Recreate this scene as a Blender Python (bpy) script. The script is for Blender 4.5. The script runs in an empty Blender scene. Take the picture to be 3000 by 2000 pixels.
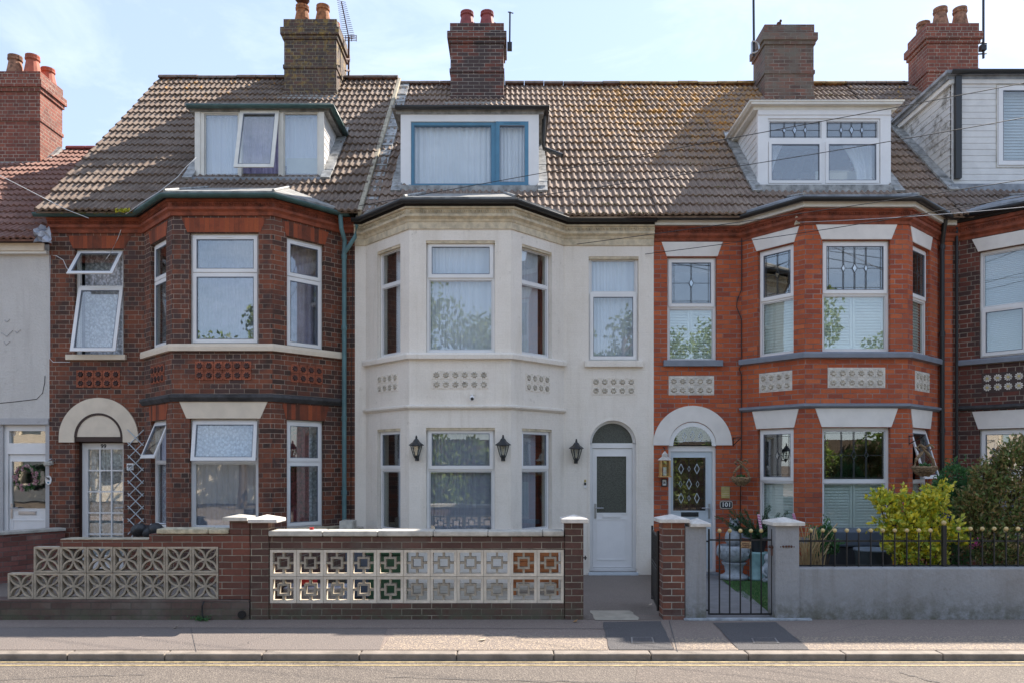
import bpy, bmesh, math, random
from mathutils import Vector, Matrix
random.seed(7)
S = bpy.context.scene
COL = S.collection
R = math.radians
# ------------------------------------------------------------------ camera, sky, sun, exposure
D0, H, F, HY = 12.75, 1.83, 2295.0, 1363.0        # camera distance to the main wall plane, eye height, focal (px of 3000), horizon row
cam = bpy.data.cameras.new('camera'); co = bpy.data.objects.new('camera', cam); COL.objects.link(co)
co.location = (0, -D0, H); co.rotation_euler = (R(90), 0, 0)
cam.sensor_width = 36; cam.lens = 36*F/3000; cam.shift_y = (HY-1000)/3000; cam.clip_end = 3000
S.camera = co
SUN = Vector((.74, .636, 1)).normalized()
w = bpy.data.worlds.new('World'); S.world = w; w.use_nodes = True
nt = w.node_tree; nt.nodes.clear()
out = nt.nodes.new('ShaderNodeOutputWorld'); bg = nt.nodes.new('ShaderNodeBackground')
sky = nt.nodes.new('ShaderNodeTexSky'); sky.sky_type = 'NISHITA'; sky.sun_disc = False
sky.sun_elevation = math.asin(SUN.z); sky.sun_rotation = math.atan2(SUN.x, SUN.y)
sky.air_density = 1.0; sky.dust_density = .6; sky.ozone_density = 2.2
tc = nt.nodes.new('ShaderNodeTexCoord'); mp = nt.nodes.new('ShaderNodeMapping'); mp.inputs['Scale'].default_value = (2.2, 2.2, 7)
mp.inputs['Rotation'].default_value = (0, .35, 0)
nz = nt.nodes.new('ShaderNodeTexNoise'); nz.inputs['Scale'].default_value = 1.6; nz.inputs['Detail'].default_value = 9; nz.inputs['Roughness'].default_value = .62; nz.inputs['Distortion'].default_value = .5
cr = nt.nodes.new('ShaderNodeValToRGB'); cr.color_ramp.elements[0].position = .46; cr.color_ramp.elements[1].position = .80
cr.color_ramp.elements[1].color = (.42, .42, .42, 1)
mx = nt.nodes.new('ShaderNodeMix'); mx.data_type = 'RGBA'; mx.inputs['B'].default_value = (5.6, 6.0, 6.7, 1)
L = nt.links.new
L(tc.outputs['Generated'], mp.inputs['Vector']); L(mp.outputs[0], nz.inputs['Vector']); L(nz.outputs['Fac'], cr.inputs['Fac'])
L(cr.outputs['Color'], mx.inputs['Factor']); hz = nt.nodes.new('ShaderNodeMix'); hz.data_type = 'RGBA'; hz.inputs['Factor'].default_value = .55; hz.inputs['B'].default_value = (3.0, 3.5, 4.55, 1)   # thin even summer haze
L(sky.outputs[0], hz.inputs['A']); L(hz.outputs['Result'], mx.inputs['A']); L(mx.outputs['Result'], bg.inputs['Color'])
bg.inputs['Strength'].default_value = .094
L(bg.outputs[0], out.inputs[0])
sl = bpy.data.lights.new('sun', 'SUN'); sl.energy = 4.0; sl.angle = R(.5); sl.color = (1, .91, .80)
so = bpy.data.objects.new('sun', sl); COL.objects.link(so); so.rotation_euler = SUN.to_track_quat('Z', 'Y').to_euler(); so.location = (20, 20, 30)
S.view_settings.view_transform = 'Standard'; S.view_settings.look = 'None'; S.view_settings.gamma = 1
S.view_settings.use_curve_mapping = False
S.view_settings.exposure = 1.56
S.render.engine = 'CYCLES'
S.cycles.transparent_max_bounces = 16; S.cycles.max_bounces = 8

# ------------------------------------------------------------------ helpers
def at(px, py, Y):
    d = D0+Y
    return Vector(((px-1500)*d/F, Y, H-(py-HY)*d/F))
def gp(px, py, z):           # point on the horizontal level z seen at pixel
    d = F*(H-z)/(py-HY)
    return ((px-1500)*d/F, d-D0)
class Fr:                    # a vertical wall plane: u along, d outward, z up
    def __init__(s, A, B):
        s.A = Vector(A); s.B = Vector(B); s.len = (s.B-s.A).length; s.t = (s.B-s.A)/s.len; s.n = Vector((s.t.y, -s.t.x))
    def P(s, u, d, z):
        p = s.A+s.t*u+s.n*d
        return Vector((p.x, p.y, z))
    def u(s, px):
        k = (px-1500)/F
        return (k*(D0+s.A.y)-s.A.x)/(s.t.x-k*s.t.y)
    def z(s, px, py):
        p = s.A+s.t*s.u(px)
        return H-(py-HY)*(D0+p.y)/F
MW = Fr((0, 0), (1, 0))       # main wall plane: u = world x
def ident(a, b, c): return Vector((a, b, c))
def hinge(fr, dh, zh, ang):   # tilt about a horizontal top hinge
    c, s_ = math.cos(R(ang)), math.sin(R(ang))
    def f(u, d, z):
        dd, k = d-dh, zh-z
        return fr.P(u, dh+dd*c+k*s_, zh-k*c+dd*s_)
    return f
class MB:
    def __init__(s): s.v = []; s.f = []; s.closed = True
    def add(s, vs, fs):
        o = len(s.v); s.v += [tuple(p) for p in vs]; s.f += [tuple(i+o for i in f) for f in fs]
    def box(s, a0, a1, b0, b1, c0, c1, f=ident):
        vs = [f(a, b, c) for c in (c0, c1) for b in (b0, b1) for a in (a0, a1)]
        s.add(vs, [(0,2,3,1),(4,5,7,6),(0,1,5,4),(2,6,7,3),(0,4,6,2),(1,3,7,5)]); return s
    def prism(s, poly, d0, d1, f=ident):    # poly in (u,z), extruded in d
        n = len(poly)
        vs = [f(u, d0, z) for u, z in poly]+[f(u, d1, z) for u, z in poly]
        s.add(vs, [tuple(range(n)), tuple(range(2*n-1, n-1, -1))]+[(i, (i+1) % n, n+(i+1) % n, n+i) for i in range(n)]); return s
    def tube(s, pts, r, n=8, r2=None):
        pts = [Vector(p) for p in pts]; N = len(pts); rings = []
        for i, p in enumerate(pts):
            t = (pts[min(i+1, N-1)]-pts[max(i-1, 0)]).normalized()
            a = t.cross(Vector((0, 0, 1)) if abs(t.z) < .9 else Vector((1, 0, 0))).normalized(); b = t.cross(a)
            rr = r if r2 is None else r+(r2-r)*i/(N-1)
            rings.append([p+(a*math.cos(2*math.pi*k/n)+b*math.sin(2*math.pi*k/n))*rr for k in range(n)])
        vs = [q for g in rings for q in g]
        fs = [(i*n+k, i*n+(k+1) % n, (i+1)*n+(k+1) % n, (i+1)*n+k) for i in range(N-1) for k in range(n)]
        fs += [tuple(range(n))[::-1], tuple((N-1)*n+k for k in range(n))]
        s.add(vs, fs); return s
    def lathe(s, prof, c, n=16, f=None):    # prof (r,z)
        c = Vector(c); N = len(prof)
        vs = [c+Vector((r*math.cos(2*math.pi*k/n), r*math.sin(2*math.pi*k/n), z)) for r, z in prof for k in range(n)]
        fs = [(i*n+k, i*n+(k+1) % n, (i+1)*n+(k+1) % n, (i+1)*n+k) for i in range(N-1) for k in range(n)]
        fs += [tuple(range(n))[::-1], tuple((N-1)*n+k for k in range(n))]
        s.add(vs, fs); return s
    def sphere(s, c, r, n=12, sz=1):
        return s.lathe([(max(r*math.sin(math.pi*i/8), .0004), -r*sz*math.cos(math.pi*i/8)) for i in range(9)], c, n)
    def panel(s, f, u0, u1, z0, z1, holes, d0, d1):   # plate with rectangular openings and real thickness
        us = sorted({u0, u1} | {min(max(h[i], u0), u1) for h in holes for i in (0, 1)})
        zs = sorted({z0, z1} | {min(max(h[i], z0), z1) for h in holes for i in (2, 3)})
        nu, nz_ = len(us)-1, len(zs)-1
        def solid(i, j):
            if i < 0 or j < 0 or i >= nu or j >= nz_: return False
            a, b = (us[i]+us[i+1])/2, (zs[j]+zs[j+1])/2
            return not any(h[0] < a < h[1] and h[2] < b < h[3] for h in holes)
        def q(*p): s.add([f(*x) for x in p], [(0, 1, 2, 3)])
        for i in range(nu):
            for j in range(nz_):
                if not solid(i, j): continue
                a, b, c, e = us[i], us[i+1], zs[j], zs[j+1]
                q((a, d1, c), (b, d1, c), (b, d1, e), (a, d1, e)); q((b, d0, c), (a, d0, c), (a, d0, e), (b, d0, e))
                if not solid(i-1, j): q((a, d0, c), (a, d1, c), (a, d1, e), (a, d0, e))
                if not solid(i+1, j): q((b, d1, c), (b, d0, c), (b, d0, e), (b, d1, e))
                if not solid(i, j-1): q((a, d0, c), (b, d0, c), (b, d1, c), (a, d1, c))
                if not solid(i, j+1): q((a, d1, e), (b, d1, e), (b, d0, e), (a, d0, e))
        return s
    def sweep(s, path, prof):               # closed profile (out, z) along a plan polyline
        P = [Vector(p) for p in path]; N = len(P); ms = []
        for i in range(N):
            ns = []
            if i > 0: t = (P[i]-P[i-1]).normalized(); ns.append(Vector((t.y, -t.x)))
            if i < N-1: t = (P[i+1]-P[i]).normalized(); ns.append(Vector((t.y, -t.x)))
            ms.append(ns[0] if len(ns) == 1 else (ns[0]+ns[1])/(1+ns[0].dot(ns[1])))
        n = len(prof)
        vs = [(P[i].x+ms[i].x*o, P[i].y+ms[i].y*o, z) for i in range(N) for o, z in prof]
        fs = [(i*n+k, i*n+(k+1) % n, (i+1)*n+(k+1) % n, (i+1)*n+k) for i in range(N-1) for k in range(n)]
        fs += [tuple(range(n))[::-1], tuple((N-1)*n+k for k in range(n))]
        s.add(vs, fs); return s
    def build(s, name, mat, parent=None, smooth=False, weld=True, bevel=0, recalc=True):
        root = parent
        off = Vector((0, 0, 0))
        while root is not None: off += root.location; root = root.parent
        me = bpy.data.meshes.new(name)
        me.from_pydata([(p[0]-off.x, p[1]-off.y, p[2]-off.z) for p in s.v], [], s.f)
        bm = bmesh.new(); bm.from_mesh(me)
        if weld: bmesh.ops.remove_doubles(bm, verts=bm.verts, dist=1e-5)
        if recalc: bmesh.ops.recalc_face_normals(bm, faces=bm.faces)
        uvl = bm.loops.layers.uv.new('UVMap')
        bm.normal_update()
        Z = Vector((0, 0, 1))
        for f in bm.faces:
            n = f.normal
            if smooth: f.smooth = True
            if abs(n.z) < .75 and n.length > .5:
                t = Z.cross(n).normalized()
                for l in f.loops:
                    p = l.vert.co+off; l[uvl].uv = (p.dot(t), p.z/max(.3, math.sqrt(1-n.z*n.z)))
            else:
                for l in f.loops:
                    p = l.vert.co+off; l[uvl].uv = (p.x, p.y)
        bm.to_mesh(me); bm.free()
        me.materials.append(mat)
        o = bpy.data.objects.new(name, me); COL.objects.link(o)
        if parent is not None: o.parent = parent
        if bevel:
            b = o.modifiers.new('bevel', 'BEVEL'); b.width = bevel; b.segments = 2; b.limit_method = 'ANGLE'
        return o
def tag(o, label=None, cat=None, group=None, kind=None):
    for k, v in (('label', label), ('category', cat), ('group', group), ('kind', kind)):
        if v: o[k] = v
    return o
def thing(name, loc, label, cat, group=None):
    o = bpy.data.objects.new(name, None); COL.objects.link(o); o.location = loc; o.empty_display_size = .2
    return tag(o, label, cat, group)
def copy_tree(o, parent=None):
    c = o.copy(); COL.objects.link(c)
    if parent is not None: c.parent = parent
    for ch in list(o.children): copy_tree(ch, c)
    return c

# ------------------------------------------------------------------ materials
def newmat(name):
    m = bpy.data.materials.new(name); m.use_nodes = True
    nt = m.node_tree; b = nt.nodes['Principled BSDF']
    return m, nt, b
def N(nt, t, **kw):
    n = nt.nodes.new(t)
    for k, v in kw.items():
        if k in n.inputs: n.inputs[k].default_value = v
        else: setattr(n, k, v)
    return n
def ramp(nt, stops, src, interp='LINEAR'):
    r = nt.nodes.new('ShaderNodeValToRGB'); e = r.color_ramp.elements; r.color_ramp.interpolation = interp
    while len(e) < len(stops): e.new(.5)
    for el, (p, c) in zip(e, stops): el.position = p; el.color = tuple(c)+(1,) if len(c) == 3 else c
    nt.links.new(src, r.inputs['Fac']); return r.outputs['Color']
def mixc(nt, fac, a, b, mode='MIX'):
    m = nt.nodes.new('ShaderNodeMix'); m.data_type = 'RGBA'; m.blend_type = mode
    for k, v in (('Factor', fac), ('A', a), ('B', b)):
        if hasattr(v, 'links'): nt.links.new(v, m.inputs[k])
        elif k == 'Factor': m.inputs[k].default_value = v
        else: m.inputs[k].default_value = tuple(v)+(1,)
    return m.outputs['Result']
def noise(nt, scale, detail=5, rough=.55, coord='Object', dist=0, sc=None):
    t = nt.nodes.new('ShaderNodeTexCoord'); n = N(nt, 'ShaderNodeTexNoise', Scale=scale, Detail=detail, Roughness=rough, Distortion=dist)
    v = t.outputs[coord]
    if sc:
        mp = nt.nodes.new('ShaderNodeMapping'); mp.inputs['Scale'].default_value = sc; nt.links.new(v, mp.inputs['Vector']); v = mp.outputs[0]
    nt.links.new(v, n.inputs['Vector']); return n.outputs['Fac']
def bump(nt, b, h, strength=.5, dist=.01):
    n = N(nt, 'ShaderNodeBump', Strength=strength, Distance=dist)
    nt.links.new(h, n.inputs['Height']); nt.links.new(n.outputs[0], b.inputs['Normal']); return n
G3 = lambda v: (v, v, v)
def plain(name, col, rough=.6, var=.15, scale=6, bmp=.2, metal=0, bscale=40, sc=None):
    m, nt, b = newmat(name)
    c2 = tuple(x*(1-var*2) for x in col); c1 = tuple(min(1, x*(1+var*.6)) for x in col)
    nt.links.new(ramp(nt, [(.3, c2), (.62, c1)], noise(nt, scale, 6, .6, sc=sc)), b.inputs['Base Color'])
    b.inputs['Roughness'].default_value = rough; b.inputs['Metallic'].default_value = metal
    if bmp: bump(nt, b, noise(nt, bscale, 4), bmp, .004)
    return m
def brick(name, stops, mortar, msize=.011, w=.225, h=.075, dark=None, darkamt=.5, squash=1.0, stain=None, moff=0., patch=.55):
    m, nt, b = newmat(name); lk = nt.links.new
    t = nt.nodes.new('ShaderNodeTexCoord'); mp = nt.nodes.new('ShaderNodeMapping'); mp.inputs['Location'].default_value = (moff, 0, 0)
    wob = N(nt, 'ShaderNodeTexNoise', Scale=9, Detail=3)
    lk(t.outputs['UV'], mp.inputs['Vector'])
    vm = nt.nodes.new('ShaderNodeVectorMath'); vm.operation = 'MULTIPLY_ADD'; vm.inputs[1].default_value = (.008, .008, 0)
    lk(t.outputs['UV'], wob.inputs['Vector']); lk(wob.outputs['Color'], vm.inputs[0]); lk(mp.outputs[0], vm.inputs[2])
    bt = N(nt, 'ShaderNodeTexBrick', Scale=1)
    bt.inputs['Brick Width'].default_value = w; bt.inputs['Row Height'].default_value = h
    bt.inputs['Mortar Size'].default_value = msize*.5; bt.inputs['Mortar Smooth'].default_value = .2
    bt.inputs['Color1'].default_value = (0, 0, 0, 1); bt.inputs['Color2'].default_value = (1, 1, 1, 1); bt.inputs['Mortar'].default_value = (.5, .5, .5, 1)
    bt.squash = squash; bt.squash_frequency = 2
    lk(vm.outputs[0], bt.inputs['Vector'])
    pn = noise(nt, 1.7, 6, .68, dist=.4)
    pa = nt.nodes.new('ShaderNodeMath'); pa.operation = 'MULTIPLY_ADD'; pa.inputs[1].default_value = patch*2.2; pa.inputs[2].default_value = -patch*1.1+.0; lk(pn, pa.inputs[0])
    pb = nt.nodes.new('ShaderNodeMath'); pb.operation = 'MULTIPLY_ADD'; pb.use_clamp = True; pb.inputs[1].default_value = 1-patch*.5; lk(bt.outputs['Color'], pb.inputs[0]); lk(pa.outputs[0], pb.inputs[2])
    c = ramp(nt, stops, pb.outputs[0])
    fine = noise(nt, 30, 5, .65)
    c = mixc(nt, .35, c, ramp(nt, [(.3, G3(.45)), (.7, G3(1.0))], fine), 'MULTIPLY')
    if dark:
        big = noise(nt, .9, 5, .6)
        ad = nt.nodes.new('ShaderNodeMath'); ad.operation = 'ADD'; lk(big, ad.inputs[0])
        sc = nt.nodes.new('ShaderNodeMath'); sc.operation = 'MULTIPLY'; sc.inputs[1].default_value = .35; lk(bt.outputs['Color'], sc.inputs[0]); lk(sc.outputs[0], ad.inputs[1])
        c = mixc(nt, ramp(nt, [(.5+.3*(1-darkamt), G3(0)), (.62+.3*(1-darkamt), G3(.9))], ad.outputs[0]), c, dark)
    mcol = mixc(nt, ramp(nt, [(.35, G3(0)), (.65, G3(1))], noise(nt, 3, 7, .7)), mortar, tuple(x*.35 for x in mortar))
    c = mixc(nt, bt.outputs['Fac'], c, mcol)
    if stain:
        c = mixc(nt, ramp(nt, [(.5, G3(0)), (.75, G3(stain[3]))], noise(nt, 1.6, 7, .65)), c, stain[:3])
    lk(c, b.inputs['Base Color']); b.inputs['Roughness'].default_value = .85
    inv = nt.nodes.new('ShaderNodeMath'); inv.operation = 'SUBTRACT'; inv.inputs[0].default_value = 1; lk(bt.outputs['Fac'], inv.inputs[1])
    ad2 = nt.nodes.new('ShaderNodeMath'); ad2.operation = 'MULTIPLY_ADD'; ad2.inputs[1].default_value = .3; lk(fine, ad2.inputs[0]); lk(inv.outputs[0], ad2.inputs[2])
    bump(nt, b, ad2.outputs[0], .8, .008)
    return m
def lichen_brick(m, col, lo, hi, scale=7):
    nt = m.node_tree; b = nt.nodes['Principled BSDF']; src = b.inputs['Base Color'].links[0].from_socket
    c = mixc(nt, ramp(nt, [(lo, G3(0)), (hi, G3(.9))], noise(nt, scale, 8, .7)), src, col)
    nt.links.new(c, b.inputs['Base Color']); return m
def mask(nt, axis, lo, hi):   # 0..1 along a world axis, for growth that follows the place it grows
    g = nt.nodes.new('ShaderNodeNewGeometry'); sp = nt.nodes.new('ShaderNodeSeparateXYZ'); nt.links.new(g.outputs['Position'], sp.inputs[0])
    r = N(nt, 'ShaderNodeMapRange'); r.inputs['From Min'].default_value = lo; r.inputs['From Max'].default_value = hi
    nt.links.new(sp.outputs[axis], r.inputs['Value']); return r.outputs[0]
def mul(nt, a, b):
    m = nt.nodes.new('ShaderNodeMath'); m.operation = 'MULTIPLY'; nt.links.new(a, m.inputs[0])
    if hasattr(b, 'links'): nt.links.new(b, m.inputs[1])
    else: m.inputs[1].default_value = b
    return m.outputs[0]
def tilemat(name, stops, lich=None, grey=None):
    m, nt, b = newmat(name); lk = nt.links.new
    t = nt.nodes.new('ShaderNodeTexCoord')
    bt = N(nt, 'ShaderNodeTexBrick', Scale=1); bt.inputs['Brick Width'].default_value = .21; bt.inputs['Row Height'].default_value = .32
    bt.inputs['Mortar Size'].default_value = .0; bt.inputs['Color1'].default_value = (0, 0, 0, 1); bt.inputs['Color2'].default_value = (1, 1, 1, 1)
    bt.offset = 0
    lk(t.outputs['UV'], bt.inputs['Vector'])
    c = ramp(nt, stops, bt.outputs['Color'])
    c = mixc(nt, .6, c, ramp(nt, [(.3, G3(.5)), (.65, G3(1.1))], noise(nt, 18, 8, .75)), 'MULTIPLY')
    if grey:
        c = mixc(nt, ramp(nt, [(.48, G3(0)), (.70, G3(.65))], noise(nt, 3.4, 9, .78)), c, grey)
    if lich:
        col, lo, hi, msk = lich
        f = ramp(nt, [(lo, G3(0)), (hi, G3(.95))], noise(nt, 6, 9, .75))
        if msk is not None: f = mul(nt, f, msk(nt))
        c = mixc(nt, f, c, col)
    lk(c, b.inputs['Base Color']); b.inputs['Roughness'].default_value = .9
    bump(nt, b, noise(nt, 60, 5, .7), .35, .006)
    return m
def glassmat(name, refl=.16, tint=(.93, .96, .95), wob=.05, rough=0.0):
    m, nt, b = newmat(name); lk = nt.links.new; nt.nodes.remove(b)
    o = nt.nodes['Material Output']; tr = N(nt, 'ShaderNodeBsdfTransparent'); tr.inputs[0].default_value = tint+(1,)
    gl = N(nt, 'ShaderNodeBsdfGlossy'); gl.inputs['Roughness'].default_value = rough
    fr = N(nt, 'ShaderNodeFresnel', IOR=1.5)
    gb = nt.nodes.new('ShaderNodeNewGeometry'); ir = nt.nodes.new('ShaderNodeMath'); ir.operation = 'MULTIPLY_ADD'; ir.inputs[1].default_value = 1/1.5-1.5; ir.inputs[2].default_value = 1.5
    lk(gb.outputs['Backfacing'], ir.inputs[0]); lk(ir.outputs[0], fr.inputs['IOR'])    # same reflectance from both faces of the pane
    ad = nt.nodes.new('ShaderNodeMath'); ad.operation = 'ADD'; ad.use_clamp = True; ad.inputs[1].default_value = refl; lk(fr.outputs[0], ad.inputs[0])
    bp = N(nt, 'ShaderNodeBump', Strength=wob, Distance=.02); lk(noise(nt, 2.2, 1, .4), bp.inputs['Height']); lk(bp.outputs[0], gl.inputs['Normal'])
    mx = nt.nodes.new('ShaderNodeMixShader'); lk(ad.outputs[0], mx.inputs[0]); lk(tr.outputs[0], mx.inputs[1]); lk(gl.outputs[0], mx.inputs[2]); lk(mx.outputs[0], o.inputs[0])
    return m
def leafmat(name, cols, transl=.3, rough=.45):
    m, nt, b = newmat(name); lk = nt.links.new
    g = nt.nodes.new('ShaderNodeNewGeometry')
    n = len(cols); c = ramp(nt, [(i/(n-1)*.98+.01, c) for i, c in enumerate(cols)], g.outputs['Random Per Island'])
    lk(c, b.inputs['Base Color']); b.inputs['Roughness'].default_value = rough
    t = N(nt, 'ShaderNodeBsdfTranslucent'); lk(c, t.inputs[0]); mx = nt.nodes.new('ShaderNodeMixShader'); mx.inputs[0].default_value = transl
    lk(b.outputs[0], mx.inputs[1]); lk(t.outputs[0], mx.inputs[2]); lk(mx.outputs[0], nt.nodes['Material Output'].inputs[0])
    return m
def netmat(name, col, alpha=.25, lace=0):
    m, nt, b = newmat(name); lk = nt.links.new; nt.nodes.remove(b)
    df = N(nt, 'ShaderNodeBsdfDiffuse'); df.inputs[0].default_value = col+(1,)
    tr = N(nt, 'ShaderNodeBsdfTransparent'); mx = nt.nodes.new('ShaderNodeMixShader'); mx.inputs[0].default_value = alpha
    if lace:
        t = nt.nodes.new('ShaderNodeTexCoord'); v = N(nt, 'ShaderNodeTexVoronoi', Scale=lace); v.feature = 'SMOOTH_F1'; lk(t.outputs['Object'], v.inputs['Vector'])
        lk(ramp(nt, [(.25, G3(.02)), (.55, G3(alpha*2.2))], v.outputs['Distance']), mx.inputs[0])
    lk(df.outputs[0], mx.inputs[1]); lk(tr.outputs[0], mx.inputs[2]); lk(mx.outputs[0], nt.nodes['Material Output'].inputs[0])
    return m
M = {}
M['brick99'] = brick('brick_dark_red', [(0, (.06,.032,.024)), (.15, (.12,.046,.030)), (.4, (.21,.066,.034)), (.75, (.28,.084,.038)), (1, (.40,.125,.045))], (.40,.31,.24), .009, dark=(.055,.036,.034), darkamt=.38, squash=.5)
M['brick101'] = brick('brick_orange_red', [(0, (.30,.065,.034)), (.25, (.42,.088,.032)), (.7, (.50,.11,.034)), (1, (.60,.16,.06))], (.36,.27,.24), .012, stain=(.27,.085,.05,.5), moff=.05, patch=.25)
M['brick102'] = brick('brick_brown', [(0, (.13,.04,.03)), (.5, (.22,.065,.04)), (1, (.30,.10,.06))], (.36,.30,.24), .012, dark=(.05,.03,.028), darkamt=.5, squash=.5)
M['brickred'] = brick('brick_red_chimney', [(0, (.16,.05,.035)), (.5, (.25,.075,.048)), (1, (.31,.10,.06))], (.46,.38,.30), .012, squash=.5, stain=(.09,.06,.05,.6))
M['chim99'] = lichen_brick(brick('brick_lichen_chimney', [(0, (.06,.045,.04)), (.6, (.11,.065,.05)), (1, (.20,.085,.055))], (.30,.27,.2), .011, squash=.5), (.30,.20,.045), .50, .68, 8)
M['chim100'] = brick('brick_weathered_chimney', [(0, (.05,.035,.035)), (.3, (.16,.055,.04)), (.7, (.22,.065,.04)), (1, (.30,.075,.04))], (.40,.35,.3), .012, dark=(.05,.04,.04), darkamt=.5)
M['chim101'] = lichen_brick(brick('brick_sooty_chimney', [(0, (.10,.06,.05)), (.6, (.20,.09,.065)), (1, (.27,.11,.08))], (.36,.33,.28), .012, stain=(.15,.125,.10,.95)), (.15,.135,.11), .42, .6, 2.2)
M['wallred'] = brick('garden_brick_red', [(0, (.11,.045,.032)), (.5, (.175,.06,.04)), (1, (.23,.08,.052))], (.33,.29,.23), .010, stain=(.10,.055,.045,.6))
M['wallbrown'] = brick('garden_brick_brown', [(0, (.085,.045,.035)), (.6, (.13,.06,.045)), (1, (.20,.085,.06))], (.37,.33,.25), .010, stain=(.13,.12,.10,.7))
M['pierorange'] = brick('pier_brick', [(0, (.10,.05,.04)), (.5, (.20,.07,.042)), (1, (.27,.11,.07))], (.45,.40,.33), .012, stain=(.30,.27,.24,.35))
M['wall98'] = brick('garden_brick_pink', [(0, (.16,.06,.045)), (.5, (.27,.10,.08)), (1, (.36,.24,.19))], (.20,.17,.15), .010)
M['basebrick'] = brick('plinth_brick', [(0, (.10,.06,.05)), (.6, (.14,.085,.07)), (1, (.22,.19,.17))], (.10,.09,.075), .009, stain=(.16,.14,.12,.8))
M['arch'] = brick('rubbed_arch_brick', [(0, (.10,.035,.02)), (.4, (.33,.075,.03)), (1, (.42,.10,.03))], (.22,.10,.06), .004, w=.075, h=.4, squash=1)
def rendermat(name, col, dirt, rgh=.5, bs=14, lines=True):
    m, nt, b = newmat(name); lk = nt.links.new
    c = mixc(nt, ramp(nt, [(.45, G3(0)), (.8, G3(.55))], noise(nt, 1.3, 8, .65)), col, dirt)
    c = mixc(nt, ramp(nt, [(.52, G3(0)), (.72, G3(.45))], noise(nt, 2.0, 7, .65, sc=(3.5, 3.5, .30))), c, dirt)
    c = mixc(nt, ramp(nt, [(.60, G3(0)), (.66, G3(.5))], noise(nt, 5, 9, .8)), c, tuple(x*.8 for x in dirt))
    c = mixc(nt, .25, c, ramp(nt, [(.3, G3(.7)), (.6, G3(1))], noise(nt, 45, 4)), 'MULTIPLY')
    lk(c, b.inputs['Base Color']); b.inputs['Roughness'].default_value = .7
    h = noise(nt, bs, 5, .6)
    if lines:
        t = nt.nodes.new('ShaderNodeTexCoord'); bt = N(nt, 'ShaderNodeTexBrick', Scale=1)
        bt.inputs['Brick Width'].default_value = .225; bt.inputs['Row Height'].default_value = .075; bt.inputs['Mortar Size'].default_value = .005; bt.inputs['Mortar Smooth'].default_value = 1
        lk(t.outputs['UV'], bt.inputs['Vector'])
        a = nt.nodes.new('ShaderNodeMath'); a.operation = 'MULTIPLY_ADD'; a.inputs[1].default_value = -.16; lk(bt.outputs['Fac'], a.inputs[0]); lk(h, a.inputs[2]); h = a.outputs[0]
    bump(nt, b, h, rgh, .014)
    return m
M['white'] = rendermat('painted_brick_white', (.83,.765,.68), (.62,.55,.45), .55, 8)
M['cream'] = plain('cream_paint', (.72,.62,.49), .6, .05, 5, .25)
M['creamcornice'] = plain('cornice_cream', (.62,.53,.38), .65, .18, 9, .3)
M['terracotta'] = plain('moulded_terracotta', (.26,.065,.03), .75, .3, 7, .4)
M['terratile'] = plain('terracotta_tile', (.34,.10,.05), .75, .25, 7, .4)
M['terraboss'] = plain('sooty_terracotta', (.075,.035,.03), .8, .35, 9, .4)
M['roughgrey'] = rendermat('grey_pebble_render', (.60,.575,.54), (.42,.39,.36), 1.0, 28, lines=False)
M['plinth98'] = rendermat('grey_plaster', (.46,.45,.45), (.36,.35,.35), .8, 8, lines=False)
M['greywall'] = rendermat('grey_painted_wall', (.31,.315,.325), (.17,.155,.135), 1.0, 11, lines=False)
M['stonecap'] = plain('painted_cap', (.66,.62,.56), .7, .14, 10, .5)
M['paint'] = plain('white_masonry_paint', (.76,.72,.67), .6, .05, 4, .15)
M['dirtshadow'] = plain('grime_and_relief_shadow', (.50,.45,.37), .7, .22, 20, .2)  # petal tone: tan dirt, with the relief shadow also put into the colour
M['coping'] = plain('concrete_coping', (.50,.47,.41), .8, .18, 8, .5)
M['oldstone'] = plain('weathered_coping', (.50,.44,.31), .85, .28, 12, .7)
M['block'] = plain('concrete_block', (.40,.345,.27), .9, .22, 9, .8, bscale=90)
M['blockwhite'] = plain('painted_concrete_block', (.68,.60,.49), .85, .14, 6, .6, bscale=70)
M['upvc'] = plain('white_plastic', (.78,.77,.76), .35, .03, 3, 0)
M['upvccream'] = plain('aged_white_frame', (.72,.69,.62), .45, .06, 5, 0)
M['bluewhite'] = plain('pale_blue_paint', (.56,.62,.66), .4, .03, 3, 0)
M['blue'] = plain('blue_paint', (.075,.22,.34), .4, .08, 6, 0)
M['bluegrey'] = plain('blue_grey_paint', (.20,.225,.27), .55, .08, 5, .15)
M['darkband'] = plain('sooty_moulding', (.055,.055,.06), .7, .35, 5, .3)
M['bluetrim'] = M['bluegrey']
M['black'] = plain('black_plastic', (.022,.024,.026), .4, .1, 5, 0)
M['iron'] = plain('black_ironwork', (.012,.012,.013), .45, .1, 9, .1)
M['green'] = plain('green_gutter_paint', (.045,.10,.095), .45, .18, 6, .1)
M['teal'] = plain('teal_pipe_paint', (.10,.20,.215), .5, .14, 4, .15)
M['brownp'] = plain('brown_plastic', (.09,.04,.035), .4, .1, 5, 0)
M['brownwood'] = plain('dark_brown_frame', (.045,.022,.018), .5, .15, 5, .2)
M['lead'] = plain('lead_sheet', (.26,.28,.31), .5, .25, 5, .5, bscale=12)
M['leadpale'] = plain('weathered_lead', (.34,.34,.33), .65, .30, 9, .7, bscale=20)
M['felt'] = plain('bay_roof_felt', (.27,.265,.25), .85, .28, 7, .7, bscale=50)
M['mortar'] = plain('verge_mortar', (.40,.35,.26), .9, .22, 10, .8)
M['ridge'] = plain('ridge_tile', (.16,.12,.10), .9, .25, 8, .5)
M['ridgelich'] = plain('ridge_tile_lichen', (.26,.16,.06), .9, .35, 8, .5)
M['pot_red'] = plain('clay_pot_red', (.42,.11,.06), .75, .18, 7, .3)
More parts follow.
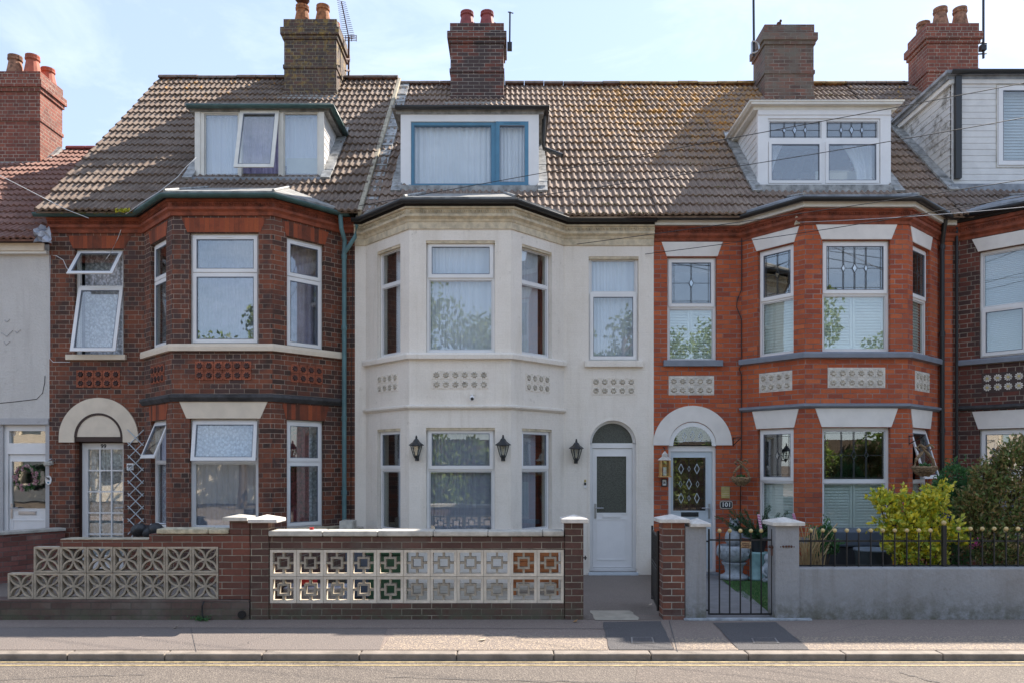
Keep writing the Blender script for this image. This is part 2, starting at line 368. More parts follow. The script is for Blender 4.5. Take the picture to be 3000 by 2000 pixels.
M['pot_dark'] = plain('clay_pot_dark_red', (.25,.055,.05), .7, .18, 7, .3)
M['pot_lich'] = plain('clay_pot_lichen', (.34,.13,.05), .85, .35, 12, .5)
M['pot_pink'] = plain('clay_pot_pink', (.30,.15,.09), .85, .35, 14, .5)
M['cladding'] = plain('white_cladding', (.70,.69,.67), .5, .06, 4, 0)
M['dirtyclad'] = None
def splash(m, zlo, zhi, col):      # mud and algae splashed up from the paving, patchy
    nt = m.node_tree; b = nt.nodes['Principled BSDF']; src = b.inputs['Base Color'].links[0].from_socket
    f = mul(nt, mask(nt, 'Z', zhi, zlo), ramp(nt, [(.40, G3(0)), (.58, G3(1))], noise(nt, 7, 9, .75)))
    nt.links.new(mixc(nt, f, src, col), b.inputs['Base Color'])
splash(M['greywall'], .08, .42, (.12,.115,.085)); splash(M['basebrick'], .06, .3, (.09,.10,.06)); splash(M['wallbrown'], .06, .34, (.09,.095,.06))
def dirtyclad():
    m, nt, b = newmat('mouldy_cladding')
    c = mixc(nt, ramp(nt, [(.5, G3(0)), (.6, G3(.8))], noise(nt, 3.2, 9, .8)), (.60,.59,.57), (.17,.155,.13))
    nt.links.new(c, b.inputs['Base Color']); b.inputs['Roughness'].default_value = .7; return m
M['dirtyclad'] = dirtyclad()
M['glass'] = glassmat('window_glass', .09)
M['glass2'] = glassmat('window_glass_bright', .17)
M['glasslow'] = glassmat('window_glass_dark', .04)
M['frost'] = plain('frosted_glass', (.085,.09,.075), .25, .3, 60, 1, bscale=110)
M['net'] = netmat('net_curtain', (.84,.83,.93), .08)
M['lace'] = netmat('lace_curtain', (.84,.85,.92), .22, 26)
M['sheer'] = netmat('sheer_curtain', (.72,.72,.86), .34)
M['curtain'] = plain('white_curtain', (.86,.84,.92), .9, .04, 3, 0)
M['redcurtain'] = plain('red_patterned_curtain', (.26,.05,.06), .9, .45, 26, 0)
M['browncurtain'] = plain('brown_curtain', (.10,.045,.035), .9, .2, 9, 0)
M['purple'] = plain('purple_curtain', (.38,.34,.52), .9, .2, 5, 0)
M['shutter'] = plain('white_shutter', (.80,.84,.80), .5, .04, 3, 0)
M['blind'] = plain('pale_blind', (.62,.66,.72), .5, .04, 3, 0)
M['leadcame'] = plain('lead_came', (.045,.05,.055), .5, .1, 5, 0)
M['bevelglass'] = glassmat('bevelled_glass', .45, (.7,.85,.9), .3)
M['metal'] = plain('steel', (.45,.45,.46), .35, .1, 5, 0, metal=.8)
M['gold'] = plain('gold_paint', (.58,.44,.20), .45, .15, 12, .1, metal=.1)
M['brass'] = plain('brass_plate', (.52,.42,.17), .35, .12, 9, 0, metal=.3)
M['rust'] = plain('rusty_metal', (.11,.05,.035), .8, .35, 12, .3)
M['tile99'] = tilemat('roof_tile_grey_brown', [(0, (.125,.088,.066)), (.5, (.18,.128,.096)), (1, (.235,.172,.13))], lich=((.50,.24,.03), .56, .64, lambda nt: mul(nt, mask(nt, 'Z', 9.0, 9.9), 1)), grey=(.20,.175,.15))
M['tile100'] = tilemat('roof_tile_buff', [(0, (.18,.122,.092)), (.5, (.25,.18,.138)), (1, (.32,.24,.185))], lich=((.46,.22,.03), .46, .60, lambda nt: mul(nt, mul(nt, mask(nt, 'X', .2, 2.2), mask(nt, 'X', 6.5, 4.3)), mask(nt, 'Z', 6.6, 9.0))), grey=(.20,.16,.125))
M['tile98'] = tilemat('roof_tile_red_brown', [(0, (.17,.08,.06)), (.5, (.24,.12,.09)), (1, (.30,.16,.12))], grey=(.20,.14,.12))
M['tile101'] = tilemat('roof_tile_grey', [(0, (.15,.105,.08)), (.5, (.21,.155,.125)), (1, (.27,.21,.17))], lich=((.42,.22,.04), .56, .64, lambda nt: mask(nt, 'Z', 6.5, 9.5)), grey=(.20,.18,.17))
def asphalt(name, c1, c2, sp, spamt, scale=90):
    m, nt, b = newmat(name); lk = nt.links.new
    c = mixc(nt, noise(nt, 1.1, 8, .65), c1, c2)
    t = nt.nodes.new('ShaderNodeTexCoord'); v = N(nt, 'ShaderNodeTexVoronoi', Scale=scale); lk(t.outputs['Object'], v.inputs['Vector'])
    sep = nt.nodes.new('ShaderNodeSeparateColor'); lk(v.outputs['Color'], sep.inputs[0])
    c = mixc(nt, ramp(nt, [(1-spamt, G3(0)), (min(1, 1.02-spamt*.6), G3(.9))], sep.outputs[0]), c, sp)
    c = mixc(nt, .5, c, ramp(nt, [(.3, G3(.45)), (.65, G3(1))], noise(nt, scale*1.2, 3, .7)), 'MULTIPLY')
    lk(c, b.inputs['Base Color']); b.inputs['Roughness'].default_value = .9
    bump(nt, b, v.outputs['Distance'], .8, .008); return m
M['road'] = asphalt('road_asphalt', (.155,.13,.11), (.115,.097,.083), (.23,.195,.16), .35, 85)
M['roadpatch'] = asphalt('road_patch', (.155,.128,.108), (.12,.10,.085), (.22,.18,.15), .25, 70)
M['pave'] = asphalt('pavement_tarmac', (.29,.227,.192), (.225,.178,.152), (.33,.28,.23), .18, 110)
M['pavegrey'] = asphalt('pavement_grey_strip', (.22,.185,.165), (.17,.145,.13), (.26,.21,.18), .12, 120)
M['gravel'] = asphalt('aggregate_strip', (.26,.21,.175), (.20,.165,.14), (.42,.33,.24), .33, 70)
M['patch'] = asphalt('dark_patch', (.115,.108,.108), (.085,.08,.082), (.15,.14,.135), .15, 120)
M['kerb'] = plain('kerb_stone', (.24,.205,.172), .85, .20, 5, .8, bscale=80)
M['path'] = asphalt('path_concrete', (.26,.215,.18), (.20,.168,.145), (.32,.27,.23), .15, 110)
M['pathpale'] = plain('pale_cement', (.40,.36,.29), .9, .12, 6, .5)
M['slab'] = plain('grey_slab', (.22,.22,.225), .85, .10, 6, .4)
M['soil'] = plain('earth', (.12,.09,.065), .95, .3, 6, .8)
M['yline'] = plain('yellow_line_paint', (.40,.31,.16), .8, .25, 14, .3)
M['lawn'] = plain('lawn_base', (.08,.14,.035), .9, .3, 20, .8)
M['stone_w'] = plain('garden_stone', (.36,.39,.42), .85, .22, 12, .6)
M['aqua'] = plain('aqua_glaze', (.24,.40,.40), .4, .18, 5, .1)
M['pot_black'] = plain('black_pot', (.025,.027,.03), .5, .1, 5, 0)
M['wicker'] = plain('wicker', (.30,.20,.11), .9, .4, 40, 1, bscale=120)
M['pink'] = plain('pink_ribbon', (.62,.10,.30), .6, .1, 5, 0)
M['paleribbon'] = plain('pale_ribbon', (.75,.55,.62), .6, .1, 5, 0)
M['wood'] = plain('pale_wood', (.52,.28,.10), .6, .12, 8, .2)
M['orangewood'] = plain('orange_wood', (.36,.12,.035), .6, .2, 9, .2)
M['red'] = plain('red_plastic', (.50,.03,.03), .4, .05, 5, 0)
M['binblue'] = plain('grey_blue_plastic', (.085,.105,.135), .45, .1, 4, 0)
M['bingreen'] = plain('green_plastic', (.03,.085,.04), .45, .1, 4, 0)
M['galv'] = plain('galvanised_tub', (.13,.16,.19), .5, .12, 5, 0)
M['plastic'] = plain('clear_polythene', (.42,.45,.52), .25, .2, 9, .5, bscale=14)
M['dark'] = plain('dark_interior', (.03,.028,.03), .9, .1, 3, 0)
M['interior'] = plain('room_wall', (.10,.10,.13), .9, .1, 2, 0)
M['leaf_yellow'] = leafmat('variegated_leaf', [(.82,.66,.04), (.62,.56,.05), (.20,.34,.05), (.85,.74,.14), (.34,.44,.05), (.76,.62,.04)], .35)
M['leaf_green'] = leafmat('fresh_leaf', [(.04,.13,.04), (.07,.19,.06), (.06,.16,.06), (.12,.25,.07)])
M['leaf_shrub'] = leafmat('shrub_leaf', [(.09,.15,.04), (.17,.24,.07), (.32,.21,.08), (.06,.11,.03), (.44,.28,.14), (.26,.31,.10), (.13,.20,.06)], .35)
M['leaf_tree'] = leafmat('tree_leaf', [(.09,.16,.03), (.15,.23,.05), (.26,.32,.07), (.10,.14,.03)], .45)
M['needle'] = leafmat('conifer_needle', [(.02,.07,.03), (.03,.10,.035), (.05,.13,.04)], .1)
M['straw'] = leafmat('straw_stem', [(.42,.28,.12), (.52,.38,.2), (.34,.22,.10)], .2)
M['petal'] = leafmat('pink_petal', [(.62,.30,.34), (.70,.52,.50), (.55,.16,.28), (.75,.66,.58)], .2)
M['blueflower'] = leafmat('blue_petal', [(.10,.14,.62), (.16,.2,.7)], .2)
M['pinkflower'] = leafmat('magenta_petal', [(.6,.06,.28), (.7,.12,.4)], .2)
M['bark'] = plain('bark', (.09,.065,.045), .9, .3, 14, .8)
M['cable_w'] = plain('white_cable', (.66,.66,.66), .5, .05, 5, 0)
M['digit'] = plain('black_digits', (.015,.015,.02), .5, 0, 5, 0)
M['digitw'] = plain('white_digits', (.8,.8,.78), .5, 0, 5, 0)
M['litter'] = plain('faded_card', (.52,.42,.32), .8, .1, 9, 0)

# ------------------------------------------------------------------ building blocks
def wob_tube(name, pts, r, mat, parent=None): return MB().tube(pts, r, 6).build(name, mat, parent, smooth=True)
def text_mesh(name, body, size, mat, parent, fmap, extrude=.003, bold=0):
    cu = bpy.data.curves.new(name, 'FONT'); cu.body = body; cu.size = size; cu.align_x = 'CENTER'; cu.align_y = 'CENTER'; cu.extrude = extrude; cu.offset = bold; cu.resolution_u = 3
    t = bpy.data.objects.new(name, cu); COL.objects.link(t); bpy.context.view_layer.update()
    me = bpy.data.meshes.new_from_object(t); bpy.data.objects.remove(t)
    m = MB(); m.add([fmap(v.co.x, v.co.z, v.co.y) for v in me.vertices], [tuple(p.vertices) for p in me.polygons])
    return m.build(name, mat, parent)
def curtain(fr, u0, u1, z0, z1, d, mat, parent, folds=9, amp=.016, seed=0, gather=None):
    rnd = random.Random(seed+int(u0*100)); n = max(16, int((u1-u0)*90)); ph = rnd.random()*6
    zs = [z0+(z1-z0)*j/6 for j in range(7)]; vs = []
    for j, z in enumerate(zs):
        for i in range(n+1):
            q = i/n
            a = amp*(math.sin(q*folds*6.283*(1+.15*math.sin(q*5+ph))+ph)+.5*math.sin(q*folds*2.7*6.283+ph*2))
            uu = u0+(u1-u0)*q
            if gather:   # pulled towards one side as it falls
                g, amt = gather; uu = g+(uu-g)*(1-amt*math.sin(min(1, (6-j)/5)*1.57))
            vs.append(fr.P(uu, d+a, z))
    m = MB(); m.add(vs, [(j*(n+1)+i, j*(n+1)+i+1, (j+1)*(n+1)+i+1, (j+1)*(n+1)+i) for j in range(6) for i in range(n)])
    return m.build('curtain', mat, parent, smooth=True, recalc=False)
def slats(fr, u0, u1, z0, z1, d, mat, parent, pitch=.045, name='blind', panels=1, tilt=.012):
    m = MB(); wd = (u1-u0)/panels
    for k in range(panels):
        a, b = u0+k*wd+.004, u0+(k+1)*wd-.004
        if panels > 1: m.panel(fr.P, a, b, z0, z1, [(a+.035, b-.035, z0+.05, z1-.05)], d-.012, d+.018); a += .035; b -= .035; zz0, zz1 = z0+.05, z1-.05
        else: zz0, zz1 = z0, z1
        z = zz0
        while z < zz1-.004:
            z2 = min(z+pitch*1.05, zz1)
            m.add([fr.P(a, d+tilt, z), fr.P(b, d+tilt, z), fr.P(b, d-tilt, z2), fr.P(a, d-tilt, z2), fr.P(a, d+tilt-.006, z-.002), fr.P(b, d+tilt-.006, z-.002)], [(0,1,2,3), (0,1,5,4)]); z += pitch
    return m.build(name, mat, parent, weld=False, recalc=False)
def leadwork(fr, f, u0, u1, z0, z1, d, parent, pat):
    m = MB(); w = .006; g = MB()
    def hl(z, a=u0, b=u1): m.box(a, b, d, d+.004, z-w/2, z+w/2, f)
    def vl(u, a=z0, b=z1): m.box(u-w/2, u+w/2, d, d+.0045, a, b, f)
    zc = (z0+z1)/2; i = .035
    if pat in ('1', '3', 'v3'):
        for q in (u0+i, u1-i): vl(q)
        for q in (z0+i, z1-i): hl(q)
        hl(zc)
        us = [(u0+u1)/2] if pat == '1' else [u0+(u1-u0)*k for k in (.30, .5, .70)]
        for k, uc in enumerate(us):
            vl(uc-.008); vl(uc+.008)
            s = 1.25 if (k == 1 or pat == '1') else .95
            a, b = .027*s*1.1, .058*s
            if z1-z0 < .35: b = min(b, (z1-z0)*.33)
            for rr in (1.0,):
                P = [(uc, zc+b), (uc+a, zc), (uc, zc-b), (uc-a, zc)]
                for j in range(4):
                    p, q = P[j], P[(j+1) % 4]; m.tube([f(p[0], d+.006, p[1]), f(q[0], d+.006, q[1])], .0045, 4)
                g.prism([(uc+x*.82*a, zc+y*.82*b) for x, y in ((0,1),(1,0),(0,-1),(-1,0))], d+.0005, d+.006, f)
        g.build('bevelled_diamond', M['bevelglass'], parent)
    m.build('leading', M['leadcame'], parent)
def glazing(parent, fr, u0, u1, z0, z1, lights, frame='upvc', glass='glass', border=.05, inset=-.13, dep=.06, name='window', top_d=None):
    """lights: dict(u0,u1,z0,z1, open=angle or None, sash=bool, lead, cur=(type,...))  -> window part with sub-parts"""
    m = MB(); d0, d1 = inset, inset+dep
    m.panel(fr.P, u0, u1, z0, z1, [(l['b'][0], l['b'][1], l['b'][2], l['b'][3]) for l in lights], d0, d1)
    win = m.build(name, M[frame], parent)
    win.location = (0, 0, 0)
    MB().panel(fr.P, u0-.012, u1+.012, z0-.012, z1+.012, [(u0+.005, u1-.005, z0+.005, z1-.005)], d1-.012, d1+.0025).build('sealant', M['coping'], win)
    for l in lights:
        a, b, c, e = l['b']; bw = .0
        f = fr.P
        if l.get('sash'):
            ang = l.get('open', 0)
            f = hinge(fr, d1, e+.012, ang) if ang else fr.P
            s = MB(); o = .018; bw = l.get('bw', .042)
            s.panel(f, a-o, b+o, c-o, e+o, [(a+bw-.006, b-bw+.006, c+bw-.006, e-bw+.006)], d1-.01 if not ang else d1+.002, d1+.022)
            if l.get('vent'): s.box((a+b)/2-.13 if b-a > .5 else a+.05, (a+b)/2+.13 if b-a > .5 else b-.05, d1+.022, d1+.03, e-.012, e+.003, f)
            so_ = s.build('sash', M[frame], win)
            pd = d1+.004
            par = win
        else: pd = d0+dep*.55; par = win
        g = MB(); g.box(a+bw-.008, b-bw+.008, pd-.006, pd+.002, c+bw-.008, e-bw+.008, f)
        g.build('pane', M[l.get('glass', glass)], par)
        gk = MB(); gk.panel(f, a+bw-.004, b-bw+.004, c+bw-.004, e-bw+.004, [(a+bw+.004, b-bw-.004, c+bw+.004, e-bw-.004)], pd+.0165 if not l.get('sash') else d1+.0005, pd+.019 if not l.get('sash') else d1+.0235); gk.build('gasket', M['bluegrey'], par)
        if not l.get('sash'):
            bd = MB(); bd.panel(f, a-.001, b+.001, c-.001, e+.001, [(a+.014, b-.014, c+.014, e-.014)], pd+.002, pd+.0162); bd.build('glazing_bead', M[frame], par)
        if l.get('lead'): leadwork(fr, f, a+bw, b-bw, c+bw, e-bw, pd+.002, par, l['lead'])
    return win
def lights_tb(u0, u1, z0, z1, zt, bd=.05, tb=.05, top={}, bot={}):   # top light over bottom light
    return [dict(b=(u0+bd, u1-bd, zt+tb/2, z1-bd), **top), dict(b=(u0+bd, u1-bd, z0+bd, zt-tb/2), **bot)]
def sweep_part(name, path, prof, mat, parent, smooth=False): return MB().sweep(path, prof).build(name, mat, parent, smooth)
def gutter_prof(z, r=.055, out=.12):   # half-round trough, open above
    p = [(out+r*math.cos(a), z+r*math.sin(a)) for a in [math.pi+math.pi*i/8 for i in range(9)]]
    q = [(out+(r-.008)*math.cos(a), z+(r-.008)*math.sin(a)) for a in [2*math.pi-math.pi*i/8 for i in range(9)]]
    return p+q
def eggs(path, z, out, mat, parent, pitch=.055, r=.02, h=.05, name='egg_moulding'):
    P = [Vector(p) for p in path]
    for i in range(len(P)-1):
        m = MB(); fr = Fr(P[i], P[i+1]); n = int(fr.len/pitch)
        if n < 1: continue
        for k in range(n):
            u = (k+.5)*fr.len/n
            w_, e = r*.95, h/2
            vs = [fr.P(u-w_, out-.01, z+e*.8), fr.P(u+w_, out-.01, z+e*.8), fr.P(u+w_*.6, out-.01, z-e*.6), fr.P(u, out-.01, z-e), fr.P(u-w_*.6, out-.01, z-e*.6), fr.P(u, out+.022, z+e*.25)]
            m.add(vs, [(0, 1, 5), (1, 2, 5), (2, 3, 5), (3, 4, 5), (4, 0, 5)])
            m.box(u+pitch*.5-.003, u+pitch*.5+.003, out-.01, out+.008, z-e, z+e, fr.P)
        m.build(name, mat, parent, weld=False)
def rosettes(parent, fr, u0, z0, cols, rows, size, mat, name='decorative_tiles', back=None, proud=.006, boss=None):
    m = MB(); pm = MB() if boss else m
    if back: m.box(u0-.012, u0+cols*size+.012, -.01, proud, z0-.012, z0+rows*size+.012, fr.P)
    for i in range(cols):
        for j in range(rows):
            uc, zc = u0+(i+.5)*size, z0+(j+.5)*size; s = size/2-.004
            m.box(uc-s, uc+s, -.005, proud+.004, zc-s, zc+s, fr.P)
            # eight petals round a boss inside a raised corner frame
            n = 16; ring = [(uc+s*.86*(1 if k % 2 else .62)*math.cos(k*2*math.pi/n), zc+s*.86*(1 if k % 2 else .62)*math.sin(k*2*math.pi/n)) for k in range(n)]
            vs = [fr.P(u, proud+.004, z) for u, z in ring]+[fr.P(uc+s*.45*math.cos(k*2*math.pi/n), proud+.024, zc+s*.45*math.sin(k*2*math.pi/n)) for k in range(n)]+[fr.P(uc, proud+.010, zc)]
            pm.add(vs, [(k, (k+1) % n, n+(k+1) % n, n+k) for k in range(n)]+[(n+k, n+(k+1) % n, 2*n) for k in range(n)])
            for cx in (-1, 1):
                for cz in (-1, 1): m.box(uc+cx*s*.82-.006, uc+cx*s*.82+.006, proud, proud+.016, zc+cz*s*.82-.006, zc+cz*s*.82+.006, fr.P)
    o = m.build(name, mat, parent, weld=False)
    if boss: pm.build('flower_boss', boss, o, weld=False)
    return o
def tiles(name, x0, x1, ye, ze, k, yr, holes, mat, parent, gauge=.32, roll=.105, seed=1, xl=None):
    """pitched slope of interlocking tiles; k = rise per metre, ye eave, yr ridge. xl(y) optional left limit"""
    rnd = random.Random(seed); th = math.atan(k); L_ = (yr-ye)/math.cos(th); rows = int(round(L_/gauge)); g = L_/rows
    tdir = Vector((0, math.cos(th), math.sin(th))); nrm = Vector((0, -math.sin(th), math.cos(th)))
    nx = int((x1-x0)/roll); rl = (x1-x0)/nx; sm = 8; m = MB()
    prof = [0, .014, .024, .027, .020, .006, 0, 0]
    for r in range(rows):
        y_m = ye+(r+.5)*g*math.cos(th)
        for t in range((nx+1)//2):
            h0 = rnd.uniform(-.003, .005); sh = rnd.uniform(-.006, .006); a0 = x0+t*2*rl; n2 = min(2, nx-t*2)
            cx = a0+rl
            if rnd.random() < .012: sh -= .03; h0 += .006
            if any(h[0]-.02 < cx < h[1]+.02 and h[2]-.05 < y_m < h[3]+.05 for h in holes): continue
            wx_ = cx*1.7+seed; base = Vector((0, ye, ze))+tdir*(r*g+sh+.010*math.sin(wx_+r*.5))+nrm*(.010*math.sin(wx_*.6+r*.35))
            lo = []; hi = []; dn = []
            for i in range(n2*sm+1):
                x = a0+i*rl/sm; hgt = prof[i % sm] if i < n2*sm else 0
                lo.append(base+nrm*(.056+h0+hgt)+Vector((x, 0, 0))-tdir*.02); dn.append(base+nrm*(.022+h0+hgt*.9)+Vector((x, 0, 0))-tdir*.018)
                hi.append(base+nrm*(.018+h0+hgt)+Vector((x, 0, 0))+tdir*(g+.03))
            n = len(lo); fs = [(i, i+1, n+i+1, n+i) for i in range(n-1)]+[(2*n+i, 2*n+i+1, i+1, i) for i in range(n-1)]
            m.add(lo+hi+dn, fs)
    # underlay so nothing shows between tiles
    hs = [(h[0], h[1], (h[2]-ye)/math.cos(th), (h[3]-ye)/math.cos(th)) for h in holes]
    m.panel(lambda u, d, z: Vector((u, ye, ze))+tdir*z+nrm*d, x0, x1, 0, L_, hs, -.02, .004)
    return m.build(name, mat, parent, weld=False, recalc=False)
def chimney(house, x0, x1, y0, y1, zb, zt, mat, pots, potmat, band=.035, crown=(.05, .02), name='chimney'):
    m = MB(); m.box(x0, x1, y0, y1, zb-.9, zt-.42)
    m.box(x0-.02, x1+.02, y0-.02, y1+.02, zt-1.02, zt-.94)          # mid string
    m.box(x0-.03, x1+.03, y0-.03, y1+.03, zt-.42, zt-.34)
    m.box(x0-.065, x1+.065, y0-.065, y1+.065, zt-.34, zt-.19)
    m.box(x0-.01, x1+.01, y0-.01, y1+.01, zt-.19, zt)
    m.box(x0-.018, x1+.018, y0-.018, y1+.018, zb-.2, zb+.13)
    c = m.build(name, mat, house, bevel=.006)
    fl = MB()                                                        # lead apron and side flashing
    fl.box(x0-.03, x1+.03, y0-.045, y0-.019, zb-.12, zb+.02)
    th = math.atan(.955)
    for s in (x0-.02, x1+.02):
        f = lambda a, b, z, s=s: Vector((s+a, y0+b*math.cos(th), zb-.10+b*math.sin(th)+z))
        fl.box(-.07, .07, -.12, (y1-y0)*1.1, -.02, .10, f)
    fl.box(x0-.1, x1+.1, y0-.20, y0-.02, zb-.25, zb-.10)
    fl.build('flashing', M['leadpale'], c)
    for i, (px_, py_, hh) in enumerate(pots):
        p = MB(); r = .122
        p.lathe([(r*1.35, 0), (r*1.4, .03), (r*1.22, hh*.35), (r*1.02, hh*.68), (r*.98, hh*.74), (r*1.16, hh*.78), (r*1.18, hh*.86), (r*1.05, hh*.88), (r*1.12, hh*.93), (r*1.14, hh), (r*.85, hh), (r*.8, hh*.7)], (px_, py_, zt-.01), 14)
        p.build('chimney_pot', potmat if not isinstance(potmat, list) else potmat[i % len(potmat)], c, smooth=False)
    return c
def shell(m, x0, x1, ze, yb, zr, yr, front_gap=.0):      # party walls, back wall, floor: closes the house
    m.box(x0, x0+.1, .22, yb, .0, ze-.15); m.box(x1-.1, x1, .22, yb, .0, ze-.15); m.box(x0, x1, yb, yb+.2, 0, ze-.1)
    m.box(x0+.1, x1-.1, .25, yb, 2.72, 2.78); m.box(x0+.1, x1-.1, .25, yb, ze-.25, ze-.15)
    m.box(x0+.1, x1-.1, 2.4, 2.5, .0, ze-.25)
def gable(m, x, ye, ze, yr, zr, yb, th=.1, inward=1):
    vs = [(x, ye, ze-.15), (x, yr, zr-.02), (x, yb, ze-.15)]
    vs += [(x+th*inward, y, z) for _, y, z in vs]
    m.add(vs, [(0,1,2), (3,5,4), (0,3,4,1), (1,4,5,2), (2,5,3,0)])
def downpipe(name, pts, r, mat, parent, collars=()):
    m = MB().tube(pts, r, 10)
    for z in collars: m.lathe([(r*1.25, -.035), (r*1.25, .035)], (pts[-1][0], pts[-1][1], z), 10)
    return m.build(name, mat, parent, smooth=False)
BD = -.89   # bay front plane
def arch_ring(m, xc, zc, ri, ro, zleg, d0, d1, f=None, n=28):
    f = f or MW.P
    pi_ = [(xc-ri, zleg)]+[(xc-ri*math.cos(math.pi*k/n), zc+ri*math.sin(math.pi*k/n)) for k in range(n+1)]+[(xc+ri, zleg)]
    po = [(xc-ro, zleg)]+[(xc-ro*math.cos(math.pi*k/n), zc+ro*math.sin(math.pi*k/n)) for k in range(n+1)]+[(xc+ro, zleg)]
    N_ = len(pi_); vs = [f(u, d, z) for d in (d0, d1) for P in (pi_, po) for u, z in P]
    fs = []
    for i in range(N_-1):
        a, b, c, e = i, i+1, N_+i, N_+i+1
        fs += [(a, b, e, c), (2*N_+a, 2*N_+c, 2*N_+e, 2*N_+b), (a, 2*N_+a, 2*N_+b, b), (c, e, 2*N_+e, 2*N_+c)]
    fs += [(0, N_, 3*N_, 2*N_), (N_-1, 3*N_-1, 4*N_-1, 2*N_-1)]
    m.add(vs, fs); return m
def halfdisc(m, xc, zc, r, d0, d1, n=20):
    m.prism([(xc-r*math.cos(math.pi*k/n), zc+r*math.sin(math.pi*k/n)) for k in range(n+1)], d0, d1, MW.P); return m
def spandrel(m, xc, zc, r, ztop, d0, d1, n=12):
    for s in (-1, 1):
        pts = [(xc+s*r, zc)]+[(xc+s*r*math.cos(math.pi/2*k/n), zc+r*math.sin(math.pi/2*k/n)) for k in range(1, n+1)]+[(xc, ztop), (xc+s*r, ztop)]
        m.prism(pts, d0, d1, MW.P)
def doorleaf(parent, x0, x1, z0, z1, gx0, gx1, gz0, gz1, d, col, glassm, handle_side, panel=None, letter=None, lettercol='metal', gridc=0, gridr=0, lead=False):
    m = MB(); holes = [(gx0, gx1, gz0, gz1)]
    m.panel(MW.P, x0, x1, z0, z1, holes, d-.045, d)
    dr = m.build('door', M[col], parent)
    g = MB(); g.box(gx0-.01, gx1+.01, d-.03, d-.02, gz0-.01, gz1+.01, MW.P); g.build('glass', M[glassm], dr)
    b = MB(); b.panel(MW.P, gx0-.018, gx1+.018, gz0-.018, gz1+.018, [(gx0, gx1, gz0, gz1)], d+.0002, d+.008)
    if panel: a, c_, e, h = panel; b.panel(MW.P, a, c_, e, h, [(a+.02, c_-.02, e+.02, h-.02)], d+.0002, d+.008)
    if gridc or gridr:
        for k in range(1, gridc): u = gx0+(gx1-gx0)*k/gridc; b.box(u-.011, u+.011, d-.018, d-.004, gz0, gz1, MW.P)
        for k in range(1, gridr): z = gz0+(gz1-gz0)*k/gridr; b.box(gx0, gx1, d-.0185, d-.0035, z-.011, z+.011, MW.P)
    b.build('moulding', M[col], dr)
    hx = x0+.045 if handle_side < 0 else x1-.045; hz = 1.14
    h = MB(); h.box(hx-.016, hx+.016, d+.001, d+.012, hz-.17, hz+.07, MW.P); h.tube([MW.P(hx, d+.01, hz), MW.P(hx, d+.05, hz), MW.P(hx-handle_side*.13, d+.05, hz)], .009, 8)
    h.build('handle', M['metal'], dr)
    if letter:
        l = MB(); a, c_, e, h_ = letter; l.box(a, c_, d+.001, d+.012, e, h_, MW.P); l.box(a+.015, c_-.015, d+.012, d+.017, e+.012, h_-.012, MW.P); l.build('letterbox', M[lettercol], dr, bevel=.003)
    return dr
def trapezoid(m, fr, u0, u1, z0, z1, fl, d1=.012, d0=-.04):
    m.prism([(u0, z0), (u1, z0), (u1+fl, z1), (u0-fl, z1)], d0, d1, fr.P)
def facets(xL, xR, o0, f0, f1, o1):
    return dict(L=Fr((xL, 0), (o0, 0)), a=Fr((o0, 0), (f0, BD)), b=Fr((f0, BD), (f1, BD)), c=Fr((f1, BD), (o1, 0)), R=Fr((o1, 0), (xR, 0)))
def bayroof(parent, o0, f0, f1, o1, z, ytop, ztop, mat, over=.12):
    m = MB(); e = over
    A = [(o0-e*.9, -.16, z), (f0-e*.4, BD-e, z), (f1+e*.4, BD-e, z), (o1+e*.9, -.16, z)]
    T = [(f0+.12, ytop, ztop), (f1-.12, ytop, ztop)]
    m.add(A+T, [(1, 2, 5, 4), (0, 1, 4), (2, 3, 5)])
    m.add([(x, y, zz-.035) for x, y, zz in A+T], [(1, 4, 5, 2), (0, 4, 1), (2, 5, 3)])
    n = 6
    m.add([A[0], A[1], A[2], A[3]]+[(x, y, zz-.035) for x, y, zz in A], [(0, 4, 5, 1), (1, 5, 6, 2), (2, 6, 7, 3)])
    r = m.build('bay_roof', mat, parent)
    # rolled hips
    for a, t in ((A[1], T[0]), (A[2], T[1])): MB().tube([Vector(a)+Vector((0, 0, .01)), Vector(t)+Vector((0, 0, .012))], .022, 6).build('lead_roll', M['leadpale'], r)
    return r
def back_roof(parent, x0, x1, yr, zr, yb, ze, mat):
    m = MB(); m.add([(x0, yr, zr-.01), (x1, yr, zr-.01), (x1, yb, ze), (x0, yb, ze), (x0, yr, zr-.06), (x1, yr, zr-.06), (x1, yb, ze-.05), (x0, yb, ze-.05)], [(0,1,2,3), (4,7,6,5), (0,4,5,1), (1,5,6,2), (2,6,7,3), (3,7,4,0)]); return m
def ridge(parent, x0, x1, yr, zr, mat, step=.42, seed=0, gaps=()):
    for a, b in gaps:
        if x0 < a and b < x1: ridge(parent, x0, a, yr, zr, mat, step, seed); return ridge(parent, b, x1, yr, zr, mat, step, seed+1)
    rnd = random.Random(seed); x = x0; m = MB()
    while x < x1-.02:
        x2 = min(x+step, x1); dz = rnd.uniform(-.008, .008); xm = (x+x2)/2
        if not any(a < xm < b for a, b in gaps):
            r = .105; pr = [(math.cos(math.pi*i/8)*r*1.05, math.sin(math.pi*i/8)*r*.85) for i in range(9)]
            n = 9; vs = [(xx, yr+p, zr+q+dz-.035) for xx, s in ((x, 1.0), (x2-.012, .96)) for p, q in pr]
            m.add(vs, [(i, i+1, n+i+1, n+i) for i in range(n-1)]+[tuple(range(n)), tuple(range(n, 2*n))[::-1]])
        x = x2
    return m.build('ridge_tiles', mat, parent, weld=False)

def open_sash(a=26, **k): return dict(sash=True, open=a, **k)
SA = dict(sash=True)

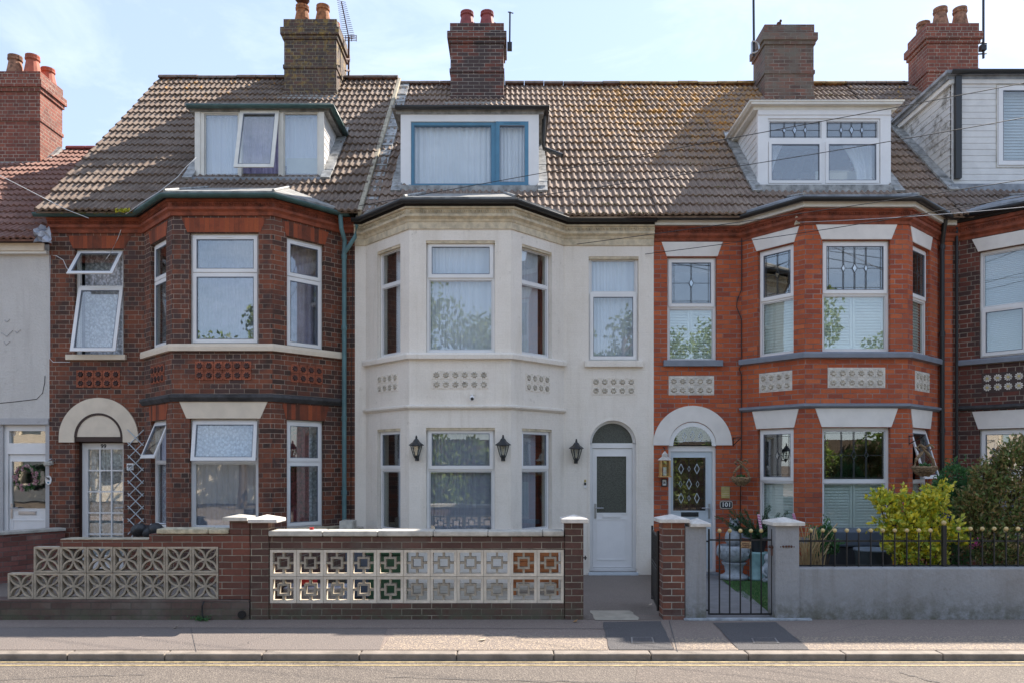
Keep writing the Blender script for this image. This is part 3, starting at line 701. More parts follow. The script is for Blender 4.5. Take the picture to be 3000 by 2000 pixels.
# =================================================================== HOUSE 99 (dark brick)
XL, XR = -7.53, -2.556; o0, f0, f1, o1 = -5.99, -5.147, -3.628, -2.79
ye, yr, K99, ZE99 = -.27, 4.1, .968, 5.86; ZR99 = ZE99+K99*(yr-ye)
h99 = thing('terraced_house', (-5.04, 0, 0), 'dark weathered brick terraced house with teal drainpipe, cream door arch and open windows', 'house')
fc = facets(XL, XR, o0, f0, f1, o1); W = {}
W['up'] = (3.66, 5.35); W['dn'] = (.86, 2.54)
wl = MB()
wm = (-7.12, -6.325, 3.60, 5.35)
L0 = fc['L']
dl, drr = -7.115, -6.323
wl.panel(MW.P, XL, o0, 0, 5.84, [wm, (dl, drr, .1, 2.29)] , -.22, 0)
holesL = None
la, lc = (fc['a'].len-.915, fc['a'].len-.245), (.245, .915)
fu = (fc['b'].u(555), fc['b'].u(757))
for key, rg in (('a', la), ('b', fu), ('c', lc)):
    wl.panel(fc[key].P, 0, fc[key].len, 0, 5.84, [(rg[0], rg[1])+W['up'], (rg[0], rg[1])+W['dn']], -.22, 0)
wl.panel(MW.P, o1, XR, 0, 5.84, [], -.22, 0)
wl.build('wall', M['brick99'], h99, weld=False, recalc=False)
# open up the semicircle above the door: wall hole is square to the springing, the ring covers the rest
sm = MB(); shell(sm, XL, XR, 5.85, 8.4, ZR99, yr)
for x, s in ((XL, 1), (XR, -1)): gable(sm, x, .22, 5.86+K99*.45, yr, ZR99-.06, 8.3, .1, s)
sm.build('party_wall', M['interior'], h99, weld=False)
ar = MB(); arch_ring(ar, -6.719, 2.29, .396, .644, 2.21, -.02, .028); ar.build('door_arch', M['cream'], h99)
# fanlight board, transom, door frame
fd = MB(); fd.panel(MW.P, -7.115, -6.323, 2.225, 2.30, [], -.2, .0005); fd.build('transom', M['brownwood'], h99)
fb = MB(); halfdisc(fb, -6.719, 2.30, .37, .001, .012); fb.build('fanlight_board', M['cream'], h99)
fr_ = MB(); arch_ring(fr_, -6.719, 2.295, .355, .395, 2.295, .0125, .022); fr_.build('fanlight_frame', M['brownwood'], h99)
df = MB(); df.panel(MW.P, -7.115, -6.323, .1, 2.225, [(-7.07, -6.335, .1, 2.2)], -.20, -.13); df.build('door_frame', M['brownwood'], h99)
dr = doorleaf(h99, -7.07, -6.335, .14, 2.2, -6.975, -6.40, .36, 2.10, -.14, 'upvc', 'glass2', 1, gridc=3, gridr=5)
curtain(MW, -6.99, -6.39, .34, 2.12, -.23, M['lace'], h99, folds=14, amp=.008)
text_mesh('house_number', '99', .095, M['digit'], dr, lambda x, d, z: MW.P(x-6.72, -.136, z+2.15), bold=.002)
# windows
def win99(fr, u0, u1, zz, zt, top, bot, **k):
    return glazing(h99, fr, u0, u1, zz[0], zz[1], lights_tb(u0, u1, zz[0], zz[1], zt, .05, .05, top, bot), **k)
win99(MW, -7.12, -6.325, (3.60, 5.35), 4.74, open_sash(38, vent=True, glass='glass2'), open_sash(13, vent=True, glass='glass2'))
curtain(MW, -7.08, -6.36, 3.62, 5.33, -.26, M['lace'], h99, folds=8, amp=.014)
win99(fc['b'], *fu, W['up'], 4.755, dict(sash=True, vent=True, glass='glass2'), dict(sash=True, glass='glass2'))
curtain(fc['b'], fu[0]-.05, fu[1]+.05, 3.5, 5.4, -.55, M['purple'], h99, folds=6, amp=.02)
win99(fc['c'], *lc, W['up'], 4.755, dict(sash=True, vent=True), dict(sash=True))
curtain(fc['c'], lc[0]+.25, lc[1]+.1, 3.6, 5.4, -.30, M['purple'], h99, folds=5)
win99(fc['a'], *la, W['up'], 4.755, dict(sash=True), dict(sash=True))
curtain(fc['a'], la[0], la[1]-.2, 3.6, 5.3, -.30, M['lace'], h99, folds=5)
win99(fc['b'], *fu, W['dn'], 1.89, open_sash(9, vent=True, glass='glass2'), dict(sash=False, glass='glass2'))
curtain(fc['b'], fu[0]-.02, fu[1]+.02, 1.9, 2.5, -.22, M['lace'], h99, folds=12, amp=.01)
curtain(fc['b'], fu[0]-.02, fu[1]+.02, .86, 1.9, -.165, M['sheer'], h99, folds=9, amp=.014)
win99(fc['c'], *lc, W['dn'], 1.89, dict(sash=True, vent=True), dict(sash=True))
curtain(fc['c'], lc[0], lc[0]+.5, .88, 2.5, -.165, M['redcurtain'], h99, folds=4)
curtain(fc['c'], lc[0]+.3, lc[1]+.05, .88, 2.5, -.21, M['lace'], h99, folds=5)
win99(fc['a'], *la, W['dn'], 1.89, open_sash(22, vent=True), dict(sash=False))
curtain(fc['a'], la[0]-.05, la[1]+.02, .88, 2.5, -.165, M['sheer'], h99, folds=9)
# soft toys lined up on the window board
toy = tag(MB().sphere(fc['b'].P(fu[1]-.17, -.2, 3.73), .055).sphere(fc['b'].P(fu[1]-.25, -.2, 3.72), .04).build('soft_toy', M['pink'], None, True), 'pink soft toy at the right end of the dark brick house\'s upper bay window sill', 'toy')
toy = tag(MB().sphere(fc['c'].P(lc[0]+.14, -.18, 3.74), .05, sz=2).build('soft_toy', M['paleribbon'], None, True), 'pale pink soft toy inside the upper right-hand bay window of the dark brick house', 'toy')
# sills, strings, lintels
bp = [(o0-.05, .02), (o0, 0), (f0, BD), (f1, BD), (o1, 0)]
bpath = [(o0, 0), (f0, BD), (f1, BD), (o1, 0)]
def inset_path(p, e):     # slightly longer ends
    a = (Vector(p[0])-(Vector(p[1])-Vector(p[0])).normalized()*e); b = (Vector(p[-1])+(Vector(p[-1])-Vector(p[-2])).normalized()*e)
    return [tuple(a)]+p[1:-1]+[tuple(b)]
sweep_part('window_sill', bpath, [(-.03, 3.56), (.06, 3.56), (.065, 3.62), (.055, 3.665), (-.03, 3.675)], M['cream'], h99)
MB().box(-7.24, -6.27, -.02, .06, 3.545, 3.63, MW.P).build('window_sill', M['cream'], h99, bevel=.006)
sweep_part('window_sill', bpath, [(-.03, .76), (.06, .76), (.06, .85), (-.03, .87)], M['oldstone'], h99)
sweep_part('string_course', bpath, [(-.03, 2.80), (.03, 2.80), (.075, 2.86), (.075, 2.895), (.02, 2.915), (-.03, 2.915)], M['darkband'], h99)
li = MB(); trapezoid(li, fc['b'], fu[0]-.04, fu[1]+.03, 2.545, 2.80, .11); li.build('lintel', M['cream'], h99)
for fr, a_, b_, z0_, z1_, fl in ((fc['b'], fu[0]-.02, fu[1]+.02, 5.355, 5.57, .09), (fc['a'], la[0], la[1], 5.355, 5.57, .07), (fc['c'], lc[0], lc[1], 5.355, 5.57, .07), (fc['a'], la[0], la[1], 2.545, 2.78, .07), (fc['c'], lc[0], lc[1], 2.545, 2.78, .07), (MW, -7.13, -6.31, 5.355, 5.56, .10)):
    la_ = MB(); trapezoid(la_, fr, a_-.01, b_+.01, z0_, z1_, fl, .006); la_.build('brick_arch', M['arch'], h99)
rosettes(h99, fc['b'], fc['b'].u(571), 3.125, 6, 2, .143, M['terratile'], boss=M['terraboss'])
rosettes(h99, MW, -7.09, 3.10, 5, 2, .143, M['terratile'], boss=M['terraboss'])
rosettes(h99, fc['c'], .31, 3.12, 4, 2, .143, M['terratile'], boss=M['terraboss'])
rosettes(h99, fc['a'], fc['a'].len-.31-.572, 3.12, 4, 2, .143, M['terratile'], boss=M['terraboss'])
full = [(XL, 0)]+bpath+[(XR, 0)]
sweep_part('cornice', full, [(-.03, 5.60), (.03, 5.60), (.045, 5.65), (.085, 5.68), (.09, 5.71), (.06, 5.72), (.07, 5.79), (.10, 5.80), (.10, 5.83), (-.03, 5.84)], M['terracotta'], h99)
eggs(full, 5.755, .075, M['terracotta'], h99)
sweep_part('gutter', [(XL-.15, 0)]+bpath+[(XR-.05, 0)], gutter_prof(5.875, .058, .17), M['green'], h99, True)
sweep_part('fascia_board', [(XL, 0)]+bpath+[(XR, 0)], [(-.03, 5.842), (.10, 5.842), (.10, 5.90), (-.03, 5.91)], M['dark'], h99)
dpx = at(1007, 900, -.12)
downpipe('downpipe', [(at(997, 600, -.22).x, -.22, 5.83), (at(1000, 660, -.2).x, -.2, 5.62), (at(1010, 690, -.1).x, -.1, 5.45), (dpx.x, -.08, 5.3), (dpx.x, -.08, 4.0), (dpx.x, -.08, .1)], .036, M['teal'], h99, (5.2, 4.05, 2.6, 1.4))
downpipe('downpipe_branch', [(at(1046, 660, -.2).x, -.2, 5.68), (at(1040, 690, -.14).x, -.14, 5.5), (dpx.x, -.08, 5.25)], .034, M['teal'], h99)
# roof
XD = (at(577, 528, .7).x, at(948, 528, .7).x)
rf = tiles('roof', XL-.06, XR+.14, ye, ZE99, K99, yr, [(XD[0]+.03, XD[1]-.03, .75, 2.0)], M['tile99'], h99, seed=3)
m = back_roof(h99, XL, XR, yr, ZR99, 8.5, 5.8, None); m.build('rear_roof', M['tile98'], h99)
ridge(rf, XL-.04, XR+.12, yr, ZR99+.06, M['ridge'], seed=2, gaps=[(-4.75, -3.6)])
bc = MB()                                   # raised verge on the right with its mortar edge
th = math.atan(K99)
f = lambda a, b, c: Vector((a, ye+b*math.cos(th)-c*math.sin(th), ZE99+b*math.sin(th)+c*math.cos(th)))
bc.box(XR+.10, XR+.17, -.02, (yr-ye)/math.cos(th)+.03, -.10, .055, f); bc.build('verge', M['mortar'], rf, bevel=.008)
lf = MB(); lf.box(XR+.172, XR+.36, -.02, (yr-ye)/math.cos(th)-.02, -.075, -.01, f)
for k in range(14): lf.box(XR+.175, XR+.355, k*.44, k*.44+.05, -.01, .01, f)
lf.build('flashing', M['leadpale'], rf)
bayroof(h99, o0, f0, f1, o1, 5.93, .56, 6.55, M['felt'], .14)
chimney(h99, -4.70, -3.62, 3.40, 4.40, 9.42, 11.02, M['chim99'], [(-4.38, 3.62, .40), (-3.95, 3.62, .40), (-4.3, 4.15, .34), (-3.85, 4.15, .34)], [M['pot_lich'], M['pot_lich'], M['pot_red'], M['pot_red']])
# ---- dormers
def dormer(house, x0, x1, yf, z0, z1, k, ye_, ze_, cheek, roofmat, name='dormer'):
    zr_ = lambda y: ze_+k*(y-ye_)
    yb = ye_+(z1-ze_)/k+.15
    d = MB().box(x0-.16, x1+.16, yf-.14, yb+.15, z1, z1+.05).box(x0-.10, x1+.10, yf-.05, yb, z1-.06, z1-.0005).build(name, roofmat, house)
    for s, x in ((1, x0), (-1, x1)):
        m = MB(); y0 = yf+.02
        vs = [(x, y0, z0-.1), (x, y0, z1), (x, yb, z1), (x, yb, zr_(yb)-.12)]
        vs2 = [(x+s*.05, y, z) for _, y, z in vs]
        m.add(vs+vs2, [(0,1,2,3), (4,7,6,5), (0,4,5,1), (1,5,6,2), (2,6,7,3), (3,7,4,0)])
        # weatherboard laps
        if cheek is not None:
            z = z0+.05
            while z < z1:
                yy = ye_+(z-ze_)/k
                yy = max(yy, yf+.02)
                m.box(min(x, x-s*.008), max(x, x-s*.008), yf+.02, max(yb-.05, yf+.1), z, z+.012); z += .12
        m.build('cheek', cheek or M['cladding'], d, weld=False)
    return d, None, yb
DF = lambda y: Fr((0, y), (1, y))
d99z = (H+(HY-528)/170.6, H+(HY-322)/170.6)
d, rfm, yb = dormer(h99, XD[0], XD[1], .7, d99z[0], d99z[1], K99, ye, ZE99, M['cladding'], M['felt'])
fr = DF(.7)
P9 = lambda a, b, c, e: (fr.u(a), fr.u(b), fr.z(a, e), fr.z(a, c))
zz = (fr.z(700, 526), fr.z(700, 323))
glazing(d, fr, XD[0], XD[1], zz[0], zz[1], [dict(b=P9(600, 699, 335, 518), glass='glass2'), dict(b=P9(709, 817, 332, 519), sash=True, open=16, vent=True, bw=.05, glass='glass2'), dict(b=P9(832, 932, 333, 518), glass='glass2')], frame='upvccream', inset=-.06, dep=.09)
MB().panel(fr.P, XD[0]-.02, XD[1]+.02, zz[0]-.04, zz[1]+.03, [(XD[0]+.07, XD[1]-.07, zz[0]+.035, zz[1]-.04)], .031, .045).build('window_surround', M['upvccream'], d)
curtain(fr, XD[0]+.1, XD[0]+.65, zz[0], zz[1], -.16, M['net'], d, folds=3, amp=.02)
curtain(fr, XD[0]+.72, XD[0]+1.45, zz[0], zz[1], -.2, M['purple'], d, folds=4, amp=.03)
curtain(fr, XD[0]+1.35, XD[1]-.05, zz[0]+.3, zz[1], -.18, M['net'], d, folds=3, amp=.02)
MB().box(XD[0]+1.5, XD[1]-.08, -.17, -.15, zz[0], zz[0]+.42, fr.P).build('roller_blind', M['upvccream'], d)
gz = d99z[1]+.02
gpath = [(XD[0]-.14, .62), (XD[1]+.12, .62), (XD[1]+.12, yb)]
gm = MB().sweep([(XD[0]-.12, .66), (XD[1]+.08, .66), (XD[1]+.08, yb)], gutter_prof(gz, .052, .08)); gm.build('gutter', M['green'], d, True)
fl = MB(); fl.box(XD[0]-.1, XD[1]+.1, .50, .69, d99z[0]-.22, d99z[0]-.02); fl.build('flashing', M['lead'], d)
def cheekflash(d, x0, x1, yf, yb, k, ye_, ze_):
    th = math.atan(k)
    for s, x in ((-1, x0), (1, x1)):
        m = MB(); f = lambda a, b, c: Vector((x+s*a, yf+b*math.cos(th)-c*math.sin(th), ze_+k*(yf-ye_)+b*math.sin(th)+c*math.cos(th)))
        n = 7; L_ = (yb-yf)/math.cos(th)
        for i in range(n): m.box(0, .16+.01*(i % 2), -.25+(L_+.3)*i/n, -.25+(L_+.3)*(i+1)/n+.03, .05+.006*(i % 2), .085+.006*(i % 2), f)
        m.build('flashing', M['leadpale'], d, weld=False)
cheekflash(d, XD[0], XD[1], .7, yb, K99, ye, ZE99)

# =================================================================== HOUSE 100 (painted white)
XL, XR = -2.556, 2.306; o0, f0, f1, o1 = -2.38, -1.555, -.015, .84
K, ZE = .955, 5.79; ZR = ZE+K*(yr-ye)
h100 = thing('terraced_house', (-.1, 0, 0), 'white painted terraced house with cream cornice, blue dormer window and half-glazed door', 'house')
fc = facets(XL, XR, o0, f0, f1, o1)
up, dn = (3.54, 5.23), (.80, 2.405)
wl = MB(); xd0, xd1 = 1.258, 2.03
wl.panel(MW.P, XL, o0, 0, 5.76, [], -.22, 0)
wl.panel(MW.P, o1, XR, 0, 5.76, [(1.248, 2.061, 3.535, 5.225), (1.258, 2.03, .1, 2.60)], -.22, 0)
la, lc = (fc['a'].len-.88, fc['a'].len-.235), (.241, .944)
fu = (fc['b'].u(1248), fc['b'].u(1450))
for key, rg in (('a', la), ('b', fu), ('c', lc)): wl.panel(fc[key].P, 0, fc[key].len, 0, 5.76, [rg+up, rg+dn], -.22, 0)
spandrel(wl, 1.644, 2.19, .386, 2.60, -.21, .0)
wl.build('wall', M['white'], h100, weld=False, recalc=False)
sm = MB(); shell(sm, XL+.002, XR-.002, 5.8, 8.4, ZR, yr); sm.build('party_wall', M['interior'], h100, weld=False)
ae = MB(); arch_ring(ae, 1.644, 2.19, .375, .405, .15, -.01, .012); ae.build('door_surround', M['white'], h100)
def win(h, fr, u0, u1, zz, zt, top=SA, bot={}, **k): return glazing(h, fr, u0, u1, zz[0], zz[1], lights_tb(u0, u1, zz[0], zz[1], zt, .045, .05, top, bot), **k)
g1 = dict(glass='glass')
win(h100, fc['b'], *fu, up, 4.67, dict(sash=True), {}); curtain(fc['b'], fu[0]-.02, fu[1]+.02, 3.5, 5.2, -.165, M['net'], h100, folds=16, amp=.012)
win(h100, fc['c'], *lc, up, 4.67, {}, {}); curtain(fc['c'], lc[0]-.02, lc[1]-.16, 3.5, 5.2, -.16, M['net'], h100, folds=9, amp=.012); curtain(fc['c'], lc[1]-.25, lc[1]+.02, 3.5, 5.2, -.2, M['browncurtain'], h100, folds=2)
win(h100, fc['a'], *la, up, 4.67, {}, {}); curtain(fc['a'], la[0]+.30, la[1]+.03, 3.5, 5.2, -.165, M['net'], h100, folds=7, amp=.012); curtain(fc['a'], la[0]-.02, la[0]+.45, 3.5, 5.2, -.21, M['browncurtain'], h100, folds=2)
win(h100, MW, 1.248, 2.061, (3.535, 5.225), 4.64, {}, SA); curtain(MW, 1.25, 2.06, 3.5, 5.2, -.165, M['net'], h100, folds=12, amp=.012)
win(h100, fc['b'], *fu, dn, 1.77, SA, {}); curtain(fc['b'], fu[0]-.02, fu[1]+.02, .8, 2.4, -.165, M['sheer'], h100, folds=18, amp=.012)
win(h100, fc['c'], *lc, dn, 1.77, SA, {}); curtain(fc['c'], lc[0]-.02, lc[1]-.2, .8, 2.4, -.165, M['sheer'], h100, folds=8, amp=.012)
win(h100, fc['a'], *la, dn, 1.77, SA, {}); curtain(fc['a'], la[0]+.35, la[1]+.05, .8, 2.4, -.165, M['sheer'], h100, folds=6, amp=.012)
bpath = [(o0, 0), (f0, BD), (f1, BD), (o1, 0)]
sweep_part('window_sill', bpath, [(-.03, 3.43), (.07, 3.44), (.075, 3.50), (.06, 3.53), (-.03, 3.54)], M['white'], h100)
MB().box(1.18, 2.13, -.02, .07, 3.43, 3.53, MW.P).build('window_sill', M['white'], h100, bevel=.006)
sweep_part('window_sill', bpath, [(-.03, .70), (.06, .70), (.06, .79), (-.03, .80)], M['white'], h100)
sweep_part('string_course', bpath, [(-.03, 2.68), (.02, 2.68), (.06, 2.71), (.06, 2.735), (.02, 2.75), (-.03, 2.75)], M['white'], h100)
rosettes(h100, fc['b'], fc['b'].u(1265), 2.99, 6, 2, .143, M['white'], proud=.002, boss=M['dirtshadow'])
rosettes(h100, MW, 1.295, 2.98, 5, 2, .143, M['white'], proud=.002, boss=M['dirtshadow'])
rosettes(h100, fc['c'], .32, 2.98, 4, 2, .143, M['white'], proud=.002, boss=M['dirtshadow'])
rosettes(h100, fc['a'], fc['a'].len-.87, 2.98, 4, 2, .143, M['white'], proud=.002, boss=M['dirtshadow'])
for fr, rg, zt in ((fc['a'], la, up[1]), (fc['b'], fu, up[1]), (fc['c'], lc, up[1]), (MW, (1.248, 2.061), 5.225), (fc['a'], la, dn[1]), (fc['b'], fu, dn[1]), (fc['c'], lc, dn[1])):
    MB().box(rg[0]-.01, rg[1]+.01, -.09, -.012, zt-.035, zt+.002, fr.P).build('window_head', M['creamcornice'], h100)
full = [(XL, 0)]+bpath+[(XR, 0)]
sweep_part('cornice', full, [(-.03, 5.40), (.02, 5.40), (.025, 5.50), (.035, 5.505), (.05, 5.54), (.10, 5.57), (.105, 5.60), (.075, 5.605), (.085, 5.68), (.115, 5.685), (.115, 5.71), (-.03, 5.715)], M['creamcornice'], h100)
eggs(full, 5.645, .09, M['creamcornice'], h100)
sweep_part('gutter', [(XL-.02, 0)]+bpath+[(XR+.02, 0)], gutter_prof(5.785, .055, .18), M['black'], h100, True)
sweep_part('fascia_board', full, [(-.03, 5.718), (.10, 5.718), (.10, 5.80), (-.03, 5.80)], M['dark'], h100)
# door
zz = (.12, 2.13)
df = MB(); df.panel(MW.P, 1.258, 2.03, .1, 2.20, [(1.318, 1.972, .16, 2.12)], -.15, -.08); arch_ring(df, 1.644, 2.19, .335, .385, 2.19, -.15, -.08); df.build('door_frame', M['upvc'], h100)
g = MB(); halfdisc(g, 1.644, 2.195, .337, -.125, -.12); g.build('fanlight', M['frost'], h100)
doorleaf(h100, 1.322, 1.968, .165, 2.115, 1.39, 1.875, 1.06, 1.985, -.10, 'upvc', 'frost', -1, panel=(1.385, 1.88, .28, .965), letter=(1.48, 1.78, .975, 1.035), lettercol='upvc')
MB().box(1.24, 2.05, -.20, .06, .02, .10, MW.P).build('door_step', M['bluewhite'], h100, bevel=.008)
MB().box(1.30, 2.04, .065, .22, .012, .035, MW.P).build('threshold_board', M['wood'], h100)
# roof
XD = (at(1178, 550, .47).x, at(1575, 550, .47).x); yf = .47; s_ = F/(D0+yf)
holes100 = [(XD[0]+.03, XD[1]-.03, yf+.05, 1.75)]
rf = tiles('roof', XL+.17, XR, ye, ZE, K, yr, holes100, M['tile100'], h100, seed=5)
back_roof(h100, XL, XR, yr, ZR, 8.5, 5.75, None).build('rear_roof', M['tile98'], h100)
ridge(rf, XL+.17, XR, yr, ZR+.06, M['ridge'], seed=5, gaps=[(-1.3, -.15)])
bayroof(h100, o0, f0, f1, o1, 5.84, .36, 6.38, M['felt'], .15)
chimney(h100, -1.27, -.176, 3.42, 4.2, 9.33, 10.95, M['chim100'], [(-.94, 3.62, .34), (-.52, 3.62, .34), (-.88, 4.02, .3), (-.44, 4.02, .3)], M['pot_dark'])
dz = (H+(HY-550)/s_, H+(HY-328)/s_)
d, rfm, yb = dormer(h100, XD[0], XD[1], yf, dz[0], dz[1], K, ye, ZE, M['leadpale'], M['felt'])
fr = DF(yf); P9 = lambda a, b, c, e: (fr.u(a), fr.u(b), fr.z(a, e), fr.z(a, c))
fo = P9(1204, 1548, 359, 547)
MB().panel(fr.P, XD[0]-.02, XD[1]+.02, dz[0]-.02, dz[1]-.01, [fo], -.04, .03).build('window_surround', M['upvc'], d)
glazing(d, fr, *fo, [dict(b=P9(1212, 1440, 368, 541), glass='glasslow'), dict(b=P9(1456, 1545, 362, 544), sash=True, bw=.05, glass='glasslow', vent=True)], frame='blue', inset=-.05, dep=.06)
MB().box(fo[0]-.03, fo[1]+.02, -.02, .07, fo[2]-.03, fo[2]+.005, fr.P).build('window_sill', M['blue'], d)
curtain(fr, fo[0]-.02, fo[1]+.02, fo[2], fo[3]-.05, -.11, M['curtain'], d, folds=22, amp=.014)
gm = MB().sweep([(XD[0]-.10, yf-.02), (XD[1]+.06, yf-.02), (XD[1]+.06, yb)], gutter_prof(dz[1]+.04, .052, .09)); gm.build('gutter', M['black'], d, True)
gb = MB(); gb.tube([(XD[1]+.12, yf+.15, dz[1]), (XD[1]+.10, yf+.22, dz[1]-.42), (XD[1]+.12, yf+.25, dz[1]-.52), (XD[1]+.42, yf+.05, dz[1]-.72)], .036, 8); gb.build('downpipe', M['black'], d)
MB().box(XD[0]-.1, XD[1]+.12, yf-.16, yf-.01, dz[0]-.16, dz[0]-.02).build('flashing', M['leadpale'], d)
cheekflash(d, XD[0], XD[1], yf, yb, K, ye, ZE)

# =================================================================== HOUSE 101 (orange red brick)
XL, XR = 2.306, 7.17; o0, f0, f1, o1 = 3.733, 4.43, 5.99, 6.96
h101 = thing('terraced_house', (4.7, 0, 0), 'bright orange-red brick terraced house with white lintels, white arch and grey-blue sills', 'house')
fc = facets(XL, XR, o0, f0, f1, o1)
up, dn = (3.55, 5.24), (.75, 2.41); um = (3.52, 5.22)
mu = (MW.u(1955), MW.u(2100))
dX0, dX1, xc, zc = 2.546, 3.326, 2.936, 2.163
wl = MB(); wl.panel(MW.P, XL, o0, 0, 5.78, [mu+um, (dX0, dX1, .1, zc+.01)], -.22, 0)
la, lc = (.30, .945), (.20, .89); fu = (fc['b'].u(2409), fc['b'].u(2609))
for key, rg in (('a', la), ('b', fu), ('c', lc)): wl.panel(fc[key].P, 0, fc[key].len, 0, 5.78, [rg+up, rg+dn], -.22, 0)
wl.panel(MW.P, o1, XR, 0, 5.78, [], -.22, 0)
wl.build('wall', M['brick101'], h101, weld=False, recalc=False)
sm = MB(); shell(sm, XL+.002, XR-.002, 5.8, 8.4, ZR, yr); sm.build('party_wall', M['interior'], h101, weld=False)
ar = MB(); arch_ring(ar, xc, zc, .385, .642, zc, -.02, .028); ar.build('door_arch', M['paint'], h101)
df = MB(); df.panel(MW.P, dX0, dX1, .1, zc-.01, [(dX0+.05, dX1-.05, .14, zc-.10)], -.12, -.05); arch_ring(df, xc, zc-.01, .315, .384, zc-.01, .0005, .012); df.build('door_frame', M['upvc'], h101)
g = MB(); halfdisc(g, xc, zc+.005, .318, .004, .007); g.build('fanlight', M['glass'], h101)
bk = MB(); halfdisc(bk, xc, zc+.005, .318, .0008, .0025); bk.build('fanlight_backing', M['dark'], h101)
gx = MB()
for k, q in enumerate((-.13, 0, .13)):
    zz_ = zc+.14+(.02 if k == 1 else 0); a, b = .033, .075
    for (x1_, z1_), (x2_, z2_) in zip(((0, b), (a, 0), (0, -b), (-a, 0)), ((a, 0), (0, -b), (-a, 0), (0, b))): gx.tube([MW.P(xc+q+x1_, .009, zz_+z1_), MW.P(xc+q+x2_, .009, zz_+z2_)], .005, 4)
gx.tube([MW.P(xc-.30, .009, zc+.06), MW.P(xc+.30, .009, zc+.06)], .003, 4)
gx.build('leading', M['bluewhite'], h101)
dr = doorleaf(h101, dX0+.055, dX1-.055, .145, zc-.105, 2.635, 3.17, 1.095, 1.965, -.07, 'bluewhite', 'glass', 1, panel=(2.66, 3.16, .28, .90), letter=(2.765, 3.05, 1.0, 1.07), lettercol='black')
bk = MB(); bk.box(2.62, 3.18, -.16, -.15, 1.08, 1.98, MW.P); bk.build('door_glass_backing', M['browncurtain'], dr)
gx = MB()
for q, zz_, s in ((2.77, 1.78, 1.1), (2.90, 1.78, .6), (3.03, 1.78, 1.1), (2.76, 1.53, .7), (2.90, 1.53, 1.15), (3.04, 1.53, .7), (2.77, 1.30, 1.1), (2.90, 1.30, .6), (3.03, 1.30, 1.1)):
    a, b = .036*s, .075*s
    for (x1_, z1_), (x2_, z2_) in zip(((0, b), (a, 0), (0, -b), (-a, 0)), ((a, 0), (0, -b), (-a, 0), (0, b))): gx.tube([MW.P(q+x1_, -.085, zz_+z1_), MW.P(q+x2_, -.085, zz_+z2_)], .006 if s > 1 else .003, 4)
gx.build('diamond_leading', M['bluewhite'], dr)
gy = MB()
for q in (2.66, 2.77, 2.90, 3.03, 3.145): gy.tube([MW.P(q, -.086, 1.1), MW.P(q, -.086, 1.96)], .003, 4)
for q in (1.12, 1.30, 1.53, 1.78, 1.94): gy.tube([MW.P(2.64, -.086, q), MW.P(3.165, -.086, q)], .003, 4)
gy.build('leading', M['leadcame'], dr)
MB().box(dX0-.02, dX1+.03, -.2, .10, .02, .10, MW.P).build('door_step', M['lead'], h101, bevel=.008)
L1 = lambda p: dict(sash=True, lead=p, glass='glass2')
win(h101, MW, *mu, um, 4.41, L1('1'), dict(glass='glass2')); slats(MW, mu[0]+.03, mu[1]-.03, 3.58, 4.40, -.155, M['shutter'], h101, panels=2, name='shutter')
win(h101, fc['b'], *fu, up, 4.43, L1('3'), dict(glass='glass2')); slats(fc['b'], fu[0]+.03, fu[1]-.03, 3.6, 4.42, -.155, M['shutter'], h101, panels=2, name='shutter')
win(h101, fc['a'], *la, up, 4.43, L1('1'), {}); slats(fc['a'], la[0]+.03, la[1]-.03, 3.6, 4.42, -.155, M['shutter'], h101, panels=1, name='shutter')
win(h101, fc['c'], *lc, up, 4.43, L1('1'), {}); slats(fc['c'], lc[0]+.03, lc[1]-.03, 3.6, 4.42, -.155, M['shutter'], h101, panels=1, name='shutter')
win(h101, fc['b'], *fu, dn, 1.59, dict(sash=False, lead='3', glass='glass2'), {}); slats(fc['b'], fu[0]+.03, fu[1]-.03, .78, 1.57, -.155, M['shutter'], h101, panels=2, name='shutter')
win(h101, fc['a'], *la, dn, 1.59, L1('1'), {}); slats(fc['a'], la[0]+.03, la[1]-.03, .78, 1.57, -.155, M['shutter'], h101, panels=1, name='shutter')
win(h101, fc['c'], *lc, dn, 1.59, open_sash(16, glass='glass2'), {}); slats(fc['c'], lc[0]+.03, lc[1]-.03, .78, 1.57, -.155, M['shutter'], h101, panels=1, name='shutter')
bpath = [(o0, 0), (f0, BD), (f1, BD), (o1, 0)]; full = [(XL, 0)]+bpath+[(XR, 0)]
sweep_part('window_sill', bpath, [(-.03, 3.455), (.075, 3.46), (.08, 3.52), (.07, 3.545), (-.03, 3.55)], M['bluegrey'], h101)
MB().box(2.46, 3.42, -.02, .07, 3.44, 3.54, MW.P).build('window_sill', M['bluegrey'], h101, bevel=.006)
sweep_part('window_sill', bpath, [(-.03, .66), (.06, .66), (.06, .74), (-.03, .75)], M['bluegrey'], h101)
sweep_part('string_course', bpath, [(-.03, 2.70), (.02, 2.70), (.065, 2.73), (.065, 2.76), (.02, 2.775), (-.03, 2.775)], M['bluegrey'], h101)
for fr, rg, z0_, z1_, fl in ((MW, mu, 5.225, 5.46, .085), (fc['b'], fu, 5.245, 5.47, .09), (fc['a'], la, 5.245, 5.47, .09), (fc['c'], lc, 5.245, 5.47, .09), (fc['b'], fu, 2.415, 2.70, .10), (fc['a'], la, 2.415, 2.70, .08), (fc['c'], lc, 2.415, 2.70, .08)):
    li = MB(); trapezoid(li, fr, rg[0]-.01, rg[1]+.01, z0_, z1_, fl); li.build('lintel', M['paint'], h101, bevel=.004)
rosettes(h101, fc['b'], fc['b'].u(2427), 3.02, 6, 2, .141, M['stonecap'], back=True, boss=M['dirtshadow'])
rosettes(h101, MW, MW.u(1961), 2.99, 5, 2, .143, M['stonecap'], back=True, boss=M['dirtshadow'])
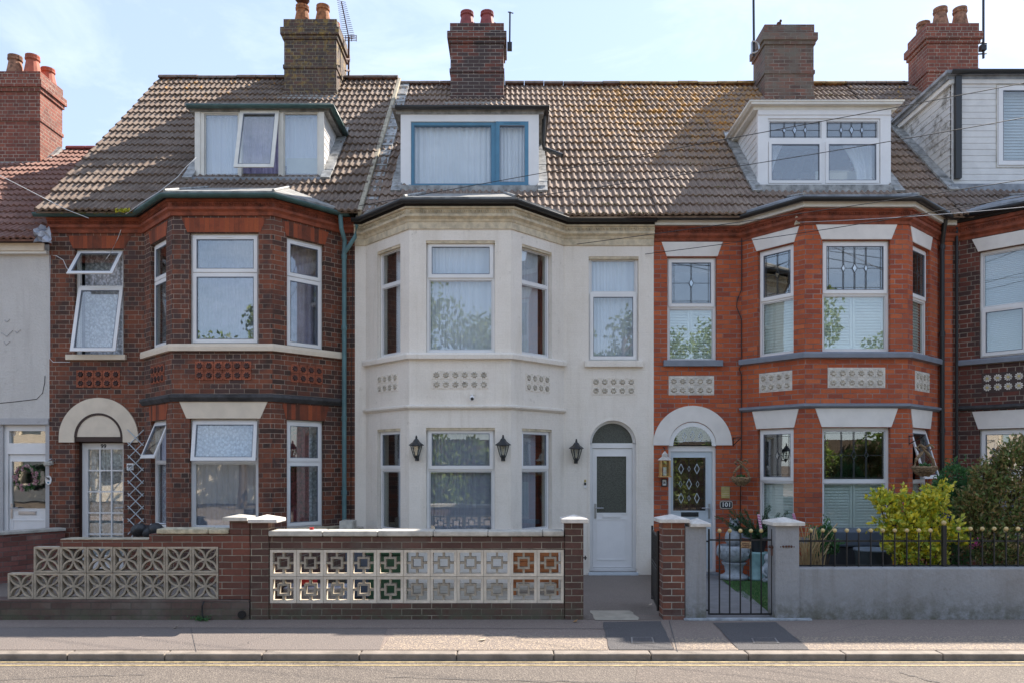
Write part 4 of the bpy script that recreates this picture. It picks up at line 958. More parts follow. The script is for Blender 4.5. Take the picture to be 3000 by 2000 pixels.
rosettes(h101, fc['a'], .35, 3.0, 4, 2, .14, M['stonecap'], back=True, boss=M['dirtshadow'])
rosettes(h101, fc['c'], .29, 3.0, 4, 2, .14, M['stonecap'], back=True, boss=M['dirtshadow'])
sweep_part('cornice', full, [(-.03, 5.47), (.02, 5.47), (.03, 5.51), (.075, 5.545), (.08, 5.58), (.05, 5.59), (.06, 5.66), (.09, 5.67), (.09, 5.69), (-.03, 5.695)], M['terracotta'], h101)
eggs(full, 5.625, .065, M['terracotta'], h101)
sweep_part('fascia_board', full, [(-.03, 5.70), (.13, 5.70), (.13, 5.78), (-.03, 5.79)], M['upvccream'], h101)
sweep_part('gutter', [(XL+.02, 0)]+bpath+[(XR-.02, 0)], gutter_prof(5.81, .055, .20), M['black'], h101, True)
bx = at(2761, 900, -.1).x
downpipe('downpipe', [(bx-.03, -.24, 5.75), (bx-.02, -.16, 5.55), (bx, -.09, 5.38), (bx, -.09, 4.0), (bx, -.09, .1)], .038, M['black'], h101, (5.35, 3.95, 2.4))
XD = (at(2222, 552, .47).x, at(2604, 552, .47).x)
rf = tiles('roof', XL, XR, ye, ZE, K, yr, [(XD[0]+.03, XD[1]-.03, yf+.05, 1.8)], M['tile100'], h101, seed=8)
back_roof(h101, XL, XR, yr, ZR, 8.5, 5.75, None).build('rear_roof', M['tile98'], h101)
ridge(rf, XL, XR, yr, ZR+.06, M['ridgelich'], seed=9, gaps=[(5.2, 6.3)])
bayroof(h101, o0, f0, f1, o1, 5.865, .20, 6.25, M['lead'], .18)
chimney(h101, 5.22, 6.23, 3.42, 4.2, 9.33, 10.92, M['chim101'], [], None)
dz = (H+(HY-548)/s_, H+(HY-316)/s_)
d, rfm, yb = dormer(h101, XD[0], XD[1], yf, dz[0], dz[1], K, ye, ZE, M['cladding'], M['upvccream'])
fr = DF(yf); P9 = lambda a, b, c, e: (fr.u(a), fr.u(b), fr.z(a, e), fr.z(a, c))
fo = P9(2248, 2577, 350, 541)
MB().panel(fr.P, XD[0]-.02, XD[1]+.02, dz[0]-.02, dz[1]-.01, [fo], -.04, .03).box(XD[0]-.02, XD[1]+.02, .031, .045, dz[1]-.14, dz[1]-.012, fr.P).build('window_surround', M['upvc'], d)
glazing(d, fr, *fo, [dict(b=P9(2252, 2406, 356, 407), lead='v3', glass='glass2'), dict(b=P9(2419, 2572, 356, 407), lead='v3', glass='glass2'), dict(b=P9(2254, 2404, 420, 536), sash=True, bw=.035, glass='glass2'), dict(b=P9(2421, 2570, 420, 536), sash=True, bw=.035, glass='glass2')], inset=-.05, dep=.06)
curtain(fr, fo[0]+.02, fo[0]+.33, fo[2]+.05, fo[3]-.35, -.2, M['curtain'], d, folds=4, gather=(fo[0]+.02, .6))
curtain(fr, fo[1]-.55, fo[1]-.05, fo[2]+.05, fo[3]-.35, -.2, M['curtain'], d, folds=5, gather=(fo[1]-.05, .5))
MB().box(fo[0]+1.0, fo[1]-.05, -.5, -.48, fo[2], fo[2]+.40, fr.P).build('headboard', M['upvccream'], d)
box_ = tag(MB().box(fo[0]+1.17, fo[0]+1.48, -.42, -.30, fo[2]+.12, fo[2]+.32, fr.P).box(fo[0]+1.15, fo[0]+1.50, -.44, -.28, fo[2]+.321, fo[2]+.34, fr.P).build('storage_box', M['cream'], None, bevel=.008), 'cream storage box standing behind the right dormer pane of the orange-red house', 'box')
lampb = tag(MB().lathe([(.05, 0), (.06, .12), (.01, .125)], fr.P(fo[0]+.62, -.3, fo[2]+.06), 12).build('table_lamp', M['stonecap'], None), 'small white lampshade behind the left dormer pane of the orange-red house', 'lamp')
gm = MB().sweep([(XD[0]-.06, yb), (XD[0]-.06, yf-.02), (XD[1]+.06, yf-.02), (XD[1]+.06, yb)], gutter_prof(dz[1]+.06, .05, .085)); gm.build('gutter', M['upvccream'], d, True)
MB().box(XD[0]-.1, XD[1]+.12, yf-.16, yf-.01, dz[0]-.17, dz[0]-.02).build('flashing', M['leadpale'], d)
cheekflash(d, XD[0], XD[1], yf, yb, K, ye, ZE)

# =================================================================== HOUSE 102 (right edge)
XL, XR = 7.17, 12.0; o0, f0, f1, o1 = 7.28, 8.12, 9.66, 10.5
h102 = thing('terraced_house', (9.5, 0, 0), 'brown brick terraced house at the right edge with white daisy tiles and large clad dormer', 'house')
fc = facets(XL, XR, o0, f0, f1, o1)
la, fu, lc = (.286, .96), (.25, 1.29), (.24, .92)
wl = MB(); wl.panel(MW.P, XL, o0, 0, 5.78, [], -.22, 0); wl.panel(MW.P, o1, XR, 0, 5.78, [], -.22, 0)
for key, rg in (('a', la), ('b', fu), ('c', lc)): wl.panel(fc[key].P, 0, fc[key].len, 0, 5.78, [rg+up, rg+dn], -.22, 0)
wl.build('wall', M['brick102'], h102, weld=False, recalc=False)
sm = MB(); shell(sm, XL+.002, XR, 5.8, 8.4, ZR, yr); gable(sm, XR, .22, 6.2, yr, ZR-.06, 8.3, .1, -1); sm.build('party_wall', M['interior'], h102, weld=False)
for key, rg in (('a', la), ('b', fu)):
    win(h102, fc[key], *rg, up, 4.33, dict(glass='glass'), dict(sash=True, vent=True)); slats(fc[key], rg[0]+.02, rg[1]-.02, 3.57, 5.2, -.17, M['blind'], h102, pitch=.03)
    win(h102, fc[key], *rg, dn, 1.7, dict(sash=True, vent=True, glass='glass2'), {}); curtain(fc[key], rg[0], rg[1], .75, 2.4, -.24, M['sheer'], h102)
bpath = [(o0, 0), (f0, BD), (f1, BD), (o1, 0)]; full = [(XL, 0)]+bpath+[(XR, 0)]
sweep_part('window_sill', bpath, [(-.03, 3.445), (.075, 3.45), (.08, 3.51), (.07, 3.535), (-.03, 3.54)], M['bluegrey'], h102)
sweep_part('string_course', bpath, [(-.03, 2.72), (.02, 2.72), (.065, 2.75), (.065, 2.78), (.02, 2.795), (-.03, 2.795)], M['darkband'], h102)
for key, rg in (('a', la), ('b', fu)):
    for z0_, z1_ in ((5.245, 5.46), (2.415, 2.70)):
        li = MB(); trapezoid(li, fc[key], rg[0]-.01, rg[1]+.01, z0_, z1_, .09); li.build('lintel', M['paint'], h102, bevel=.004)
def daisies(parent, fr, u0, z0, cols, rows, s):
    bk = MB(); pt = MB(); ct = MB()
    bk.panel(fr.P, u0-.01, u0+cols*s+.01, z0-.01, z0+rows*s+.01, [], -.02, .004)
    for i in range(cols):
        for j in range(rows):
            uc, zc_ = u0+(i+.5)*s, z0+(j+.5)*s
            for k in range(10):
                a = k*.628; r = s*.42
                P = [(uc+math.cos(a)*.012, zc_+math.sin(a)*.012), (uc+math.cos(a-.25)*r*.8, zc_+math.sin(a-.25)*r*.8), (uc+math.cos(a)*r, zc_+math.sin(a)*r), (uc+math.cos(a+.25)*r*.8, zc_+math.sin(a+.25)*r*.8)]
                pt.prism(P, .0045, .012+.001*(k % 2), fr.P)
            ct.prism([(uc+.02*math.cos(q*.785), zc_+.02*math.sin(q*.785)) for q in range(8)], .005, .019, fr.P)
    b = bk.build('decorative_tiles', M['brownwood'], parent); pt.build('daisy_petals', M['stonecap'], b, weld=False); ct.build('daisy_centres', M['brass'], b)
daisies(h102, fc['a'], fc['a'].u(2878), 3.0, 4, 2, .145)
sweep_part('cornice', full, [(-.03, 5.47), (.02, 5.47), (.03, 5.51), (.075, 5.545), (.08, 5.58), (.05, 5.59), (.06, 5.68), (.09, 5.69), (.09, 5.74), (-.03, 5.745)], M['terracotta'], h102)
eggs(full, 5.635, .065, M['terracotta'], h102)
sweep_part('gutter', [(XL+.02, 0)]+bpath+[(XR, 0)], gutter_prof(5.83, .055, .20), M['black'], h102, True)
sweep_part('fascia_board', full, [(-.03, 5.75), (.12, 5.75), (.12, 5.82), (-.03, 5.83)], M['dark'], h102)
downpipe('downpipe', [(at(2803, 900, -.05).x, -.05, 5.7), (at(2803, 900, -.05).x, -.05, .1)], .022, M['black'], h102)
xe0 = 7.44; yf2 = .5
rf = tiles('roof', XL, XR, ye, ZE, K, yr, [(xe0+.03, 11.4, yf2+.05, 2.45)], M['tile101'], h102, seed=11)
back_roof(h102, XL, XR, yr, ZR, 8.5, 5.75, None).build('rear_roof', M['tile98'], h102)
ridge(rf, XL, XR, yr, ZR+.06, M['ridge'], seed=12, gaps=[(8.5, 9.7)])
bayroof(h102, o0, f0, f1, o1, 5.885, .25, 6.3, M['lead'], .18)
chimney(h102, 8.57, 9.63, 3.42, 4.2, 9.33, 10.95, M['brickred'], [(8.95, 3.62, .42), (9.36, 3.62, .42), (8.82, 4.05, .36), (9.2, 4.05, .34)], M['pot_pink'])
s2 = F/(D0+yf2); dz = (H+(HY-545)/s2, H+(HY-226)/s2)
d, rfm, yb = dormer(h102, xe0, 11.43, yf2, dz[0], dz[1], K, ye, ZE, M['dirtyclad'], M['lead'])
fr = DF(yf2); wx = fr.u(2918)
cl = MB(); z = dz[0]-.02
fo = (wx, wx+1.6, fr.z(2920, 492), fr.z(2920, 252))
while z < dz[1]-.12:
    for a, b in (((xe0, 11.43),) if (z+.1 < fo[2] or z > fo[3]) else ((xe0, fo[0]), (fo[1], 11.43))): cl.box(a, b, .0, .016, z, z+.098, fr.P)
    z += .105
cl.panel(fr.P, xe0, 11.43, dz[0]-.03, dz[1], [fo], -.05, .004); cl.box(xe0-.03, 11.45, .017, .04, dz[1]-.13, dz[1]-.01, fr.P)
cl.build('cladding', M['cladding'], d, weld=False)
win(d, fr, fo[0], fo[0]+1.6, fo[2:], fo[2]+.001, SA, {}) if False else glazing(d, fr, *fo, [dict(b=(fo[0]+.04, fo[0]+.78, fo[2]+.05, fo[3]-.04), sash=True, bw=.06), dict(b=(fo[0]+.83, fo[1]-.04, fo[2]+.05, fo[3]-.04))], inset=-.04, dep=.06)
slats(fr, fo[0]+.04, fo[1]-.04, fo[2]+.05, fo[3]-.05, -.1, M['blind'], d, pitch=.05)
gm = MB().sweep([(xe0-.08, yf2-.02), (11.5, yf2-.02)], gutter_prof(dz[1]+.05, .055, .10)); gm.build('gutter', M['black'], d, True)
MB().box(xe0+.02, xe0+.12, .018, .09, dz[0]+.1, dz[1]-.02, fr.P).build('downpipe', M['black'], d)
MB().box(xe0-.06, xe0-.012, yf2-.03, yb+.1, dz[1]-.14, dz[1]-.005).build('fascia_board', M['cladding'], d)
MB().box(xe0-.1, 11.5, yf2-.18, yf2-.02, dz[0]-.17, dz[0]-.03).build('flashing', M['lead'], d)
cheekflash(d, xe0, 11.43, yf2, yb, K, ye, ZE)

# =================================================================== HOUSE 98 (left edge, rendered)
XL, XR = -12.4, -7.53; K98, ZE98 = .72, 5.42; ZR98 = ZE98+K98*(yr-ye)
h98 = thing('terraced_house', (-9.9, 0, 0), 'grey pebble-rendered terraced house at the left edge with a wreath on its door', 'house')
wl = MB(); dx0, dx1 = MW.u(6), MW.u(133)
wl.panel(MW.P, XL, XR-.0, 2.52, 5.42, [(-9.9, -8.9, 3.6, 5.0)], -.22, 0); wl.build('wall', M['roughgrey'], h98, weld=False, recalc=False)
wp = MB(); wp.panel(MW.P, XL, XR, 0, 2.515, [(dx0, dx1, .1, 2.49), (-10.4, -9.2, .9, 2.2)], -.22, -.02); wp.box(dx1, XR-.001, -.019, .0, .1, 2.51, MW.P)
wp.box(XL, XR-.001, -.01, .03, 2.50, 2.60, MW.P)
wp.build('plinth', M['plinth98'], h98, weld=False)
sm = MB(); shell(sm, XL, XR-.002, 5.4, 8.4, ZR98, yr); gable(sm, XL, .22, 5.8, yr, ZR98-.06, 8.3, .1, 1); sm.build('party_wall', M['interior'], h98, weld=False)
cr_ = MB()     # cracks and diamond scars
def polyl(m, pts, r=.006):
    m.tube([MW.P(MW.u(a), .002, H-(b-HY)/180) for a, b in pts], r, 4)
polyl(cr_, [(0, 1180), (40, 1176), (75, 1172), (108, 1168), (125, 1150), (131, 1120), (132, 1100)]); cr_.build('crack', M['dark'], h98)
cr_ = MB()
for pts in ([(14, 938), (21, 944), (29, 936)], [(4, 975), (20, 986), (38, 968)], [(44, 970), (50, 976), (61, 966)], [(12, 1001), (18, 1010), (30, 1000)]): polyl(cr_, pts, .008)
cr_.build('render_mark', M['plinth98'], h98)
df = MB(); df.panel(MW.P, dx0, dx1, .1, 2.49, [(dx0+.055, dx1-.01, .14, 2.02), (dx0+.075, dx1-.01, 2.20, 2.40)], -.16, -.06); df.build('door_frame', M['upvc'], h98)
g = MB(); g.box(dx0+.07, dx1, -.12, -.115, 2.19, 2.41, MW.P); g.build('fanlight', M['glass2'], h98)
st = MB()
for k in range(6):
    a = k*math.pi/3; c = at(36, 1268, .1); st.tube([(c.x, .113, c.z), (c.x+.05*math.cos(a), .113, c.z+.05*math.sin(a))], .006, 5)
    for q in (-.5, .5): st.tube([(c.x+.03*math.cos(a), .113, c.z+.03*math.sin(a)), (c.x+.045*math.cos(a+q), .113, c.z+.045*math.sin(a+q))], .004, 4)
st.build('snowflake_sticker', M['stonecap'], h98)
f98 = DF(.09)
dr = doorleaf(h98, dx0+.06, dx1-.012, .15, 2.015, f98.u(35), dx1-.045, 1.13, 1.90, -.09, 'upvc', 'glass2', -1, panel=(f98.u(36), dx1-.045, .25, .95), letter=(f98.u(55), f98.u(107), 1.03, 1.09), lettercol='metal')
bb = MB(); sweep = None
MB().box(XL, XR-.02, .09, .12, 5.29, 5.41, MW.P).build('fascia_board', M['cream'], h98)
sweep_part('gutter', [(XL, 0), (XR-.07, 0)], gutter_prof(5.46, .055, .18), M['brownp'], h98, True)
MB().box(XL, XR, 0, .09, 5.25, 5.30, MW.P).build('soffit', M['upvccream'], h98)
rf = tiles('roof', XL, XR-.05, ye, ZE98, K98, yr, [], M['tile98'], h98, seed=21, roll=.105)
back_roof(h98, XL, XR, yr, ZR98, 8.5, 5.4, None).build('rear_roof', M['tile98'], h98)
ridge(rf, XL, XR-.05, yr, ZR98+.06, M['pot_dark'], seed=22, gaps=[(-10.9, -9.55)])
chimney(h98, -10.85, -9.64, 3.25, 4.05, 7.98, 9.87, M['brickred'], [(-10.28, 3.46, .42), (-9.92, 3.46, .43), (-9.84, 3.86, .36)], [M['pot_pink'], M['pot_red'], M['pot_red']])

# =================================================================== GROUND, ROAD, PAVEMENT
def sheet(name, pts, mat, label=None, parent=None, kind='structure'):
    m = MB(); m.add(pts, [tuple(range(len(pts)))]); o = m.build(name, mat, parent, recalc=False)
    if kind: o['kind'] = kind
    return o
PZ = lambda y: .062+(y+5.24)*.029
sheet('ground', [(-1500, -1500, -.03), (1500, -1500, -.03), (1500, 1500, -.03), (-1500, 1500, -.03)], M['soil'])
sheet('road', [(-90, -11.8, 0), (90, -11.8, 0), (90, -5.35, 0), (-90, -5.35, 0)], M['road'])
sheet('pavement', [(-90, -5.25, PZ(-5.25)), (90, -5.25, PZ(-5.25)), (90, -3.7, PZ(-3.7)), (-90, -3.7, PZ(-3.7))], M['pave'])
def pvpatch(name, pxs, mat, e=.004, lvl=None):
    pts = []
    for a, b in pxs:
        z = .08
        for _ in range(4): x, y = gp(a, b, z); z = PZ(y) if lvl is None else lvl
        pts.append((x, y, z+e))
    return sheet(name, pts, mat)
pvpatch('pavement_strip', [(-200, 1903), (-200, 1838), (1135, 1841), (1112, 1903)], M['pavegrey'])
rr = random.Random(4)
def ragged(p, q, n=9, j=3): return [(p[0]+(q[0]-p[0])*i/n+rr.uniform(-j, j), p[1]+(q[1]-p[1])*i/n+(rr.uniform(-j, j)*.3 if 0 < i < n else 0)) for i in range(n+1)]
pvpatch('aggregate_strip', [(1112, 1903)]+ragged((1116, 1901), (1152, 1856))+[(1770, 1862), (1783, 1903)], M['gravel'])
pvpatch('aggregate_strip', [(1976, 1903)]+[(1962, 1866), (2118, 1866), (2165, 1903)], M['gravel'])
pvpatch('aggregate_strip', [(2372, 1903), (2330, 1864), (3200, 1862), (3200, 1903)], M['gravel'])
pvpatch('tarmac_patch', [(1786, 1903)]+ragged((1785, 1903), (1766, 1822), 8, 2)+ragged((1935, 1819), (1975, 1903), 8, 2), M['patch'], .006)
pvpatch('tarmac_patch', [(2168, 1903)]+ragged((2165, 1903), (2090, 1824), 8, 2)+ragged((2275, 1822), (2372, 1903), 8, 2), M['patch'], .006)
sheet('road_patch', [gp(1860, 2001, 0)+(.004,), gp(1868, 1956, 0)+(.004,), gp(2560, 1956, 0)+(.004,), gp(2640, 2001, 0)+(.004,)], M['roadpatch'])
m = MB()
for k in range(-60, 60):
    x0 = (487-1500)*7.4/F+k*.915; m.box(x0+.003, x0+.912, -5.39, -5.245, -.02, .064)
kb = m.build('kerb', M['kerb'], None, bevel=.014); kb['kind'] = 'structure'
def yellow(y0, y1):
    m = MB(); r_ = random.Random(int(y1*1000)); x = -30; n = 240; ps = []
    for i in range(n+1): ps.append((x+i*.25, y0+r_.uniform(-.006, .006), y1+r_.uniform(-.006, .006)))
    m.add([(a, b, .004) for a, b, c in ps]+[(a, c, .004) for a, b, c in ps], [(i, i+1, n+1+i+1, n+1+i) for i in range(n)])
    o = m.build('yellow_line', M['yline'], None, recalc=False); o['kind'] = 'structure'
rr2 = random.Random(19)
def crack(p, q, n, w_, z_of):
    (x0, y0), (x1, y1) = gp(*p, .05), gp(*q, .05); vs = []
    for i in range(n+1):
        x = x0+(x1-x0)*i/n+rr2.uniform(-.05, .05); y = y0+(y1-y0)*i/n+rr2.uniform(-.03, .03); w2 = w_*rr2.uniform(.5, 1.3)
        vs += [(x-w2*.4, y-w2, z_of(y)), (x+w2*.4, y+w2, z_of(y))]
    m = MB(); m.add(vs, [(2*i, 2*i+2, 2*i+3, 2*i+1) for i in range(n)]); m.build('crack', M['patch'], None, recalc=False)['kind'] = 'structure'
crack((-50, 1975), (420, 1958), 14, .006, lambda y: .006); crack((1130, 1965), (1880, 1985), 22, .006, lambda y: .006); crack((2640, 1952), (2800, 1999), 10, .008, lambda y: .006)
crack((2385, 1868), (2560, 1835), 9, .004, lambda y: PZ(y)+.009); crack((700, 1895), (880, 1850), 9, .004, lambda y: PZ(y)+.009)
yellow(-5.47, -5.438); yellow(-5.59, -5.555)
# gardens
GZ = .055
bx01 = lambda y: 2.306+(y)*(2.306-1.955)/3.8          # boundary 100 | 101
sheet('garden_ground', [(-12.5, -3.72, GZ-.004), (-2.7, -3.72, GZ-.004), (-2.5, 0.1, GZ-.004), (-12.5, .1, GZ-.004)], M['path'])
sheet('garden_path', [(.83, -3.93, PZ(-3.93)+.004), (1.72, -3.93, PZ(-3.93)+.004), (bx01(-3.7), -3.7, .112), (bx01(0), .1, GZ), (.86, .1, GZ), (.80, -3.7, .112)], M['path'])
sheet('garden_ground', [(-2.7, -3.71, GZ), (.80, -3.71, GZ), (.86, .1, GZ), (-2.5, .1, GZ)], M['pathpale'])
cm = MB(); cols = [(.932, 1.412), (.925, 1.44), (.93, 1.405), (.915, 1.42), (.928, 1.39)]; ys = [(-3.98, .1045), (-3.86, .109), (-3.7, .1165), (-3.58, .1145), (-3.44, .1125)]
cm.add([(c[k], y, z) for c, (y, z) in zip(cols, ys) for k in (0, 1)], [(2*i, 2*i+1, 2*i+3, 2*i+2) for i in range(4)])
cm.build('cement_patch', M['pathpale'], None, recalc=False)['kind'] = 'structure'
for a, b in (([(-300, 1839), (900, 1841), (1790, 1843)], .012), ([(1960, 1822), (1985, 1903)], .008), ([(560, 1845), (575, 1903)], .006)):
    m = MB(); pts = []
    for px, py in a:
        x, y = gp(px, py, .08); pts.append((x, y))
    vs = [(x+(0 if len(a) == 3 else o), y+(o if len(a) == 3 else 0), PZ(y)+.0075) for x, y in pts for o in (-b/2, b/2)]
    m.add(vs, [(2*i, 2*i+2, 2*i+3, 2*i+1) for i in range(len(pts)-1)]); m.build('pavement_joint', M['patch'], None, recalc=False)['kind'] = 'structure'
sheet('garden_path', [(bx01(-3.93), -3.93, .112), (3.0, -3.93, .112), (3.0, -3.7, .112), (3.45, -.0, GZ+.004), (bx01(0), 0, GZ+.004), (bx01(-3.7), -3.7, .112)], M['slab'])
sheet('garden_bed', [(2.95, -3.7, GZ-.006), (12, -3.7, GZ-.006), (12, .1, GZ-.006), (3.0, .1, GZ-.006)], M['soil'])
m = MB().box(-.01, 1.42, -.06, .02, .0, .024, lambda a, b, c: Vector((1.94+a, -3.93+b, .095+c)))
th_ = m.build('threshold_stone', M['stone_w'], None, bevel=.006); th_['kind'] = 'structure'
# lawn: base sheet and blades
lp = [gp(2112, 1692, .09)+(.085,), gp(2290, 1800, .1)+(.085,), (3.9, -3.66, .085), (4.2, -.95, .085), (3.25, -.85, .085)]
lp[1] = (2.98, -3.2, .085)
lm = MB(); lm.add(lp, [(0, 1, 2, 3, 4)]); lw = lm.build('lawn', M['lawn'], None, recalc=False); lw['kind'] = 'structure'
r_ = random.Random(2); gm = MB()
for _ in range(9000):
    y = r_.uniform(-3.6, -.9); xl = lp[0][0]+(lp[1][0]-lp[0][0])*((lp[0][1]-y)/(lp[0][1]-lp[1][1])) if y < lp[0][1] else 3.2
    x = r_.uniform(xl, 4.1); a = r_.uniform(0, 6.28); h_ = r_.uniform(.015, .03); q = .004
    gm.add([(x-q*math.cos(a), y-q*math.sin(a), .084), (x+q*math.cos(a), y+q*math.sin(a), .084), (x+r_.uniform(-.012, .012), y+r_.uniform(-.012, .012), .084+h_)], [(0, 1, 2)])
gr = gm.build('grass', M['leaf_green'], None, weld=False, recalc=False); tag(gr, 'short green artificial-looking grass behind the black gate', 'grass', None, 'stuff')

# =================================================================== GARDEN WALLS
WX = lambda px: (px-1500)*8.83/F
WZ = lambda py: H-(py-HY)*8.83/F
WF = Fr((0, -3.92), (1, -3.92))
def cap(name, x0, x1, y0, y1, z0, z1, zp, mat, parent):
    m = MB(); xc_, yc_ = (x0+x1)/2, (y0+y1)/2
    v = [(x0, y0, z0), (x1, y0, z0), (x1, y1, z0), (x0, y1, z0), (x0, y0, z1), (x1, y0, z1), (x1, y1, z1), (x0, y1, z1), (xc_, yc_, zp)]
    m.add(v, [(0, 3, 2, 1), (0, 1, 5, 4), (1, 2, 6, 5), (2, 3, 7, 6), (3, 0, 4, 7), (4, 5, 8), (5, 6, 8), (6, 7, 8), (7, 4, 8)])
    return m.build(name, mat, parent, bevel=.006)
w99 = thing('garden_wall', (-5, -3.8, .1), 'red brick garden wall with two rows of pierced petal-pattern concrete blocks', 'garden wall')
MB().box(WX(-900), WX(733)-.004, -3.95, -3.70, .04, WZ(1755)).build('plinth', M['basebrick'], w99, bevel=.008)
m = MB(); m.box(WX(641), WX(733)-.005, -3.925, -3.705, .326, WZ(1600)); m.box(WX(176), WX(733)-.005, -3.925, -3.705, WZ(1600), WZ(1580)); m.box(WX(437), WX(733)-.005, -3.925, -3.705, WZ(1580), WZ(1563))
m.build('brickwork', M['wallred'], w99, bevel=.005)
MB().box(WX(178), WX(436), -3.93, -3.70, WZ(1580)+.001, WZ(1577)).build('mortar_cap', M['mortar'], w99, bevel=.004)
MB().box(WX(461), WX(611), -3.95, -3.69, WZ(1562), WZ(1547)).build('coping', M['oldstone'], w99, bevel=.012)
MB().box(WX(613), WX(671), -3.95, -3.69, WZ(1562), WZ(1548)).build('coping', M['oldstone'], w99, bevel=.012)
MB().box(WX(673), WX(732), -3.93, -3.70, WZ(1563), WZ(1524)).build('pier', M['wallred'], w99, bevel=.004)
cap('pier_cap', WX(657), WX(729), -3.98, -3.66, WZ(1524), WZ(1513), WZ(1500)-.02, M['coping'], w99)
def block_petal():
    m = MB(); s = .2925; f = lambda a, b, c: Vector((a, b, c))
    fw = .021; P_ = lambda u, d, z: Vector((u, -d, z))
    m.panel(P_, 0, s, 0, s, [(fw, s-fw, fw, s-fw)], -.09, 0)
    c = s/2; R_ = (c-fw*.6)
    for sx in (-1, 1):
        for sz in (-1, 1):
            for side in (-1, 1):
                pts = []; n = 9
                for i in range(n+1):
                    t = i/n; bul = .30*math.sin(math.pi*t)*R_*.95
                    x = t*R_; z = t*R_
                    nx_, nz_ = (-.7071*side, .7071*side)
                    pts.append((x+nx_*bul, z+nz_*bul))
                for i in range(n):
                    (x1_, z1_), (x2_, z2_) = pts[i], pts[i+1]; dx_, dz_ = x2_-x1_, z2_-z1_; l = math.hypot(dx_, dz_); ox, oz = -dz_/l*.0095, dx_/l*.0095
                    q = [(c+sx*(x1_+ox), c+sz*(z1_+oz)), (c+sx*(x2_+ox), c+sz*(z2_+oz)), (c+sx*(x2_-ox), c+sz*(z2_-oz)), (c+sx*(x1_-ox), c+sz*(z1_-oz))]
                    m.prism(q, -.075, -.008, P_)
    return m
def block_ring():
    m = MB(); s = .2975; P_ = lambda u, d, z: Vector((u, -d, z)); fw = .030
    m.panel(P_, 0, s, 0, s, [(fw, s-fw, fw, s-fw)], -.09, 0)
    q = MB(); a = .068; c = s/2; iw = .022
    q.panel(P_, c-a, c+a, c-a, c+a, [(c-a+iw, c+a-iw, c-a+iw, c+a-iw)], -.08, -.008)
    for (x0_, x1_, z0_, z1_) in ((c-.012, c+.012, fw, c-a), (c-.012, c+.012, c+a, s-fw), (fw, c-a, c-.012, c+.012), (c+a, s-fw, c-.012, c+.012)): q.box(x0_, x1_, -.075, -.012, z0_, z1_, P_)
    return m, q
bp_ = block_petal().build('pierced_block', M['block'], None, weld=False); bp_.parent = w99
first = True
for row, n_, px0 in ((0, 8, 22), (1, 7, 99)):
    for i in range(n_):
        o = bp_ if first else bp_.copy()
        if not first: COL.objects.link(o); o.parent = w99
        first = False
        o.location = Vector((WX(px0)+i*.2977, -3.922+rr.uniform(-.004, .004), .327+row*.2985))-w99.location
w100 = thing('garden_wall', (-.7, -3.8, .1), 'low brown brick garden wall with white coping and two rows of square-pattern pierced blocks', 'garden wall')
MB().box(WX(789), WX(1654), -3.93, -3.70, .05, WZ(1766)).build('plinth', M['wallbrown'], w100, bevel=.006)
MB().box(WX(789), WX(1654), -3.925, -3.705, WZ(1609)+.002, WZ(1571)).build('brickwork', M['wallbrown'], w100, bevel=.005)
js = [788, 947, 1108, 1270, 1430, 1590, 1652]
for a, b in zip(js, js[1:]): MB().box(WX(a)+.002, WX(b)-.003, -3.955+rr.uniform(-.004, .004), -3.675, WZ(1569), WZ(1553)+rr.uniform(-.003, .003)).build('coping', M['coping'], w100, bevel=.012)
m1, m2 = block_ring()
b1 = m1.build('pierced_block', M['blockwhite'], None); b1.parent = w100; b2 = m2.build('inner_square', M['block'], None, weld=False); b2.parent = b1
for row in (0, 1):
    for i in range(11):
        if row == 0 and i == 0: o = b1
        else:
            o = b1.copy(); COL.objects.link(o); o.parent = w100; c = b2.copy(); COL.objects.link(c); c.parent = o
        o.location = Vector((WX(791)+i*.3012, -3.922+rr.uniform(-.003, .003), WZ(1765)+row*.302))-w100.location
MB().box(WX(735), WX(788), -3.94, -3.70, .05, WZ(1529)).build('pier', M['wallbrown'], w100, bevel=.005)
cap('pier_cap', WX(729)+.012, WX(817), -4.0, -3.64, WZ(1529), WZ(1519), WZ(1503)-.015, M['stonecap'], w100)
MB().box(WX(1655), WX(1709), -3.94, -3.71, .05, WZ(1530)).build('pier', M['wallbrown'], w100, bevel=.005)
cap('pier_cap', WX(1643), WX(1722), -3.99, -3.66, WZ(1530), WZ(1518), WZ(1503)-.015, M['stonecap'], w100)
MB().tube([(WX(1709), -3.8, WZ(1636)), (WX(1722), -3.8, WZ(1636))], .008, 6).box(WX(1716), WX(1719), -3.82, -3.78, WZ(1642), WZ(1630)).build('gate_catch', M['iron'], w100)
gp1 = thing('gate_pier', (WX(1973), -3.83, .1), 'narrow orange-brown brick gate pier with white cap beside the open black gate', 'gate pier')
MB().box(WX(1941), WX(2005), -3.94, -3.70, .05, WZ(1529)).build('pier', M['pierorange'], gp1, bevel=.005)
cap('pier_cap', WX(1928), WX(2017), -4.0, -3.64, WZ(1529), WZ(1518), WZ(1502)-.015, M['stonecap'], gp1)
gp2 = thing('gate_pier', (WX(2038), -3.83, .1), 'grey painted gate pier with white cap on the hinge side of the gold-ball gate', 'gate pier')
MB().box(WX(2007), WX(2069), -3.93, -3.71, .05, WZ(1541)).build('pier', M['greywall'], gp2, bevel=.006)
cap('pier_cap', WX(2018)+.002, WX(2079), -3.99, -3.66, WZ(1541), WZ(1531), WZ(1514)-.015, M['stonecap'], gp2)
w101 = thing('garden_wall', (WX(2340), -3.8, .1), 'long grey painted rendered garden wall with a capped pier at its left end', 'garden wall')
MB().box(WX(2335), 12.5, -3.93, -3.70, .04, WZ(1661)).build('wall', M['greywall'], w101, bevel=.02)
